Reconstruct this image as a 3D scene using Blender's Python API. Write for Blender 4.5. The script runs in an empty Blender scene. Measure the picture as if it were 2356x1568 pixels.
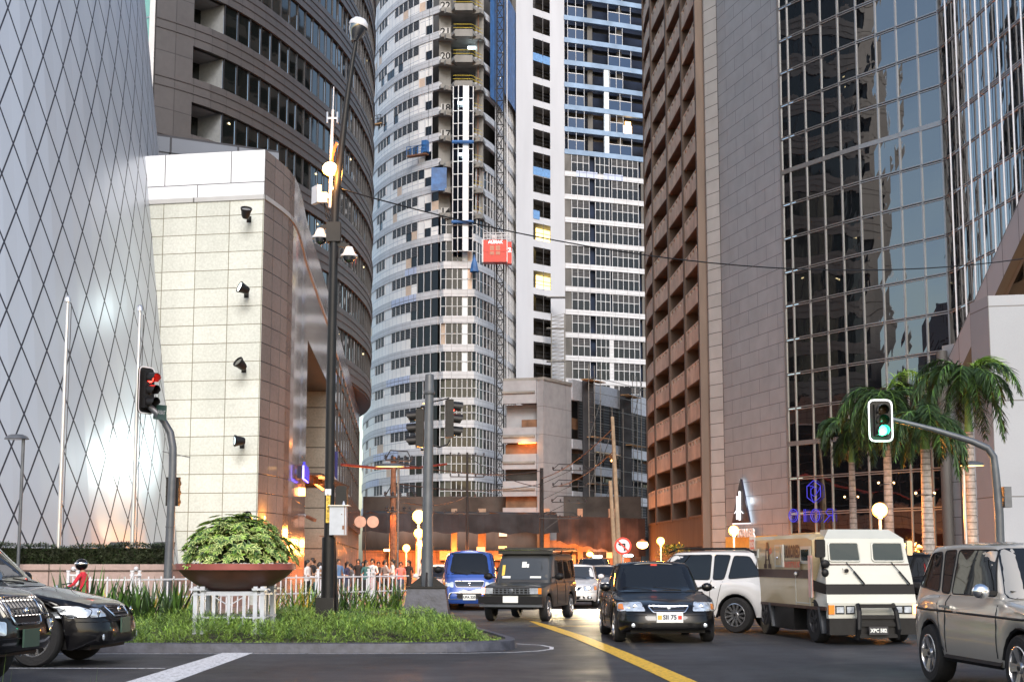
import bpy, bmesh, math, random
from mathutils import Vector, Matrix
from mathutils.bvhtree import BVHTree
R = math.radians
rnd = random.Random(7)
sc = bpy.context.scene
col = sc.collection

# ---------------------------------------------------------------- camera, sky, sun, exposure
CAM_H, F_PX, PITCH = 1.55, 3270.0, math.atan(0.125)
PY0 = 1290 - F_PX * 0.125
cam_d = bpy.data.cameras.new('camera'); cam = bpy.data.objects.new('camera', cam_d); col.objects.link(cam)
cam.location = (0, 0, CAM_H); cam.rotation_euler = (R(90) + PITCH, 0, 0)
cam_d.sensor_width = 36; cam_d.lens = 36 * F_PX / 2356; cam_d.shift_y = (PY0 - 784) / 2356
cam_d.clip_start = 0.1; cam_d.clip_end = 3000
sc.camera = cam
SUN_EL, SUN_AZ = R(34), R(174)          # azimuth clockwise from +Y: low evening sky light from behind left
w = bpy.data.worlds.new('World'); sc.world = w; w.use_nodes = True
nt = w.node_tree; bg = nt.nodes['Background']
sky = nt.nodes.new('ShaderNodeTexSky'); sky.sky_type = 'NISHITA'; sky.sun_disc = False
sky.sun_elevation = SUN_EL; sky.sun_rotation = SUN_AZ; sky.air_density = 1.2; sky.dust_density = 2.5; sky.ozone_density = 1.0
nt.links.new(sky.outputs[0], bg.inputs[0]); bg.inputs[1].default_value = 0.15
sl = bpy.data.lights.new('sun', 'SUN'); sl.energy = 1.25; sl.angle = R(20); sl.color = (1.0, 0.975, 0.97)
so = bpy.data.objects.new('sun', sl); col.objects.link(so)
sd = Vector((math.sin(SUN_AZ) * math.cos(SUN_EL), math.cos(SUN_AZ) * math.cos(SUN_EL), math.sin(SUN_EL)))
so.rotation_euler = sd.to_track_quat('Z', 'Y').to_euler(); so.location = (0, -20, 60)
sc.view_settings.view_transform = 'Standard'; sc.view_settings.look = 'None'
sc.view_settings.exposure = 0.72; sc.view_settings.gamma = 1
sc.cycles.max_bounces = 6; sc.cycles.diffuse_bounces = 3; sc.cycles.glossy_bounces = 4
sc.cycles.sample_clamp_indirect = 6

# ---------------------------------------------------------------- picture <-> place
def at(px, py, Y):
    u = (px - 1178) / F_PX; v = (PY0 - py) / F_PX
    c, s = math.cos(PITCH), math.sin(PITCH)
    d = Vector((u, c - v * s, s + v * c))
    return Vector((0, 0, CAM_H)) + d * (Y / d.y)
def gx(px, Y): return (px - 1178) / F_PX * Y * math.cos(PITCH)
def proj(p):
    c, s = math.cos(PITCH), math.sin(PITCH)
    z = p[2] - CAM_H; d = p[1] * c + z * s
    if d <= 0.1: return None
    return (1178 + F_PX * p[0] / d, PY0 - F_PX * (-p[1] * s + z * c) / d, d)
def V(*a): return Vector(a)

# ---------------------------------------------------------------- materials
MATS = {}
def _new(name):
    m = bpy.data.materials.new(name); m.use_nodes = True
    b = m.node_tree.nodes['Principled BSDF']; MATS[name] = m
    return m, m.node_tree, b
def _setp(b, rough, metal, spec, coat, ior=None):
    b.inputs['Roughness'].default_value = rough; b.inputs['Metallic'].default_value = metal
    b.inputs['Specular IOR Level'].default_value = spec; b.inputs['Coat Weight'].default_value = coat
    b.inputs['Coat Roughness'].default_value = 0.04
    if ior: b.inputs['IOR'].default_value = ior
def mat(name, c, rough=.6, metal=0, var=.12, scale=4, bump=0, bscale=30, spec=.5, coat=0, ior=None, streak=0):
    m, t, b = _new(name); _setp(b, rough, metal, spec, coat, ior)
    n = t.nodes; L = t.links
    tc = n.new('ShaderNodeTexCoord')
    if var:
        no = n.new('ShaderNodeTexNoise'); no.inputs['Scale'].default_value = scale; no.inputs['Detail'].default_value = 5
        src = tc.outputs['Object']
        if streak:
            mp = n.new('ShaderNodeMapping'); mp.inputs['Scale'].default_value = (1, 1, 1 / streak); L.new(src, mp.inputs[0]); src = mp.outputs[0]
        L.new(src, no.inputs['Vector'])
        r = n.new('ShaderNodeValToRGB'); r.color_ramp.elements[0].position = .3; r.color_ramp.elements[1].position = .7
        r.color_ramp.elements[0].color = (*[max(0, x * (1 - var)) for x in c], 1); r.color_ramp.elements[1].color = (*[min(1, x * (1 + var)) for x in c], 1)
        L.new(no.outputs[0], r.inputs[0]); L.new(r.outputs[0], b.inputs['Base Color'])
    else: b.inputs['Base Color'].default_value = (*c, 1)
    if bump:
        n2 = n.new('ShaderNodeTexNoise'); n2.inputs['Scale'].default_value = bscale; n2.inputs['Detail'].default_value = 3; L.new(tc.outputs['Object'], n2.inputs['Vector'])
        bp = n.new('ShaderNodeBump'); bp.inputs['Strength'].default_value = bump; bp.inputs['Distance'].default_value = .02
        L.new(n2.outputs[0], bp.inputs['Height']); L.new(bp.outputs[0], b.inputs['Normal'])
    return m
def tile(name, c1, c2, mort, bw, bh, ms=.012, off=0, rough=.6, spec=.5, metal=0, coat=0, noise=.12, nscale=30, bump=.3, streak=0, ior=None):
    """flat panels or stones with joints, laid out on the wall's own UV in metres"""
    m, t, b = _new(name); _setp(b, rough, metal, spec, coat, ior); n = t.nodes; L = t.links
    tc = n.new('ShaderNodeTexCoord'); br = n.new('ShaderNodeTexBrick'); L.new(tc.outputs['UV'], br.inputs['Vector'])
    br.offset = off; br.offset_frequency = 2
    for k, x in (('Color1', c1), ('Color2', c2), ('Mortar', mort)): br.inputs[k].default_value = (*x, 1)
    br.inputs['Scale'].default_value = 1; br.inputs['Brick Width'].default_value = bw; br.inputs['Row Height'].default_value = bh
    br.inputs['Mortar Size'].default_value = ms; br.inputs['Mortar Smooth'].default_value = .1
    no = n.new('ShaderNodeTexNoise'); no.inputs['Scale'].default_value = nscale; no.inputs['Detail'].default_value = 6; L.new(tc.outputs['Object'], no.inputs['Vector'])
    no2 = n.new('ShaderNodeTexNoise'); no2.inputs['Scale'].default_value = .5; no2.inputs['Detail'].default_value = 4
    mp = n.new('ShaderNodeMapping'); mp.inputs['Scale'].default_value = (1, 1, 1 / (streak or 1)); L.new(tc.outputs['Object'], mp.inputs[0]); L.new(mp.outputs[0], no2.inputs['Vector'])
    ad = n.new('ShaderNodeMath'); ad.operation = 'ADD'; L.new(no.outputs[0], ad.inputs[0]); L.new(no2.outputs[0], ad.inputs[1])
    mr = n.new('ShaderNodeMapRange'); mr.inputs['From Min'].default_value = .6; mr.inputs['From Max'].default_value = 1.4
    mr.inputs['To Min'].default_value = 1 - noise; mr.inputs['To Max'].default_value = 1 + noise; L.new(ad.outputs[0], mr.inputs[0])
    mx = n.new('ShaderNodeMix'); mx.data_type = 'RGBA'; mx.blend_type = 'MULTIPLY'; mx.inputs[0].default_value = 1
    L.new(br.outputs[0], mx.inputs[6]); L.new(mr.outputs[0], mx.inputs[7]); L.new(mx.outputs[2], b.inputs['Base Color'])
    if bump:
        bp = n.new('ShaderNodeBump'); bp.inputs['Strength'].default_value = bump; bp.inputs['Distance'].default_value = .02; bp.invert = True
        L.new(br.outputs['Fac'], bp.inputs['Height']); L.new(bp.outputs[0], b.inputs['Normal'])
    return m
def glass(name, c=(.02, .025, .03), rough=.03, ior=1.7, wav=.12, wscale=.8, metal=0, spec=.5, tint=None):
    m, t, b = _new(name); _setp(b, rough, metal, spec, 0, ior); n = t.nodes; L = t.links
    b.inputs['Base Color'].default_value = (*c, 1)
    if tint: b.inputs['Specular Tint'].default_value = (*tint, 1)
    if wav:
        tc = n.new('ShaderNodeTexCoord'); no = n.new('ShaderNodeTexNoise'); no.inputs['Scale'].default_value = wscale; no.inputs['Detail'].default_value = 1
        L.new(tc.outputs['Object'], no.inputs['Vector'])
        bp = n.new('ShaderNodeBump'); bp.inputs['Strength'].default_value = wav; bp.inputs['Distance'].default_value = .1
        L.new(no.outputs[0], bp.inputs['Height']); L.new(bp.outputs[0], b.inputs['Normal'])
    return m
def emit(name, c, s, base=(.8, .8, .8)):
    m, t, b = _new(name); b.inputs['Base Color'].default_value = (*base, 1)
    b.inputs['Emission Color'].default_value = (*c, 1); b.inputs['Emission Strength'].default_value = s
    return m

# ---------------------------------------------------------------- mesh builder
class MB:
    def __init__(s): s.v = []; s.f = []; s.m = []; s.uv = []
    def face(s, pts, m=0, uv=None):
        k = len(s.v); s.v += [tuple(p) for p in pts]; s.f.append(tuple(range(k, k + len(pts)))); s.m.append(m); s.uv.append(uv)
    def add(s, vs, fs, m=0, M=None):
        k = len(s.v)
        s.v += [tuple(M @ Vector(p)) if M else tuple(p) for p in vs]
        for f in fs: s.f.append(tuple(i + k for i in f)); s.m.append(m); s.uv.append(None)
        return s
    def merge(s, o):
        k = len(s.v); s.v += o.v; s.f += [tuple(i + k for i in f) for f in o.f]; s.m += o.m; s.uv += o.uv
    def box(s, c, d, m=0, rz=0, M=None):
        x, y, z = d[0] / 2, d[1] / 2, d[2] / 2
        T = Matrix.Translation(c) @ Matrix.Rotation(rz, 4, 'Z')
        if M is not None: T = M @ T
        vs = [(a * x, b * y, e * z) for a in (-1, 1) for b in (-1, 1) for e in (-1, 1)]
        s.add(vs, [(0, 1, 3, 2), (4, 6, 7, 5), (0, 4, 5, 1), (2, 3, 7, 6), (0, 2, 6, 4), (1, 5, 7, 3)], m, T); return s
    def bar(s, p, q, w, h=None, m=0, up=(0, 0, 1)):
        p, q = Vector(p), Vector(q); d = q - p; l = d.length
        if l < 1e-6: return s
        z = d / l; u = Vector(up)
        if abs(z.dot(u)) > .99: u = Vector((0, 1, 0))
        x = z.cross(u).normalized(); y = x.cross(z); h = h or w
        T = Matrix((( x.x, y.x, z.x, (p.x + q.x) / 2), (x.y, y.y, z.y, (p.y + q.y) / 2), (x.z, y.z, z.z, (p.z + q.z) / 2), (0, 0, 0, 1)))
        return s.box((0, 0, 0), (w, h, l), m, M=T)
    def tube(s, pts, rr, m=0, n=10, caps=True):
        pts = [Vector(p) for p in pts]
        if not isinstance(rr, (list, tuple)): rr = [rr] * len(pts)
        rings = []; px = None
        for i, p in enumerate(pts):
            a = pts[max(0, i - 1)]; b = pts[min(len(pts) - 1, i + 1)]; d = (b - a).normalized()
            if px is None:
                u = Vector((0, 0, 1)) if abs(d.z) < .9 else Vector((1, 0, 0)); px = d.cross(u).normalized()
            else: px = (px - d * px.dot(d)).normalized()
            py = d.cross(px); rings.append([p + (px * math.cos(2 * math.pi * k / n) + py * math.sin(2 * math.pi * k / n)) * rr[i] for k in range(n)])
        vs = [q for r in rings for q in r]
        fs = [(i * n + k, i * n + (k + 1) % n, (i + 1) * n + (k + 1) % n, (i + 1) * n + k) for i in range(len(pts) - 1) for k in range(n)]
        if caps: fs += [tuple(range(n - 1, -1, -1)), tuple(range((len(pts) - 1) * n, len(pts) * n))]
        s.add(vs, fs, m); return s
    def cyl(s, p, q, r, m=0, n=12, r2=None): return s.tube([p, q], [r, r if r2 is None else r2], m, n)
    def lathe(s, prof, m=0, n=24, M=None, ms=None):
        vs = []; fs = []
        for r, z in prof: vs += [(r * math.cos(2 * math.pi * k / n), r * math.sin(2 * math.pi * k / n), z) for k in range(n)]
        for i in range(len(prof) - 1):
            ff = [(i * n + k, i * n + (k + 1) % n, (i + 1) * n + (k + 1) % n, (i + 1) * n + k) for k in range(n)]
            fs += ff
        k0 = len(s.f); s.add(vs, fs, m, M)
        if ms:
            for i in range(len(prof) - 1):
                for k in range(n): s.m[k0 + i * n + k] = ms[i]
        return s
    def ball(s, c, r, m=0, n=16, sc3=(1, 1, 1), M=None):
        prof = [(max(1e-4, math.sin(math.pi * i / (n // 2))) , -math.cos(math.pi * i / (n // 2))) for i in range(n // 2 + 1)]
        T = Matrix.Translation(c) @ Matrix.Diagonal((r * sc3[0], r * sc3[1], r * sc3[2], 1))
        if M is not None: T = M @ T
        return s.lathe(prof, m, n, T)
    def prism(s, pts, z0, z1, m=0):
        n = len(pts); vs = [(p[0], p[1], z0) for p in pts] + [(p[0], p[1], z1) for p in pts]
        return s.add(vs, [tuple(range(n - 1, -1, -1)), tuple(range(n, 2 * n))] + [(i, (i + 1) % n, n + (i + 1) % n, n + i) for i in range(n)], m)
    def extr(s, pts, axis, a, b, m=0):
        """outline given in the two other axes, extruded along x or y"""
        n = len(pts)
        mk = (lambda p, t: (t, p[0], p[1])) if axis == 'x' else (lambda p, t: (p[0], t, p[1]))
        return s.add([mk(p, a) for p in pts] + [mk(p, b) for p in pts], [tuple(range(n)), tuple(range(2 * n - 1, n - 1, -1))] + [(i, n + i, n + (i + 1) % n, (i + 1) % n) for i in range(n)], m)
    def build(s, name, mats, parent=None, smooth=None, world=True, kind=None, label=None):
        me = bpy.data.meshes.new(name)
        off = Vector((0, 0, 0)); p = parent
        if world:
            while p is not None: off += p.location; p = p.parent
        me.from_pydata([(a[0] - off.x, a[1] - off.y, a[2] - off.z) for a in s.v] if world else s.v, [], s.f)
        if not isinstance(mats, (list, tuple)): mats = [mats]
        for x in mats: me.materials.append(MATS[x] if isinstance(x, str) else x)
        me.polygons.foreach_set('material_index', s.m)
        if any(u is not None for u in s.uv):
            ul = me.uv_layers.new(name='UVMap'); d = ul.data; k = 0
            for f, u in zip(s.f, s.uv):
                if u is not None:
                    for j in range(len(f)): d[k + j].uv = u[j]
                k += len(f)
        if smooth is not None:
            me.polygons.foreach_set('use_smooth', [True] * len(me.polygons))
            if smooth > 0: me.set_sharp_from_angle(angle=R(smooth))
        me.update()
        o = bpy.data.objects.new(name, me); col.objects.link(o)
        if parent is not None: o.parent = parent
        if kind: o['kind'] = kind
        if label: o['label'] = label
        return o
def thing(name, label, cat, loc=(0, 0, 0), rz=0, group=None):
    o = bpy.data.objects.new(name, None); col.objects.link(o); o.location = loc; o.rotation_euler = (0, 0, rz); o.empty_display_size = .3
    o['label'] = label; o['category'] = cat
    if group: o['group'] = group
    return o
def tag(o, label, cat, group=None):
    o['label'] = label; o['category'] = cat
    if group: o['group'] = group
    return o
def copy_tree(o, parent=None, label=None, loc=None, rz=None, group=None):
    c = o.copy(); col.objects.link(c); c.parent = parent
    for ch in list(o.children): copy_tree(ch, c)
    if label: c['label'] = label
    if loc is not None: c.location = loc
    if rz is not None: c.rotation_euler = (0, 0, rz)
    if group: c['group'] = group
    return c
def lamp(loc, e, c, r=.15, name='lamp_light', parent=None, kind='POINT', aim=None, spot=60):
    d = bpy.data.lights.new(name, 'SPOT' if kind == 'DOWN' else kind); d.energy = e; d.color = c; d.shadow_soft_size = r
    if kind == 'DOWN': d.type = 'SPOT'; d.spot_size = R(164); d.spot_blend = .3
    if kind == 'SPOT': d.spot_size = R(spot); d.spot_blend = .6
    o = bpy.data.objects.new(name, d); col.objects.link(o); o.location = loc
    if aim is not None: o.rotation_euler = (Vector(aim) - Vector(loc)).to_track_quat('-Z', 'Y').to_euler()
    return o
def text_geo(s, size, ext=0.0, align='CENTER', bold=0):
    cu = bpy.data.curves.new('lettering', 'FONT'); cu.body = s; cu.size = size; cu.extrude = ext; cu.align_x = align; cu.align_y = 'CENTER'; cu.offset = bold; cu.resolution_u = 2
    o = bpy.data.objects.new('lettering', cu)
    me = bpy.data.meshes.new_from_object(o)
    vs = [tuple(v.co) for v in me.vertices]; fs = [tuple(p.vertices) for p in me.polygons]
    bpy.data.objects.remove(o); bpy.data.meshes.remove(me); bpy.data.curves.remove(cu)
    return vs, fs
def frame_M(o, xdir, zdir=(0, 0, 1)):
    """text plane: local x along xdir, local y along zdir"""
    x = Vector(xdir).normalized(); y = Vector(zdir); y = (y - x * y.dot(x)).normalized(); z = x.cross(y)
    return Matrix(((x.x, y.x, z.x, o[0]), (x.y, y.y, z.y, o[1]), (x.z, y.z, z.z, o[2]), (0, 0, 0, 1)))

# ---------------------------------------------------------------- plan curves and facades
def curve(pts, n):
    """n equal bays along a smooth line through pts"""
    P = [Vector(p) for p in pts]; P = [P[0] * 2 - P[1]] + P + [P[-1] * 2 - P[-2]]; d = []
    for i in range(1, len(P) - 2):
        for k in range(20):
            t = k / 20; a, b, c, e = P[i - 1], P[i], P[i + 1], P[i + 2]
            d.append(.5 * ((2 * b) + (c - a) * t + (2 * a - 5 * b + 4 * c - e) * t * t + (3 * b - a - 3 * c + e) * t ** 3))
    d.append(P[-2]); return resample(d, n)
def resample(d, n):
    d = [Vector(p) for p in d]
    L = [0]
    for i in range(1, len(d)): L.append(L[-1] + (d[i] - d[i - 1]).length)
    out = []; j = 0
    for k in range(n + 1):
        s = L[-1] * k / n
        while j < len(L) - 2 and L[j + 1] < s: j += 1
        t = (s - L[j]) / max(1e-9, L[j + 1] - L[j]); out.append(d[j].lerp(d[j + 1], min(1, t)))
    return out
class Fac:
    """a facade standing on a plan line; side=+1 when outward is to the right of the walking direction"""
    def __init__(s, pts, side=1):
        s.p = pts; n = len(pts); s.n = []
        for i in range(n):
            d = (pts[min(n - 1, i + 1)] - pts[max(0, i - 1)]).normalized(); s.n.append(Vector((d.y, -d.x)) * side)
        s.s = [0]
        for i in range(1, n): s.s.append(s.s[-1] + (pts[i] - pts[i - 1]).length)
    def pt(s, t, off=0):
        i = int(min(len(s.p) - 2, max(0, math.floor(t)))); f = t - i
        return s.p[i].lerp(s.p[i + 1], f) + s.n[i].lerp(s.n[i + 1], f) * off
    def sl(s, t):
        i = int(min(len(s.p) - 2, max(0, math.floor(t)))); return s.s[i] + (s.s[i + 1] - s.s[i]) * (t - i)
    def wall(s, mb, a, b, z0, z1, off=0, m=0, th=0, top=0, step=1):
        """skin from bay a to b; with th it gets top, bottom and end faces reaching back"""
        ts = [a]; k = math.floor(a) + 1
        while k < b - 1e-6: ts.append(k); k += step
        ts.append(b)
        for i in range(len(ts) - 1):
            A, B = s.pt(ts[i], off), s.pt(ts[i + 1], off); u, w_ = s.sl(ts[i]), s.sl(ts[i + 1])
            mb.face([(A.x, A.y, z0), (B.x, B.y, z0), (B.x, B.y, z1), (A.x, A.y, z1)], m, [(u, z0), (w_, z0), (w_, z1), (u, z1)])
            if th:
                C, D = s.pt(ts[i], off - th), s.pt(ts[i + 1], off - th)
                for z in (z0, z1): mb.face([(A.x, A.y, z), (B.x, B.y, z), (D.x, D.y, z), (C.x, C.y, z)], m, [(u, z), (w_, z), (w_, z + th), (u, z + th)])
        if th:
            for t in (a, b):
                A, C = s.pt(t, off), s.pt(t, off - th)
                mb.face([(A.x, A.y, z0), (C.x, C.y, z0), (C.x, C.y, z1), (A.x, A.y, z1)], m, [(0, z0), (th, z0), (th, z1), (0, z1)])
        return mb
    def post(s, mb, t, z0, z1, w, d, off=0, m=0):
        A = s.pt(t, off); n = s.n[int(round(min(t, len(s.p) - 1)))]; mb.box((A.x + n.x * d / 2, A.y + n.y * d / 2, (z0 + z1) / 2), (w, d, z1 - z0), m, rz=math.atan2(n.y, n.x) - math.pi / 2); return mb
class Wins:
    """windows of one building: the largest in view one by one, the far rest together"""
    def __init__(s, name='window'): s.l = []; s.name = name
    def new(s, c, wd, ht):
        mb = MB(); q = proj(c)
        sc_ = 0 if q is None else wd * ht / q[2] ** 2 * (1 if -40 < q[0] < 2400 and -40 < q[1] < 1600 else .001)
        s.l.append((sc_, mb)); return mb
    def done(s, mats, parent, limit=96, world=True):
        s.l.sort(key=lambda t: -t[0]); rest = MB()
        for i, (a, mb) in enumerate(s.l):
            if i < limit: mb.build(s.name, mats, parent, world=world)
            else: rest.merge(mb)
        if rest.f: rest.build(s.name, mats, parent, kind='stuff', world=world)
# ---------------------------------------------------------------- materials of the place
mat('asphalt', (.034, .035, .038), .62, var=.3, scale=1.2, bump=.35, bscale=60, spec=.4)
def asphalt_mat():
    m, t, b = _new('road_asphalt'); _setp(b, .6, 0, .4, 0); n = t.nodes; L = t.links; tc = n.new('ShaderNodeTexCoord')
    def noise(sc_, det, stretch=(1, 1, 1), rough=.6):
        mp = n.new('ShaderNodeMapping'); mp.inputs['Scale'].default_value = stretch; L.new(tc.outputs['Object'], mp.inputs[0]); q = n.new('ShaderNodeTexNoise'); q.inputs['Scale'].default_value = sc_; q.inputs['Detail'].default_value = det; q.inputs['Roughness'].default_value = rough; L.new(mp.outputs[0], q.inputs['Vector']); return q.outputs[0]
    def rng(x, a, b_, c, d): q = n.new('ShaderNodeMapRange'); q.inputs[1].default_value = a; q.inputs[2].default_value = b_; q.inputs[3].default_value = c; q.inputs[4].default_value = d; L.new(x, q.inputs[0]); return q.outputs[0]
    def mul(x, y): q = n.new('ShaderNodeMath'); q.operation = 'MULTIPLY'; L.new(x, q.inputs[0]); L.new(y, q.inputs[1]); return q.outputs[0]
    g_ = mul(rng(noise(90, 2), .3, .7, .75, 1.25), rng(noise(.35, 5), .35, .65, .72, 1.3)); g_ = mul(g_, rng(noise(1.1, 3, (1, .12, 1)), .4, .62, .86, 1.12))
    vo = n.new('ShaderNodeTexVoronoi'); vo.feature = 'DISTANCE_TO_EDGE'; vo.inputs['Scale'].default_value = .38; nz = n.new('ShaderNodeVectorMath'); nz.operation = 'ADD'; L.new(tc.outputs['Object'], nz.inputs[0]); nq = n.new('ShaderNodeTexNoise'); nq.inputs['Scale'].default_value = 1.6; nq.inputs['Detail'].default_value = 4; L.new(tc.outputs['Object'], nq.inputs['Vector']); L.new(nq.outputs[1], nz.inputs[1]); L.new(nz.outputs[0], vo.inputs['Vector'])
    g_ = mul(g_, rng(vo.outputs[0], 0, .012, .55, 1)); g_ = mul(g_, rng(noise(.9, 2), .62, .72, 1, .6))
    mx = n.new('ShaderNodeMix'); mx.data_type = 'RGBA'; mx.blend_type = 'MULTIPLY'; mx.inputs[0].default_value = 1; mx.inputs[6].default_value = (.031, .032, .036, 1); L.new(g_, mx.inputs[7]); L.new(mx.outputs[2], b.inputs['Base Color'])
    L.new(rng(noise(.6, 4), .3, .7, .48, .75), b.inputs['Roughness'])
    bp = n.new('ShaderNodeBump'); bp.inputs['Strength'].default_value = .4; bp.inputs['Distance'].default_value = .02; L.new(noise(70, 3), bp.inputs['Height']); L.new(bp.outputs[0], b.inputs['Normal'])
asphalt_mat()
def worn(name, c, base=(.05, .05, .05)):
    m, t, b = _new(name); _setp(b, .6, 0, .4, 0); n = t.nodes; L = t.links; tc = n.new('ShaderNodeTexCoord'); a = n.new('ShaderNodeTexNoise'); a.inputs['Scale'].default_value = 14; a.inputs['Detail'].default_value = 8; a.inputs['Roughness'].default_value = .75; L.new(tc.outputs['Object'], a.inputs['Vector'])
    r = n.new('ShaderNodeValToRGB'); r.color_ramp.elements[0].position = .36; r.color_ramp.elements[1].position = .50; r.color_ramp.elements[0].color = (*base, 1); r.color_ramp.elements[1].color = (*c, 1); L.new(a.outputs[0], r.inputs[0]); L.new(r.outputs[0], b.inputs['Base Color'])
worn('white_line', (.60, .61, .64)); worn('yellow_line', (.66, .40, .03))
mat('kerb_paint', (.045, .048, .065), .55, var=.45, scale=5, bump=.3, bscale=20)
mat('paving', (.22, .17, .14), .75, var=.2, scale=2, bump=.2)
mat('soil', (.035, .028, .018), .9, var=.4, scale=4)
mat('concrete', (.25, .245, .235), .85, var=.22, scale=.8, bump=.2, streak=4)
mat('concrete_dark', (.13, .125, .12), .85, var=.3, scale=.7, streak=3)
mat('dark', (.012, .012, .014), .8, var=0)
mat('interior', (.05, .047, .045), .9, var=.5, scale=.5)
mat('white_paint', (.56, .57, .61), .5, var=.06, scale=.4, streak=5)
mat('white_frame', (.62, .63, .66), .4, var=.05)
mat('alu', (.55, .56, .58), .3, metal=.8, var=.05)
mat('steel_dark', (.05, .05, .055), .45, metal=.5, var=.2)
mat('pole_black', (.010, .010, .011), .42, spec=.3, metal=0, var=.25, scale=6)
mat('pole_grey', (.10, .11, .125), .4, metal=.4, var=.15)
mat('rust', (.20, .09, .05), .8, var=.4, scale=6)
mat('blue_tarp', (.03, .12, .33), .45, var=.35, scale=1.5)
mat('net_dark', (.028, .031, .038), .85, var=.5, scale=.6)
mat('plywood', (.42, .25, .12), .8, var=.3, scale=.7)
mat('yellow_rail', (.55, .42, .05), .5)
mat('orange_paint', (.55, .16, .04), .5)
mat('red_paint', (.62, .035, .02), .4, var=.15)
mat('spandrel_blue', (.22, .32, .47), .5, var=.2, scale=.6)
emit('lit_white', (.75, .95, 1), 9); emit('lit_warm', (1, .55, .18), 4); emit('lit_yellow', (1, .72, .22), 2.2); emit('lit_room', (1, .78, .35), 1.4)
emit('neon_blue', (.05, .05, 1), 5); emit('neon_orange', (1, .16, .02), 10); emit('neon_violet', (.05, .05, .9), .5, base=(.02, .02, .08))
emit('globe', (1, .40, .03), 9); emit('sodium', (1, .40, .04), 12); emit('signal_red', (1, .02, .01), 9); emit('signal_green', (.03, 1, .45), 10); emit('amber', (1, .25, .01), 6)
emit('head_on', (1, .82, .55), 25); emit('sign_white', (.85, .92, 1), 1.1)
glass('tower_glass', (.006, .008, .013), .03, 1.45, .10, .35)
glass('office_glass', (.008, .010, .010), .04, 1.55, .3, .3)
glass('curtain_glass', (.004, .005, .007), .012, 3.2, .55, .22)
glass('blue_glass', (.015, .04, .10), .06, 1.6, .2, .4)
glass('shop_glass', (.05, .025, .015), .05, 1.6, .2, .4)
glass('teal_glass', (.25, .55, .52), .15, 1.6, .1, .4)
tile('granite', (.44, .465, .435), (.51, .535, .505), (.16, .15, .11), 1.22, .64, .014, rough=.75, noise=.22, nscale=14, streak=3, bump=.4)
tile('polished_granite', (.21, .175, .16), (.185, .155, .145), (.03, .025, .025), .95, .64, .016, rough=.11, spec=.5, noise=.2, nscale=9, ior=1.6)
tile('metal_panel_white', (.62, .65, .70), (.62, .65, .70), (.05, .05, .06), 2.45, 1.62, .016, off=.5, rough=.28, noise=.03, nscale=2)
tile('recess_stone', (.30, .29, .25), (.27, .26, .22), (.04, .04, .035), 3.3, 1.12, .03, rough=.7, noise=.25, nscale=10)
tile('brown_cladding', (.10, .092, .092), (.086, .080, .080), (.05, .045, .045), 1.5, 3.85, .03, rough=.45, noise=.12, nscale=3)
tile('tower_panel', (.90, .89, .88), (.86, .84, .82), (.42, .45, .52), 1.2, 1.62, .035, rough=.38, noise=.08, nscale=1.3, bump=.1)
tile('tower_band', (.60, .61, .65), (.56, .57, .60), (.36, .36, .38), 1.9, .5, .03, rough=.45, noise=.1, nscale=2, bump=.1)
tile('foil_panel', (.52, .58, .78), (.48, .55, .74), (.2, .22, .3), 1.1, 1.0, .05, rough=.4, noise=.12, nscale=3)
tile('louvre', (.14, .14, .15), (.10, .10, .115), (.012, .012, .014), 30, .2, .075, rough=.5, noise=.1, bump=.5)
tile('balcony_stone', (.64, .56, .48), (.57, .505, .43), (.30, .24, .19), 40, 40, .01, rough=.8, noise=.3, nscale=.9, streak=6)
mat('fin_brown', (.12, .088, .07), .7, var=.18, scale=1.2, streak=5)
tile('grey_panel', (.30, .325, .36), (.325, .35, .385), (.09, .09, .10), 3.1, 1.02, .022, off=.5, rough=.42, noise=.1, nscale=1, bump=.3)
tile('gutter_panel', (.40, .41, .42), (.37, .38, .39), (.10, .10, .10), 3, .98, .03, rough=.5, noise=.1, nscale=1)
tile('podium_wall', (.36, .375, .41), (.33, .345, .38), (.24, .24, .25), 9, 2.8, .04, rough=.8, noise=.16, nscale=1.5, streak=4)
tile('pink_wall', (.34, .25, .225), (.31, .23, .21), (.10, .07, .06), 2.4, 1.3, .02, rough=.6, noise=.2, nscale=12)
tile('hoarding', (.12, .075, .055), (.08, .05, .04), (.05, .03, .02), 1.2, 2.4, .03, rough=.8, noise=.3, nscale=2)

# ---------------------------------------------------------------- ground, pavements, kerbs, road markings
g = MB(); g.face([(-1200, -300, 0), (1200, -300, 0), (1200, 2200, 0), (-1200, 2200, 0)]); g.build('road', 'road_asphalt', kind='structure')
def slab(name, pts, z1, mtop, mside, z0=-.05):
    m = MB(); n = len(pts)
    m.face([(p[0], p[1], z1) for p in pts], 0)
    for i in range(n):
        a, b = pts[i], pts[(i + 1) % n]; m.face([(a[0], a[1], z0), (b[0], b[1], z0), (b[0], b[1], z1), (a[0], a[1], z1)], 1)
    return m.build(name, [mtop, mside], kind='structure')
slab('pavement', [(-60, 36.2), (-9.6, 36.2), (-3.2, 46.6), (-3.4, 70), (-4.6, 96), (-7, 137), (-9, 170), (-60, 170)], .10, 'paving', 'kerb_paint')
slab('pavement', [(60, 36), (20, 38), (12.5, 47), (10, 60), (9.3, 80), (9.6, 140), (60, 140)], .12, 'paving', 'kerb_paint')
slab('pavement', [(-9, 137.5), (40, 137.5), (40, 230), (-60, 230), (-60, 170.2), (-9, 170.2)], .10, 'paving', 'kerb_paint')
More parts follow.
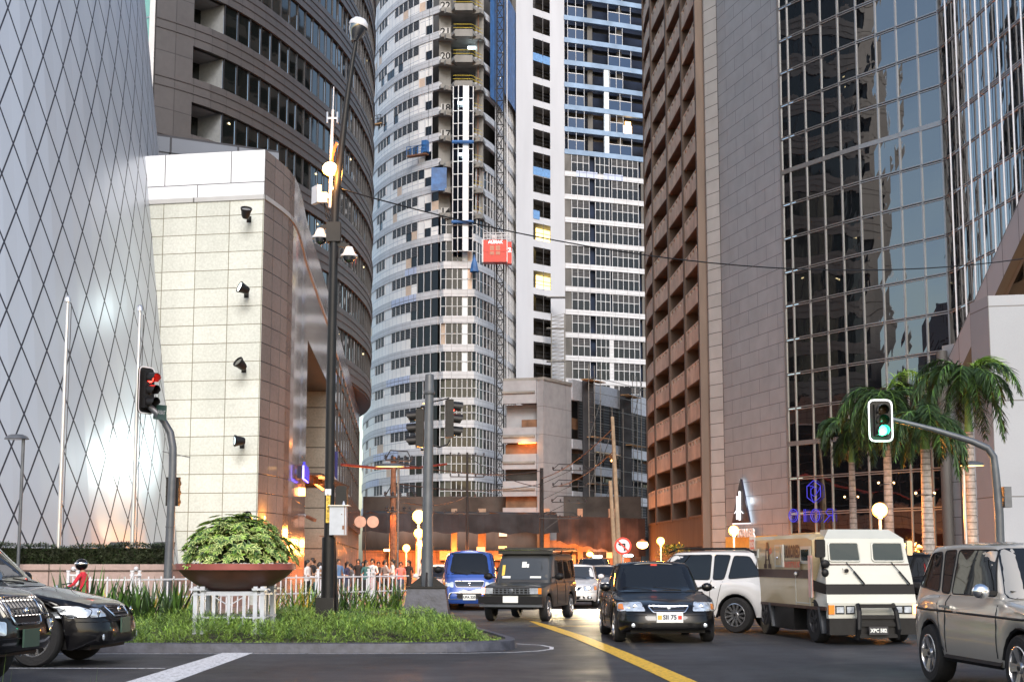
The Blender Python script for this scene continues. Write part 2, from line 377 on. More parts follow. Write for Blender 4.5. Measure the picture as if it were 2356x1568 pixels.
isl = [(-16, 24.6), (-8, 24.55), (-2.2, 24.6), (-.9, 24.8), (.0, 25.4), (.12, 26.3), (-.1, 27.6), (-.55, 30), (-1.1, 33.5), (-1.4, 35.2), (-3.5, 35.6), (-9.6, 31), (-16, 30)]
def rounded(pts, r, n=3):
    out = []
    for i, p in enumerate(pts):
        p = Vector(p); a = Vector(pts[i - 1]); b = Vector(pts[(i + 1) % len(pts)])
        ra = min(r, (a - p).length * .45); rb = min(r, (b - p).length * .45)
        A = p + (a - p).normalized() * ra; B = p + (b - p).normalized() * rb
        for k in range(n + 1):
            t = k / n; out.append(A * (1 - t) ** 2 + p * 2 * t * (1 - t) + B * t * t)
    return out
ISL = rounded(isl, .6)
def inset(pts, d):
    out = []; n = len(pts)
    for i in range(n):
        a, b, c = pts[i - 1], pts[i], pts[(i + 1) % n]
        t = (c - a).normalized(); out.append(b + Vector((-t.y, t.x)) * d)
    return out
k = MB(); i1, i2 = inset(ISL, .03), inset(ISL, .20)
for i in range(len(ISL)):
    j = (i + 1) % len(ISL)
    k.face([(*ISL[i], -.02), (*ISL[j], -.02), (*i1[j], .15), (*i1[i], .15)]); k.face([(*i1[i], .15), (*i1[j], .15), (*i2[j], .165), (*i2[i], .165)])
    k.face([(*i2[i], .165), (*i2[j], .165), (*i2[j], .1), (*i2[i], .1)])
k.build('kerb', 'kerb_paint', smooth=35, kind='structure')
k = MB(); k.face([(p[0], p[1], .13) for p in i2]); k.build('planting_bed', 'soil', kind='structure')
def line(pts, wd, m, z=.004, name='road_marking'):
    mb = MB(); P = [Vector(p) for p in pts]; n = len(P); q = []
    for i in range(n):
        d = (P[min(n - 1, i + 1)] - P[max(0, i - 1)]).normalized(); w_ = wd[i] if isinstance(wd, list) else wd
        q.append((P[i] + Vector((-d.y, d.x)) * w_ / 2, P[i] - Vector((-d.y, d.x)) * w_ / 2))
    for i in range(n - 1): mb.face([(*q[i][0], z), (*q[i + 1][0], z), (*q[i + 1][1], z), (*q[i][1], z)])
    mb.build(name, m, kind='structure')
def gp(px, py):
    p0 = Vector((0, 0, CAM_H)); d = at(px, py, 10) - p0; t = -CAM_H / d.z; q = p0 + d * t; return Vector((q.x, q.y))
line([(-16, 24.38), (-8, 24.33), (-2.2, 24.38), (-.8, 24.5), (.05, 24.75), (.45, 25.1), (.7, 25.6), (.72, 26.2), (.55, 26.8), (.05, 27.3), (-.25, 27.4)], .075, 'white_line')
line([(-16, 21.3), (-5.05, 21.05)], .09, 'white_line')
mb = MB(); mb.face([(*gp(x, y), .005) for x, y in ((519, 1499), (588, 1499), (360, 1583), (218, 1590))]); mb.build('road_marking', 'white_line', kind='structure')
yl = [(1222, 1428), (1262, 1441), (1331, 1464), (1420, 1500), (1500, 1535), (1600, 1580)]
line([gp(*p) for p in yl], [.12, .3, .33, .34, .34, .34], 'yellow_line', .006)
line([(.4, 34.6), (12.5, 34.2)], .14, 'yellow_line', .008)
line([(.3, 38.5), (6, 38.3)], .14, 'yellow_line', .008)
line([(6.0, 32.2), (16, 31.9)], .13, 'yellow_line', .008)

# ================================================================ metal clad building (left)
def cone_mat():
    m, t, b = _new('diamond_cladding'); _setp(b, .42, .55, .5, 0); n = t.nodes; L = t.links
    uv = n.new('ShaderNodeUVMap'); sx = n.new('ShaderNodeSeparateXYZ'); L.new(uv.outputs[0], sx.inputs[0])
    ds = []
    for op in ('ADD', 'SUBTRACT'):
        a = n.new('ShaderNodeMath'); a.operation = op; L.new(sx.outputs[0], a.inputs[0]); L.new(sx.outputs[1], a.inputs[1])
        f = n.new('ShaderNodeMath'); f.operation = 'PINGPONG'; f.inputs[1].default_value = .5; L.new(a.outputs[0], f.inputs[0]); ds.append(f)
    mn = n.new('ShaderNodeMath'); mn.operation = 'MINIMUM'; L.new(ds[0].outputs[0], mn.inputs[0]); L.new(ds[1].outputs[0], mn.inputs[1])
    lt = n.new('ShaderNodeMath'); lt.operation = 'LESS_THAN'; lt.inputs[1].default_value = .032; L.new(mn.outputs[0], lt.inputs[0])
    # each vertical half of a diamond is bent slightly out of plane, as the sheets are
    fl = n.new('ShaderNodeMath'); fl.operation = 'PINGPONG'; fl.inputs[1].default_value = .5; L.new(sx.outputs[0], fl.inputs[0])
    mx = n.new('ShaderNodeMix'); mx.data_type = 'RGBA'; mx.inputs[6].default_value = (.50, .53, .58, 1); mx.inputs[7].default_value = (.02, .02, .03, 1)
    L.new(lt.outputs[0], mx.inputs[0]); L.new(mx.outputs[2], b.inputs['Base Color'])
    iv = n.new('ShaderNodeMath'); iv.operation = 'SUBTRACT'; iv.inputs[0].default_value = .55; L.new(lt.outputs[0], iv.inputs[1]); iv.use_clamp = True; L.new(iv.outputs[0], b.inputs['Metallic'])
    bp = n.new('ShaderNodeBump'); bp.inputs['Strength'].default_value = .8; bp.inputs['Distance'].default_value = .03; L.new(fl.outputs[0], bp.inputs['Height']); L.new(bp.outputs[0], b.inputs['Normal'])
cone_mat()
CX, CY, CR, CK = -29.1, 49.2, 18.0, .117
r_ = thing('metal_clad_building', 'tall tapering building clad in pale diamond-shaped metal sheets at the left edge', 'building', (CX, CY, 0))
mb = MB(); NN = 220; vz = lambda z: z * .535 - z * z * .0022
for i in range(NN):
    a, b = 2 * math.pi * i / NN, 2 * math.pi * (i + 1) / NN
    for j in range(17):
        z0, z1 = j * 2, j * 2 + 2; ra, rb = CR - CK * z0, CR - CK * z1
        mb.face([(CX + ra * math.cos(a), CY + ra * math.sin(a), z0), (CX + ra * math.cos(b), CY + ra * math.sin(b), z0), (CX + rb * math.cos(b), CY + rb * math.sin(b), z1), (CX + rb * math.cos(a), CY + rb * math.sin(a), z1)], 0,
                [(i / 2 + .03, vz(z0)), ((i + 1) / 2 + .03, vz(z0)), ((i + 1) / 2 + .03, vz(z1)), (i / 2 + .03, vz(z1))])
mb.build('cladding', 'diamond_cladding', r_)
mb = MB(); mb.box((-31, 74, 32), (11, 15, 64)); mb.build('added_reflection_block', 'brown_cladding', r_)  # unseen dark block, added only to show mirrored in the glass wall
mb = MB(); mb.lathe([(CR + .15, 0), (CR + .15, .5), (CR - .1, .5)], 0, 96, Matrix.Translation((CX, CY, 0))); mb.build('plinth', 'concrete_dark', r_)

# ================================================================ stone building with curved polished flank
r_ = thing('stone_building', 'low pale stone building with white metal parapet and curved polished side wall', 'building', (-12, 60, 0))
FZ = at(620, 345, 48).z; SZ = at(612, 458, 48).z
front = Fac(resample([(-17, 49.55), (-8.57, 48)], 7))
mb = MB(); front.wall(mb, 0, 7, 0, SZ, 0, 0); mb.build('stone_front', 'granite', r_)
mb = MB(); front.wall(mb, 0, 7, SZ, SZ + .16, .05, 1, .08); front.wall(mb, 0, 7, SZ + .16, FZ, .03, 0, .06)
mb.build('parapet', ['metal_panel_white', 'gutter_panel'], r_)
flk = Fac(curve([(-8.57, 48), (-8.22, 50), (-8.1, 52), (-8.35, 55.5), (-8.75, 60), (-9.9, 76), (-10.25, 80), (-11.5, 96), (-14.8, 137)], 100))
def tY(Y): return min(range(len(flk.p)), key=lambda i: abs(flk.p[i].y - Y))
t60, t80, t137 = tY(60), tY(79.5), 100
RZ = at(713, 778, 60).z
mb = MB(); flk.wall(mb, 0, t60, 0, SZ, 0, 0); flk.wall(mb, t60, t80, RZ, SZ, 0, 0); mb.build('flank_wall', 'polished_granite', r_, smooth=30)
mb = MB(); flk.wall(mb, 0, 100, SZ, SZ + .16, .04, 1, .06); flk.wall(mb, 0, 100, SZ + .16, FZ, .02, 0, .05); mb.build('parapet', ['polished_granite', 'gutter_panel'], r_, smooth=30)
mb = MB(); flk.wall(mb, t80, t137, 6.3, SZ, 0, 0)
for z in (6.3, 8.6, 10.9, 13.0): flk.wall(mb, t80, t137, z, z + .14, .05, 1, .06)
for t in range(t80, 101, 5): flk.post(mb, t, 6.3, SZ, .12, .07, .0, 1)
mb.build('glazed_wall', ['office_glass', 'steel_dark'], r_, smooth=30)
mb = MB(); flk.wall(mb, t80, t137, 4.1, 6.3, .25, 0, .4); mb.build('fascia', 'polished_granite', r_, smooth=30)
ws = Wins('shop_window')
for t in range(t80, 100, 4):
    c = flk.pt(t + 2); mb = ws.new((c.x, c.y, 2), 3, 4); flk.wall(mb, t + .15, min(100, t + 3.85), .1, 4.1, 0, 0); flk.wall(mb, t + .15, min(100, t + 3.85), 2.6, 2.7, .04, 1, .05); flk.post(mb, t + .1, .1, 4.1, .35, .12, 0, 2)
ws.done(['shop_glass', 'steel_dark', 'polished_granite'], r_)
a, b = flk.pt(t60), flk.pt(t80); c, d = Vector((a.x - 6, a.y)), Vector((b.x - 6.5, b.y))
def wallseg(mb, A, B, z0, z1, m=0):
    l = math.hypot(A[0] - B[0], A[1] - B[1]); mb.face([(A[0], A[1], z0), (B[0], B[1], z0), (B[0], B[1], z1), (A[0], A[1], z1)], m, [(0, z0), (l, z0), (l, z1), (0, z1)])
mb = MB(); wallseg(mb, a, c, .1, RZ); wallseg(mb, c, d, .1, RZ); wallseg(mb, d, b, .1, RZ); mb.build('entrance_recess', 'recess_stone', r_)
mb = MB(); mb.face([(a.x, a.y, RZ), (c.x, c.y, RZ), (d.x, d.y, RZ), (b.x, b.y, RZ)]); mb.build('recess_ceiling', 'steel_dark', r_)
mb = MB()
for i in range(7): y = 63 + i * 1.5; mb.box((-10.4, y, 5.05 + (y - 60) * .03), (3.2, .1, .3), 0)
mb.box((-10.2, 68, 5.35), (3.6, 11, .1), 0); cn = mb.build('entrance_canopy', 'steel_dark', r_)
p, q = at(703, 1095, 62), at(743, 1125, 71); mb = MB(); mb.tube([p, q], .06, 0, 8); mb.build('neon_strip', 'neon_orange', cn)
lamp(((p + q) / 2) + V(.3, 0, -.4), 60, (1, .3, .08), .2)
mb = MB(); mb.prism([(-17, 49.6), (-8.6, 48.1)] + [(v.x - .05, v.y) for v in flk.p[4::4]] + [(-30, 137), (-30, 60)], FZ - .9, FZ - .6); mb.build('roof', 'concrete_dark', r_)
mb = MB(); A, B = at(366, 290, 70), at(640, 352, 74.5); A.x -= 3
wallseg(mb, A, B, FZ - 1, A.z - .9, 0); wallseg(mb, A + V(.05, -.06, 0), B + V(.05, -.06, 0), A.z - .9, A.z, 0); wallseg(mb, B, (B.x - 3, B.y + 12), FZ - 1, A.z, 0)
mb.face([(A.x, A.y, A.z), (B.x, B.y, A.z), (B.x - 3, B.y + 12, A.z), (A.x - 3, A.y + 12, A.z)]); mb.build('penthouse_wall', 'blue_wall' if 'blue_wall' in MATS else tile('blue_wall', (.17, .19, .23), (.16, .18, .22), (.03, .03, .04), 3.6, 2.6, .06, rough=.4, noise=.06), r_)
# flood lights, camera, warm wall lamps, blue illuminated sign
fl0 = None
def aim_obj(o, d): o.rotation_euler = Vector(d).to_track_quat('Z', 'Y').to_euler()
for (x, y, dr, lit, lb) in ((569, 493, (.2, -.6, .9), 0, 'uppermost black floodlight on pale stone wall, tilted upward'), (563, 667, (-.8, -.5, .35), 1, 'lit floodlight on stone wall, second from the top'),
                            (557, 840, (-.55, -.6, .55), 0, 'unlit black floodlight between two lit ones on stone wall'), (553, 1015, (-1, -.35, .0), 1, 'lit floodlight aimed sideways low on the stone wall'), (573, 1193, (-.3, -.7, .6), 0, 'lowest floodlight on the stone wall just above the planter shrub')):
    p = at(x, y, 47.6); t = thing('floodlight', lb, 'floodlight', p, group='floodlights on the stone wall')
    mb = MB(); mb.lathe([(.001, -.2), (.1, -.2), (.14, -.12), (.17, .05), (.2, .12), (.2, .16), (.17, .16), (.15, .1)], 0, 16); h = mb.build('housing', 'pole_black', t, 40, world=False); h.location = (0, -.25, 0); aim_obj(h, dr)
    mb = MB(); mb.lathe([(.17, .13), (.001, .135)], 0, 16); ln = mb.build('lens', 'lit_white' if lit else 'curtain_glass', h, world=False)
    mb = MB(); mb.bar((0, -.25, -.1), (0, .35, -.12), .05, .05, 0); mb.box((0, .33, -.1), (.16, .04, .22)); mb.build('bracket', 'pole_black', t, world=False)
    if lit:
        dn = Vector(dr).normalized(); s = p + V(0, -.25, 0) + dn * .25
        lamp(s, 420 if y > 900 else 60, (.86, 1, .93), .15, 'flood_light', kind='SPOT', aim=s + (V(-.72, -.42, -.02) if y > 900 else V(-.62, -.5, .1)), spot=88)
t = thing('floodlight', 'small cylindrical light', 'light'); bpy.data.objects.remove(t)
for i, (x, lb) in enumerate(((265, 'ground spotlight behind the hedge, nearest the first flagpole'), (365, 'ground spotlight behind the hedge between the two flagpoles'), (405, 'wedge-shaped uplight behind the hedge near the traffic signal pole'))):
    p = Vector((gx(x, 42.6 if i < 2 else 44), 42.6, 1.9)); t = thing('ground_spotlight', lb, 'spotlight', p, group='uplights behind the hedge')
    mb = MB(); mb.extr([(-.2, 0), (.2, .05), (.25, .22), (-.1, .12)], 'x', -.22, .22, 0); mb.build('housing', 'pole_black', t, world=False)
    mb = MB(); mb.box((0, 0, -.9), (.06, .06, 1.8)); mb.build('stake', 'pole_black', t, world=False)
    lamp(p + V(0, .25, .25), 60, (1, .72, .42), .15, kind='SPOT', aim=p + V(-1.2, 4, 3), spot=100)
for x, y, Y, e, lb in ((604, 1190, 48.7, 45, 'small lit downlight low on the curved polished wall near its corner'), (678, 1253, 55, 45, 'glowing wall lamp low on polished wall left of the entrance recess')):
    p = at(x, y, Y); t = thing('wall_lamp', lb, 'wall lamp', p)
    mb = MB(); mb.ball((0, 0, 0), .1, 0, 12); mb.build('bulb', 'sodium', t, world=False)
    mb = MB(); mb.box((-.06, .02, .14), (.25, .25, .06)); mb.build('shade', 'rust', t, world=False)
    lamp(p + V(.35, -.3, 0), e, (1, .42, .06), .15)
p = at(706, 1190, 58.6); t = thing('security_camera', 'small bullet camera on the corner of polished wall beside the recess', 'camera', p)
mb = MB(); mb.tube([(-.35, 0, .1), (-.1, 0, .12), (0, 0, 0)], .03, 0, 6); mb.build('bracket', 'alu', t, world=False); mb = MB(); mb.bar((0, 0, .05), (.38, -.3, -.12), .14, .12); mb.build('housing', 'rust', t, world=False)
t = thing('illuminated_sign', 'dark blue lettered sign outlined with violet neon on the curved wall', 'sign', at(672, 1085, 56)); mb = MB(); nb = MB()
A, B = flk.pt(tY(54.2), .25), flk.pt(tY(57.8), .25); za, zb = at(652, 1070, 54.2).z, at(652, 1100, 54.2).z
mb.face([(A.x, A.y, zb), (B.x, B.y, zb + .05), (B.x, B.y, za - .2), (A.x, A.y, za)]); mb.face([(A.x - .2, A.y, zb), (A.x, A.y, zb), (A.x, A.y, za), (A.x - .2, A.y, za)])
for i in range(9):
    q = A.lerp(B, (i + .5) / 9.5); h = .55 if i == 0 else (.42 if i % 3 else .5); nb.box((q.x + .05, q.y, zb + .1 + h / 2), (.08, .16, h), 0)
mb.build('sign_board', tile('sign_blue', (.01, .012, .09), (.01, .012, .07), (.01, .01, .04), .3, 3, .03), t); nb.build('lettering', 'neon_violet', t)
nb = MB(); nb.tube([(A.x + .03, A.y, za), (A.x + .03, A.y, zb), (B.x + .03, B.y, zb + .05)], .035, 0, 6); nb.build('neon_edge', 'neon_blue', t)

# ================================================================ curved brown office tower
r_ = thing('office_tower', 'dark brown curved office tower with ribbon windows and corner balconies', 'building', (-22, 105, 0))
of = Fac(curve([(-23.3, 89.2), (-21.6, 91), (-19.75, 93.6), (-17.96, 97.5), (-16.2, 103), (-14.5, 110), (-13.6, 116), (-13.2, 122), (-13.1, 127), (-13.5, 134), (-14.6, 141), (-17, 150)], 44))
tb0, tb1 = 2.4 * 44 / 66, 5.6 * 44 / 66
tb0 = min(range(45), key=lambda i: (of.p[i] - Vector((-21.6, 91))).length); tb1 = min(range(45), key=lambda i: (of.p[i] - Vector((-19.75, 93.6))).length) + 0
wn = Wins('window'); bl = []; sp = MB(); slb = MB()
Z0 = at(437, 48, 91).z
for kf in range(-5, 7):
    zs = Z0 + 3.85 * kf; zt = zs + 2.2
    of.wall(sp, 0, 44, zs - 1.65, zs, .12, 0, .5); of.wall(sp, 0, tb0, zs, zt, .12, 0, .3)
    of.wall(slb, 0, 44, zs - .5, zs - .42, .17, 0, .06); of.wall(slb, 0, 44, zs - 1.1, zs - 1.03, .17, 0, .06)
    A, B = of.pt(tb0, -.1), of.pt(tb1, -.1); A2, B2 = of.pt(tb0, -2.6), of.pt(tb1, -2.2)
    b_ = MB(); wallseg(b_, A, A2, zs - .2, zt, 0); wallseg(b_, A2, B2, zs - .2, zt, 1); wallseg(b_, B2, B, zs - .2, zt, 0); b_.face([(A.x, A.y, zt), (A2.x, A2.y, zt), (B2.x, B2.y, zt), (B.x, B.y, zt)], 0)
    for f in (.33, .66): q = A2.lerp(B2, f); b_.box((q.x, q.y - .05, zs + 1), (.07, .07, 2.2), 2)
    b_.build('balcony', [MATS.get('balc_wall') or mat('balc_wall', (.26, .28, .30), .5, var=.1), 'office_glass', 'alu'], r_)
    t = tb1
    while t < 44:
        e = min(44, t + 3); c = of.pt((t + e) / 2); mb = wn.new((c.x, c.y, zs + 1.1), 3, 2.2)
        for q in range(int(e - t)):
            of.wall(mb, t + q + .04, t + q + .96, zs, zt, -.06 + rnd.uniform(-.012, .012), 0)
        for q in range(int(e - t)): of.post(mb, t + q, zs, zt, .07, .1, -.06, 1)
        if rnd.random() < .22: c = of.pt(t + .5 + rnd.random() * 2, -.05); mb.box((c.x, c.y, zs + 1.7), (.1, .25, .1), 2)
        t = e
wn.done(['office_glass', 'steel_dark', 'lit_room'], r_)
sp.build('spandrel', 'brown_cladding', r_, smooth=25); slb.build('groove_band', mat('band_dark', (.085, .075, .075), .5, var=.1), r_, smooth=25)
mb = MB(); A = of.p[0]; wallseg(mb, (A.x - .35, A.y - .12), (A.x + .0, A.y - .1), 10, 62); mb.build('edge_strip', 'white_frame', r_)
mb = MB(); ng = MB(); B = Vector((A.x - 2.9, A.y + 1.2)); A_ = Vector((A.x - .35, A.y)); nb = MB(); wallseg(nb, B, A_, 10, 62)
for i in range(30): z = 10.5 + i * 1.75; wallseg(mb, (B.x, B.y - .04), (A_.x, A_.y - .04), z, z + .1)
nb.build('teal_glazing', 'teal_glass', r_); mb.build('transom', 'alu', r_)
mb = MB(); wallseg(mb, (-40, 150), (-40, 95), 17, 92); wallseg(mb, (-40, 95), of.p[0], 17, 92); of.wall(mb, 0, 34, 62.4, 92, .1, 0); wallseg(mb, of.p[34], (-40, 135), 62, 92); mb.build('unseen_upper_wall', 'brown_cladding', r_)  # unseen extra height, added to darken what the right glass wall reflects
mb = MB(); mb.prism([(p.x, p.y) for p in of.p] + [(-40, 150), (-40, 95)], 61, 62); mb.build('roof', 'concrete_dark', r_)
zb = Z0 + 3.85 * -5 - 1.65
mb = MB(); mb.prism([(p.x - .0, p.y) for p in of.p] + [(-40, 150), (-40, 95)], zb - .15, zb); mb.build('soffit', 'brown_cladding', r_)
for (x, y) in ((-14.6, 111), (-13.9, 119), (-14.2, 128), (-16, 138)):
    mb = MB(); mb.cyl((x - 1.6, y, 0), (x - 1.6, y, zb - .1), .75, 0, 20); mb.build('column', MATS.get('col_brown') or mat('col_brown', (.14, .12, .11), .5, var=.1), r_, 40)

# ================================================================ tower under construction
r_ = thing('tower_under_construction', 'white high-rise still under construction at the end of the street', 'building', (0, 190, 0))
PL = [1170, 1106, 1045, 984, 932, 872, 810, 745, 684, 620, 557, 499, 440, 381, 322, 263, 205, 147, 88, 29, -30, -90]
ZL = [at(1050, p, 172).z for p in PL]; FH = 3.2
lw = Fac(curve([(-21.6, 206), (-20.9, 199), (-19.9, 193), (-18.2, 186), (-15.6, 180), (-12.6, 175.4), (-9.1, 172)], 30))
wn = Wins('window'); pan = MB(); bnd = MB(); lvr = Wins('louvre_panel')
NB = 30
for k in range(len(ZL) - 1):
    z0, z1 = ZL[k], ZL[k + 1]; h = z1 - z0; zb_ = z0 + .95; zm = z0 + .95 + (h - .95) * .5
    up = PL[k] < 560
    lw.wall(bnd, 0, NB, z0, zb_, .1, 0, .5)
    for i in range(NB):                 # i counts from the far left; the prow is at 30
        j = NB - 1 - i; r0 = rnd.random()
        loww = j in ((0, 1, 2) if not up else (1,)) or (j in (3,) and not up and rnd.random() < .7)
        if up and j in (0,): loww = False
        if up and rnd.random() < .09 and j > 3: loww = True
        lv = j in (3, 4, 5, 6, 7) or j in (10, 11, 12) or j in (17, 18)
        if not (up and j == 0 and k > 12):
            if loww:
                c = lw.pt(i + .5); mb = wn.new((c.x, c.y, zb_ + .5), 1, zm - zb_); lw.wall(mb, i + .06, i + .94, zb_, zm, -.05, 0)
            else: lw.wall(pan, i, i + 1, zb_, zm, 0, 1 if (r0 < .05) else 0)
            if lv: pass
            elif j < (3 if not up else 1) or (up and rnd.random() < .04): c = lw.pt(i + .5); mb = wn.new((c.x, c.y, zm + .5), 1, z1 - zm); lw.wall(mb, i + .06, i + .94, zm, z1, -.05, 0)
            else: lw.wall(pan, i, i + 1, zm, z1, 0, 1 if r0 > .97 else 0)
    for a_, b_ in ((22, 27), (17, 20), (11, 13)):
        c = lw.pt((a_ + b_) / 2); mb = lvr.new((c.x, c.y, zm), b_ - a_, 1); lw.wall(mb, a_, b_, zm, z1, .02, 0)
        for q in range(a_, b_ + 1): lw.post(mb, q, zm, z1, .1, .06, .0, 1)
    for q in (27, 28, 29): lw.post(pan, q, zb_, z1, .09, .06, 0, 2)
lvr.done(['louvre', 'white_frame'], r_, 60)
pan.build('white_cladding', ['tower_panel', 'plywood' if False else mat('peach_panel', (.68, .52, .40), .5, var=.08), 'white_frame'], r_)
bnd.build('floor_band', 'tower_band', r_)
for k, a_, b_ in ((5, 21, 26), (8, 22, 27), (2, 2, 10), (2, 17, 24), (1, 12, 19), (9, 25, 27), (0, 3, 25), (3, 21, 28)): mb = MB(); lw.wall(mb, a_, b_, ZL[k] + .02, ZL[k] + .93, .14, 0); mb.build('foil_sheet', 'foil_panel', r_)
# the angular prow
def prow_poly(f): # slab outline with its stepped nose
    return [(-9.3, 172.6), (-8.9, 171.2), (-7.6, 171.2), (-7.2, 170.2), (-4.9, 170.2), (-4.5, 171.2), (-3.6, 172.2), (-3.2, 175.5), (-9.3, 176)]
pr = Fac([Vector(p) for p in ((-9.1, 171.9), (-7.6, 171.5), (-6.85, 171.4), (-6.0, 171.4), (-5.35, 171.4), (-4.48, 171.9))])
mbs = MB(); pw = MB(); rl = MB(); stripe = MB()
xs = [gx(v, 171.3) for v in (1010, 1022, 1037, 1049, 1061, 1073, 1084, 1095)]
for k in range(len(ZL) - 1):
    z0, z1 = ZL[k], ZL[k + 1]; open_ = PL[k] < 500
    if open_:
        mbs.prism(prow_poly(0), z0 - .1, z0 + .35, 0)
        mbs.box((-6.0, 170.6, z0 + .0), (2.2, 1.0, .9), 0); mbs.box((-7.7, 171.5, z0 - .15), (1.6, .5, .5), 0, .6); mbs.box((-4.4, 171.5, z0 - .15), (1.3, .5, .5), 0, -.5)
        mbs.box((-8.45, 173.2, (z0 + z1) / 2), (1.5, .8, z1 - z0), 0); mbs.box((-4.1, 173.4, (z0 + z1) / 2), (1.0, .8, z1 - z0), 0)
        mbs.box((-6.3, 175.4, (z0 + z1) / 2), (1.8, .3, z1 - z0), 0)
        for zz in (.75, 1.2):
            if PL[k] < 240: rl.tube([(-7.3, 170.4, z0 + zz), (-5, 170.4, z0 + zz), (-3.9, 172, z0 + zz)], .035, 0, 5)
            rl.tube([(-4.7, 171.3, z0 + zz), (-3.7, 172.3, z0 + zz)], .03, 0, 5)
        rl.tube([(-4.25, 171.9, z0), (-4.25, 171.9, z1)], .06, 1, 6)
    elif PL[k] >= 500:
        for i in range(5): pass
        A = [(xs[0] - .2, 172.05), (xs[0] + .35, 171.35), (xs[-1] - .3, 171.35), (xs[-1] + .1, 172.05)]
        bb = Fac([Vector(p) for p in A]); bb.wall(bnd2 := MB(), 0, 3, z0, z0 + .9, .1, 0, .5); pw.merge(bnd2)
for k in range(len(ZL) - 1):
    z0, z1 = ZL[k], ZL[k + 1]
    if PL[k] >= 500:
        low = PL[k] > 880; zz0 = z0 + .9
        for i in range(7):
            xa, xb = xs[i] + .04, xs[i + 1] - .04
            if i == 4 and not low: mb = stripe; mm = 0
            else: mb = wn.new((xa, 171.5, zz0), 1, 2.2); mm = 0
            if low and (i < 2 or i == 6): mb = pw; mm = 2
            ya = 171.5 + (.45 if i == 0 else 0); yb = 171.5 + (.45 if i == 6 else 0)
            if rnd.random() < .06 and i in (0, 5): mb = pw; mm = 3
            mb.face([(xa, ya, zz0), (xb, yb, zz0), (xb, yb, z1), (xa, ya, z1)], mm)
        for x in xs: pw.box((x, 171.45, (zz0 + z1) / 2), (.09, .12, z1 - zz0), 1)
        pw.box(((xs[0] + xs[-1]) / 2, 171.43, (zz0 + z1) / 2), (xs[-1] - xs[0], .08, .08), 1)
stripe.build('sky_reflection_panel', mat('stripe_white', (.72, .82, .90), .2, var=.05), r_)  # sky reflected in this glazing column, painted as a pale panel
pw.build('prow_band', ['tower_band', 'white_frame', mat('olive_panel', (.10, .10, .075), .6, var=.12), 'peach_panel'], r_)
mbs.build('concrete_frame', 'concrete', r_); rl.build('railing', ['yellow_rail', 'rust'], r_)
mb = MB(); x0, x1 = gx(1037, 169.8), gx(1085, 169.8); zt, zl_ = at(1060, 197, 169.8).z, at(1060, 577, 169.8).z
cuts = [0, .26, .51, .77, 1.0]; xx = [x0 + (x1 - x0) * c for c in cuts]; dy = [.35, .08, 0, .08, .35]
for i in range(4):
    n = int((zt - zl_) / 1.55)
    for j in range(n):
        a_, b_ = zl_ + (zt - zl_) * j / n + .05, zl_ + (zt - zl_) * (j + 1) / n - .05
        mb.face([(xx[i] + .05, 169.7 + dy[i], a_), (xx[i + 1] - .05, 169.7 + dy[i + 1], a_), (xx[i + 1] - .05, 169.7 + dy[i + 1], b_), (xx[i] + .05, 169.7 + dy[i], b_)], 1 if i == 2 else 0)
        mb.box(((xx[i] + xx[i + 1]) / 2, 169.72 + (dy[i] + dy[i + 1]) / 2, a_ - .05), (xx[i + 1] - xx[i], .1, .09), 2)
for i, x in enumerate(xx): mb.box((x, 169.7 + dy[i], (zt + zl_) / 2), (.1, .12, zt - zl_), 2)
mb.build('lift_shaft_glazing', ['tower_glass', 'stripe_white', 'white_frame'], r_)  # one column painted pale for the sky it reflects
for y in (326, 510): z = at(1060, y, 169.3).z; mb = MB(); mb.tube([(x0 - .1, 169.4, z), (x1 + .1, 169.4, z)], .22, 0, 8); mb.build('blue_wrapping', 'blue_tarp', r_)
mb = MB()
for s_, y, in (('22', 13), ('21', 73), ('20', 129), ('18', 248), ('17', 308), ('14', 487)):
    mb = MB(); p = at(1025, y, 172.7); T = frame_M((p.x, 172.72, p.z), (1, 0, 0)); mb.box((p.x, 172.76, p.z), (1.15, .03, 1.1), 1); mb.add(*text_geo(s_, 1.25, .0, bold=.03), 0, T); mb.build('floor_number', ['dark', MATS.get('number_white') or mat('number_white', (.5, .5, .5), .8)], r_)
mb = MB(); p = at(1010, 412, 171); mb.box((p.x, 171.0, p.z), (1.9, .15, 2.9), 0); mb.build('blue_sheet', 'blue_tarp', r_)
p = at(1091, 605, 170.5); mb = MB(); mb.lathe([(.55, -1.1), (.4, -.2), (.02, 1.1)], 0, 7, Matrix.Translation(p)); mb.build('tarpaulin', 'blue_tarp', r_)
for x, y in ((1063, 237), (1066, 355), (1085, 110)): p = at(x, y, 169.2 if y > 200 else 172.8); mb = MB(); mb.box(p, (1.0, .1, .3), 0); mb.build('work_light', 'lit_white', r_)
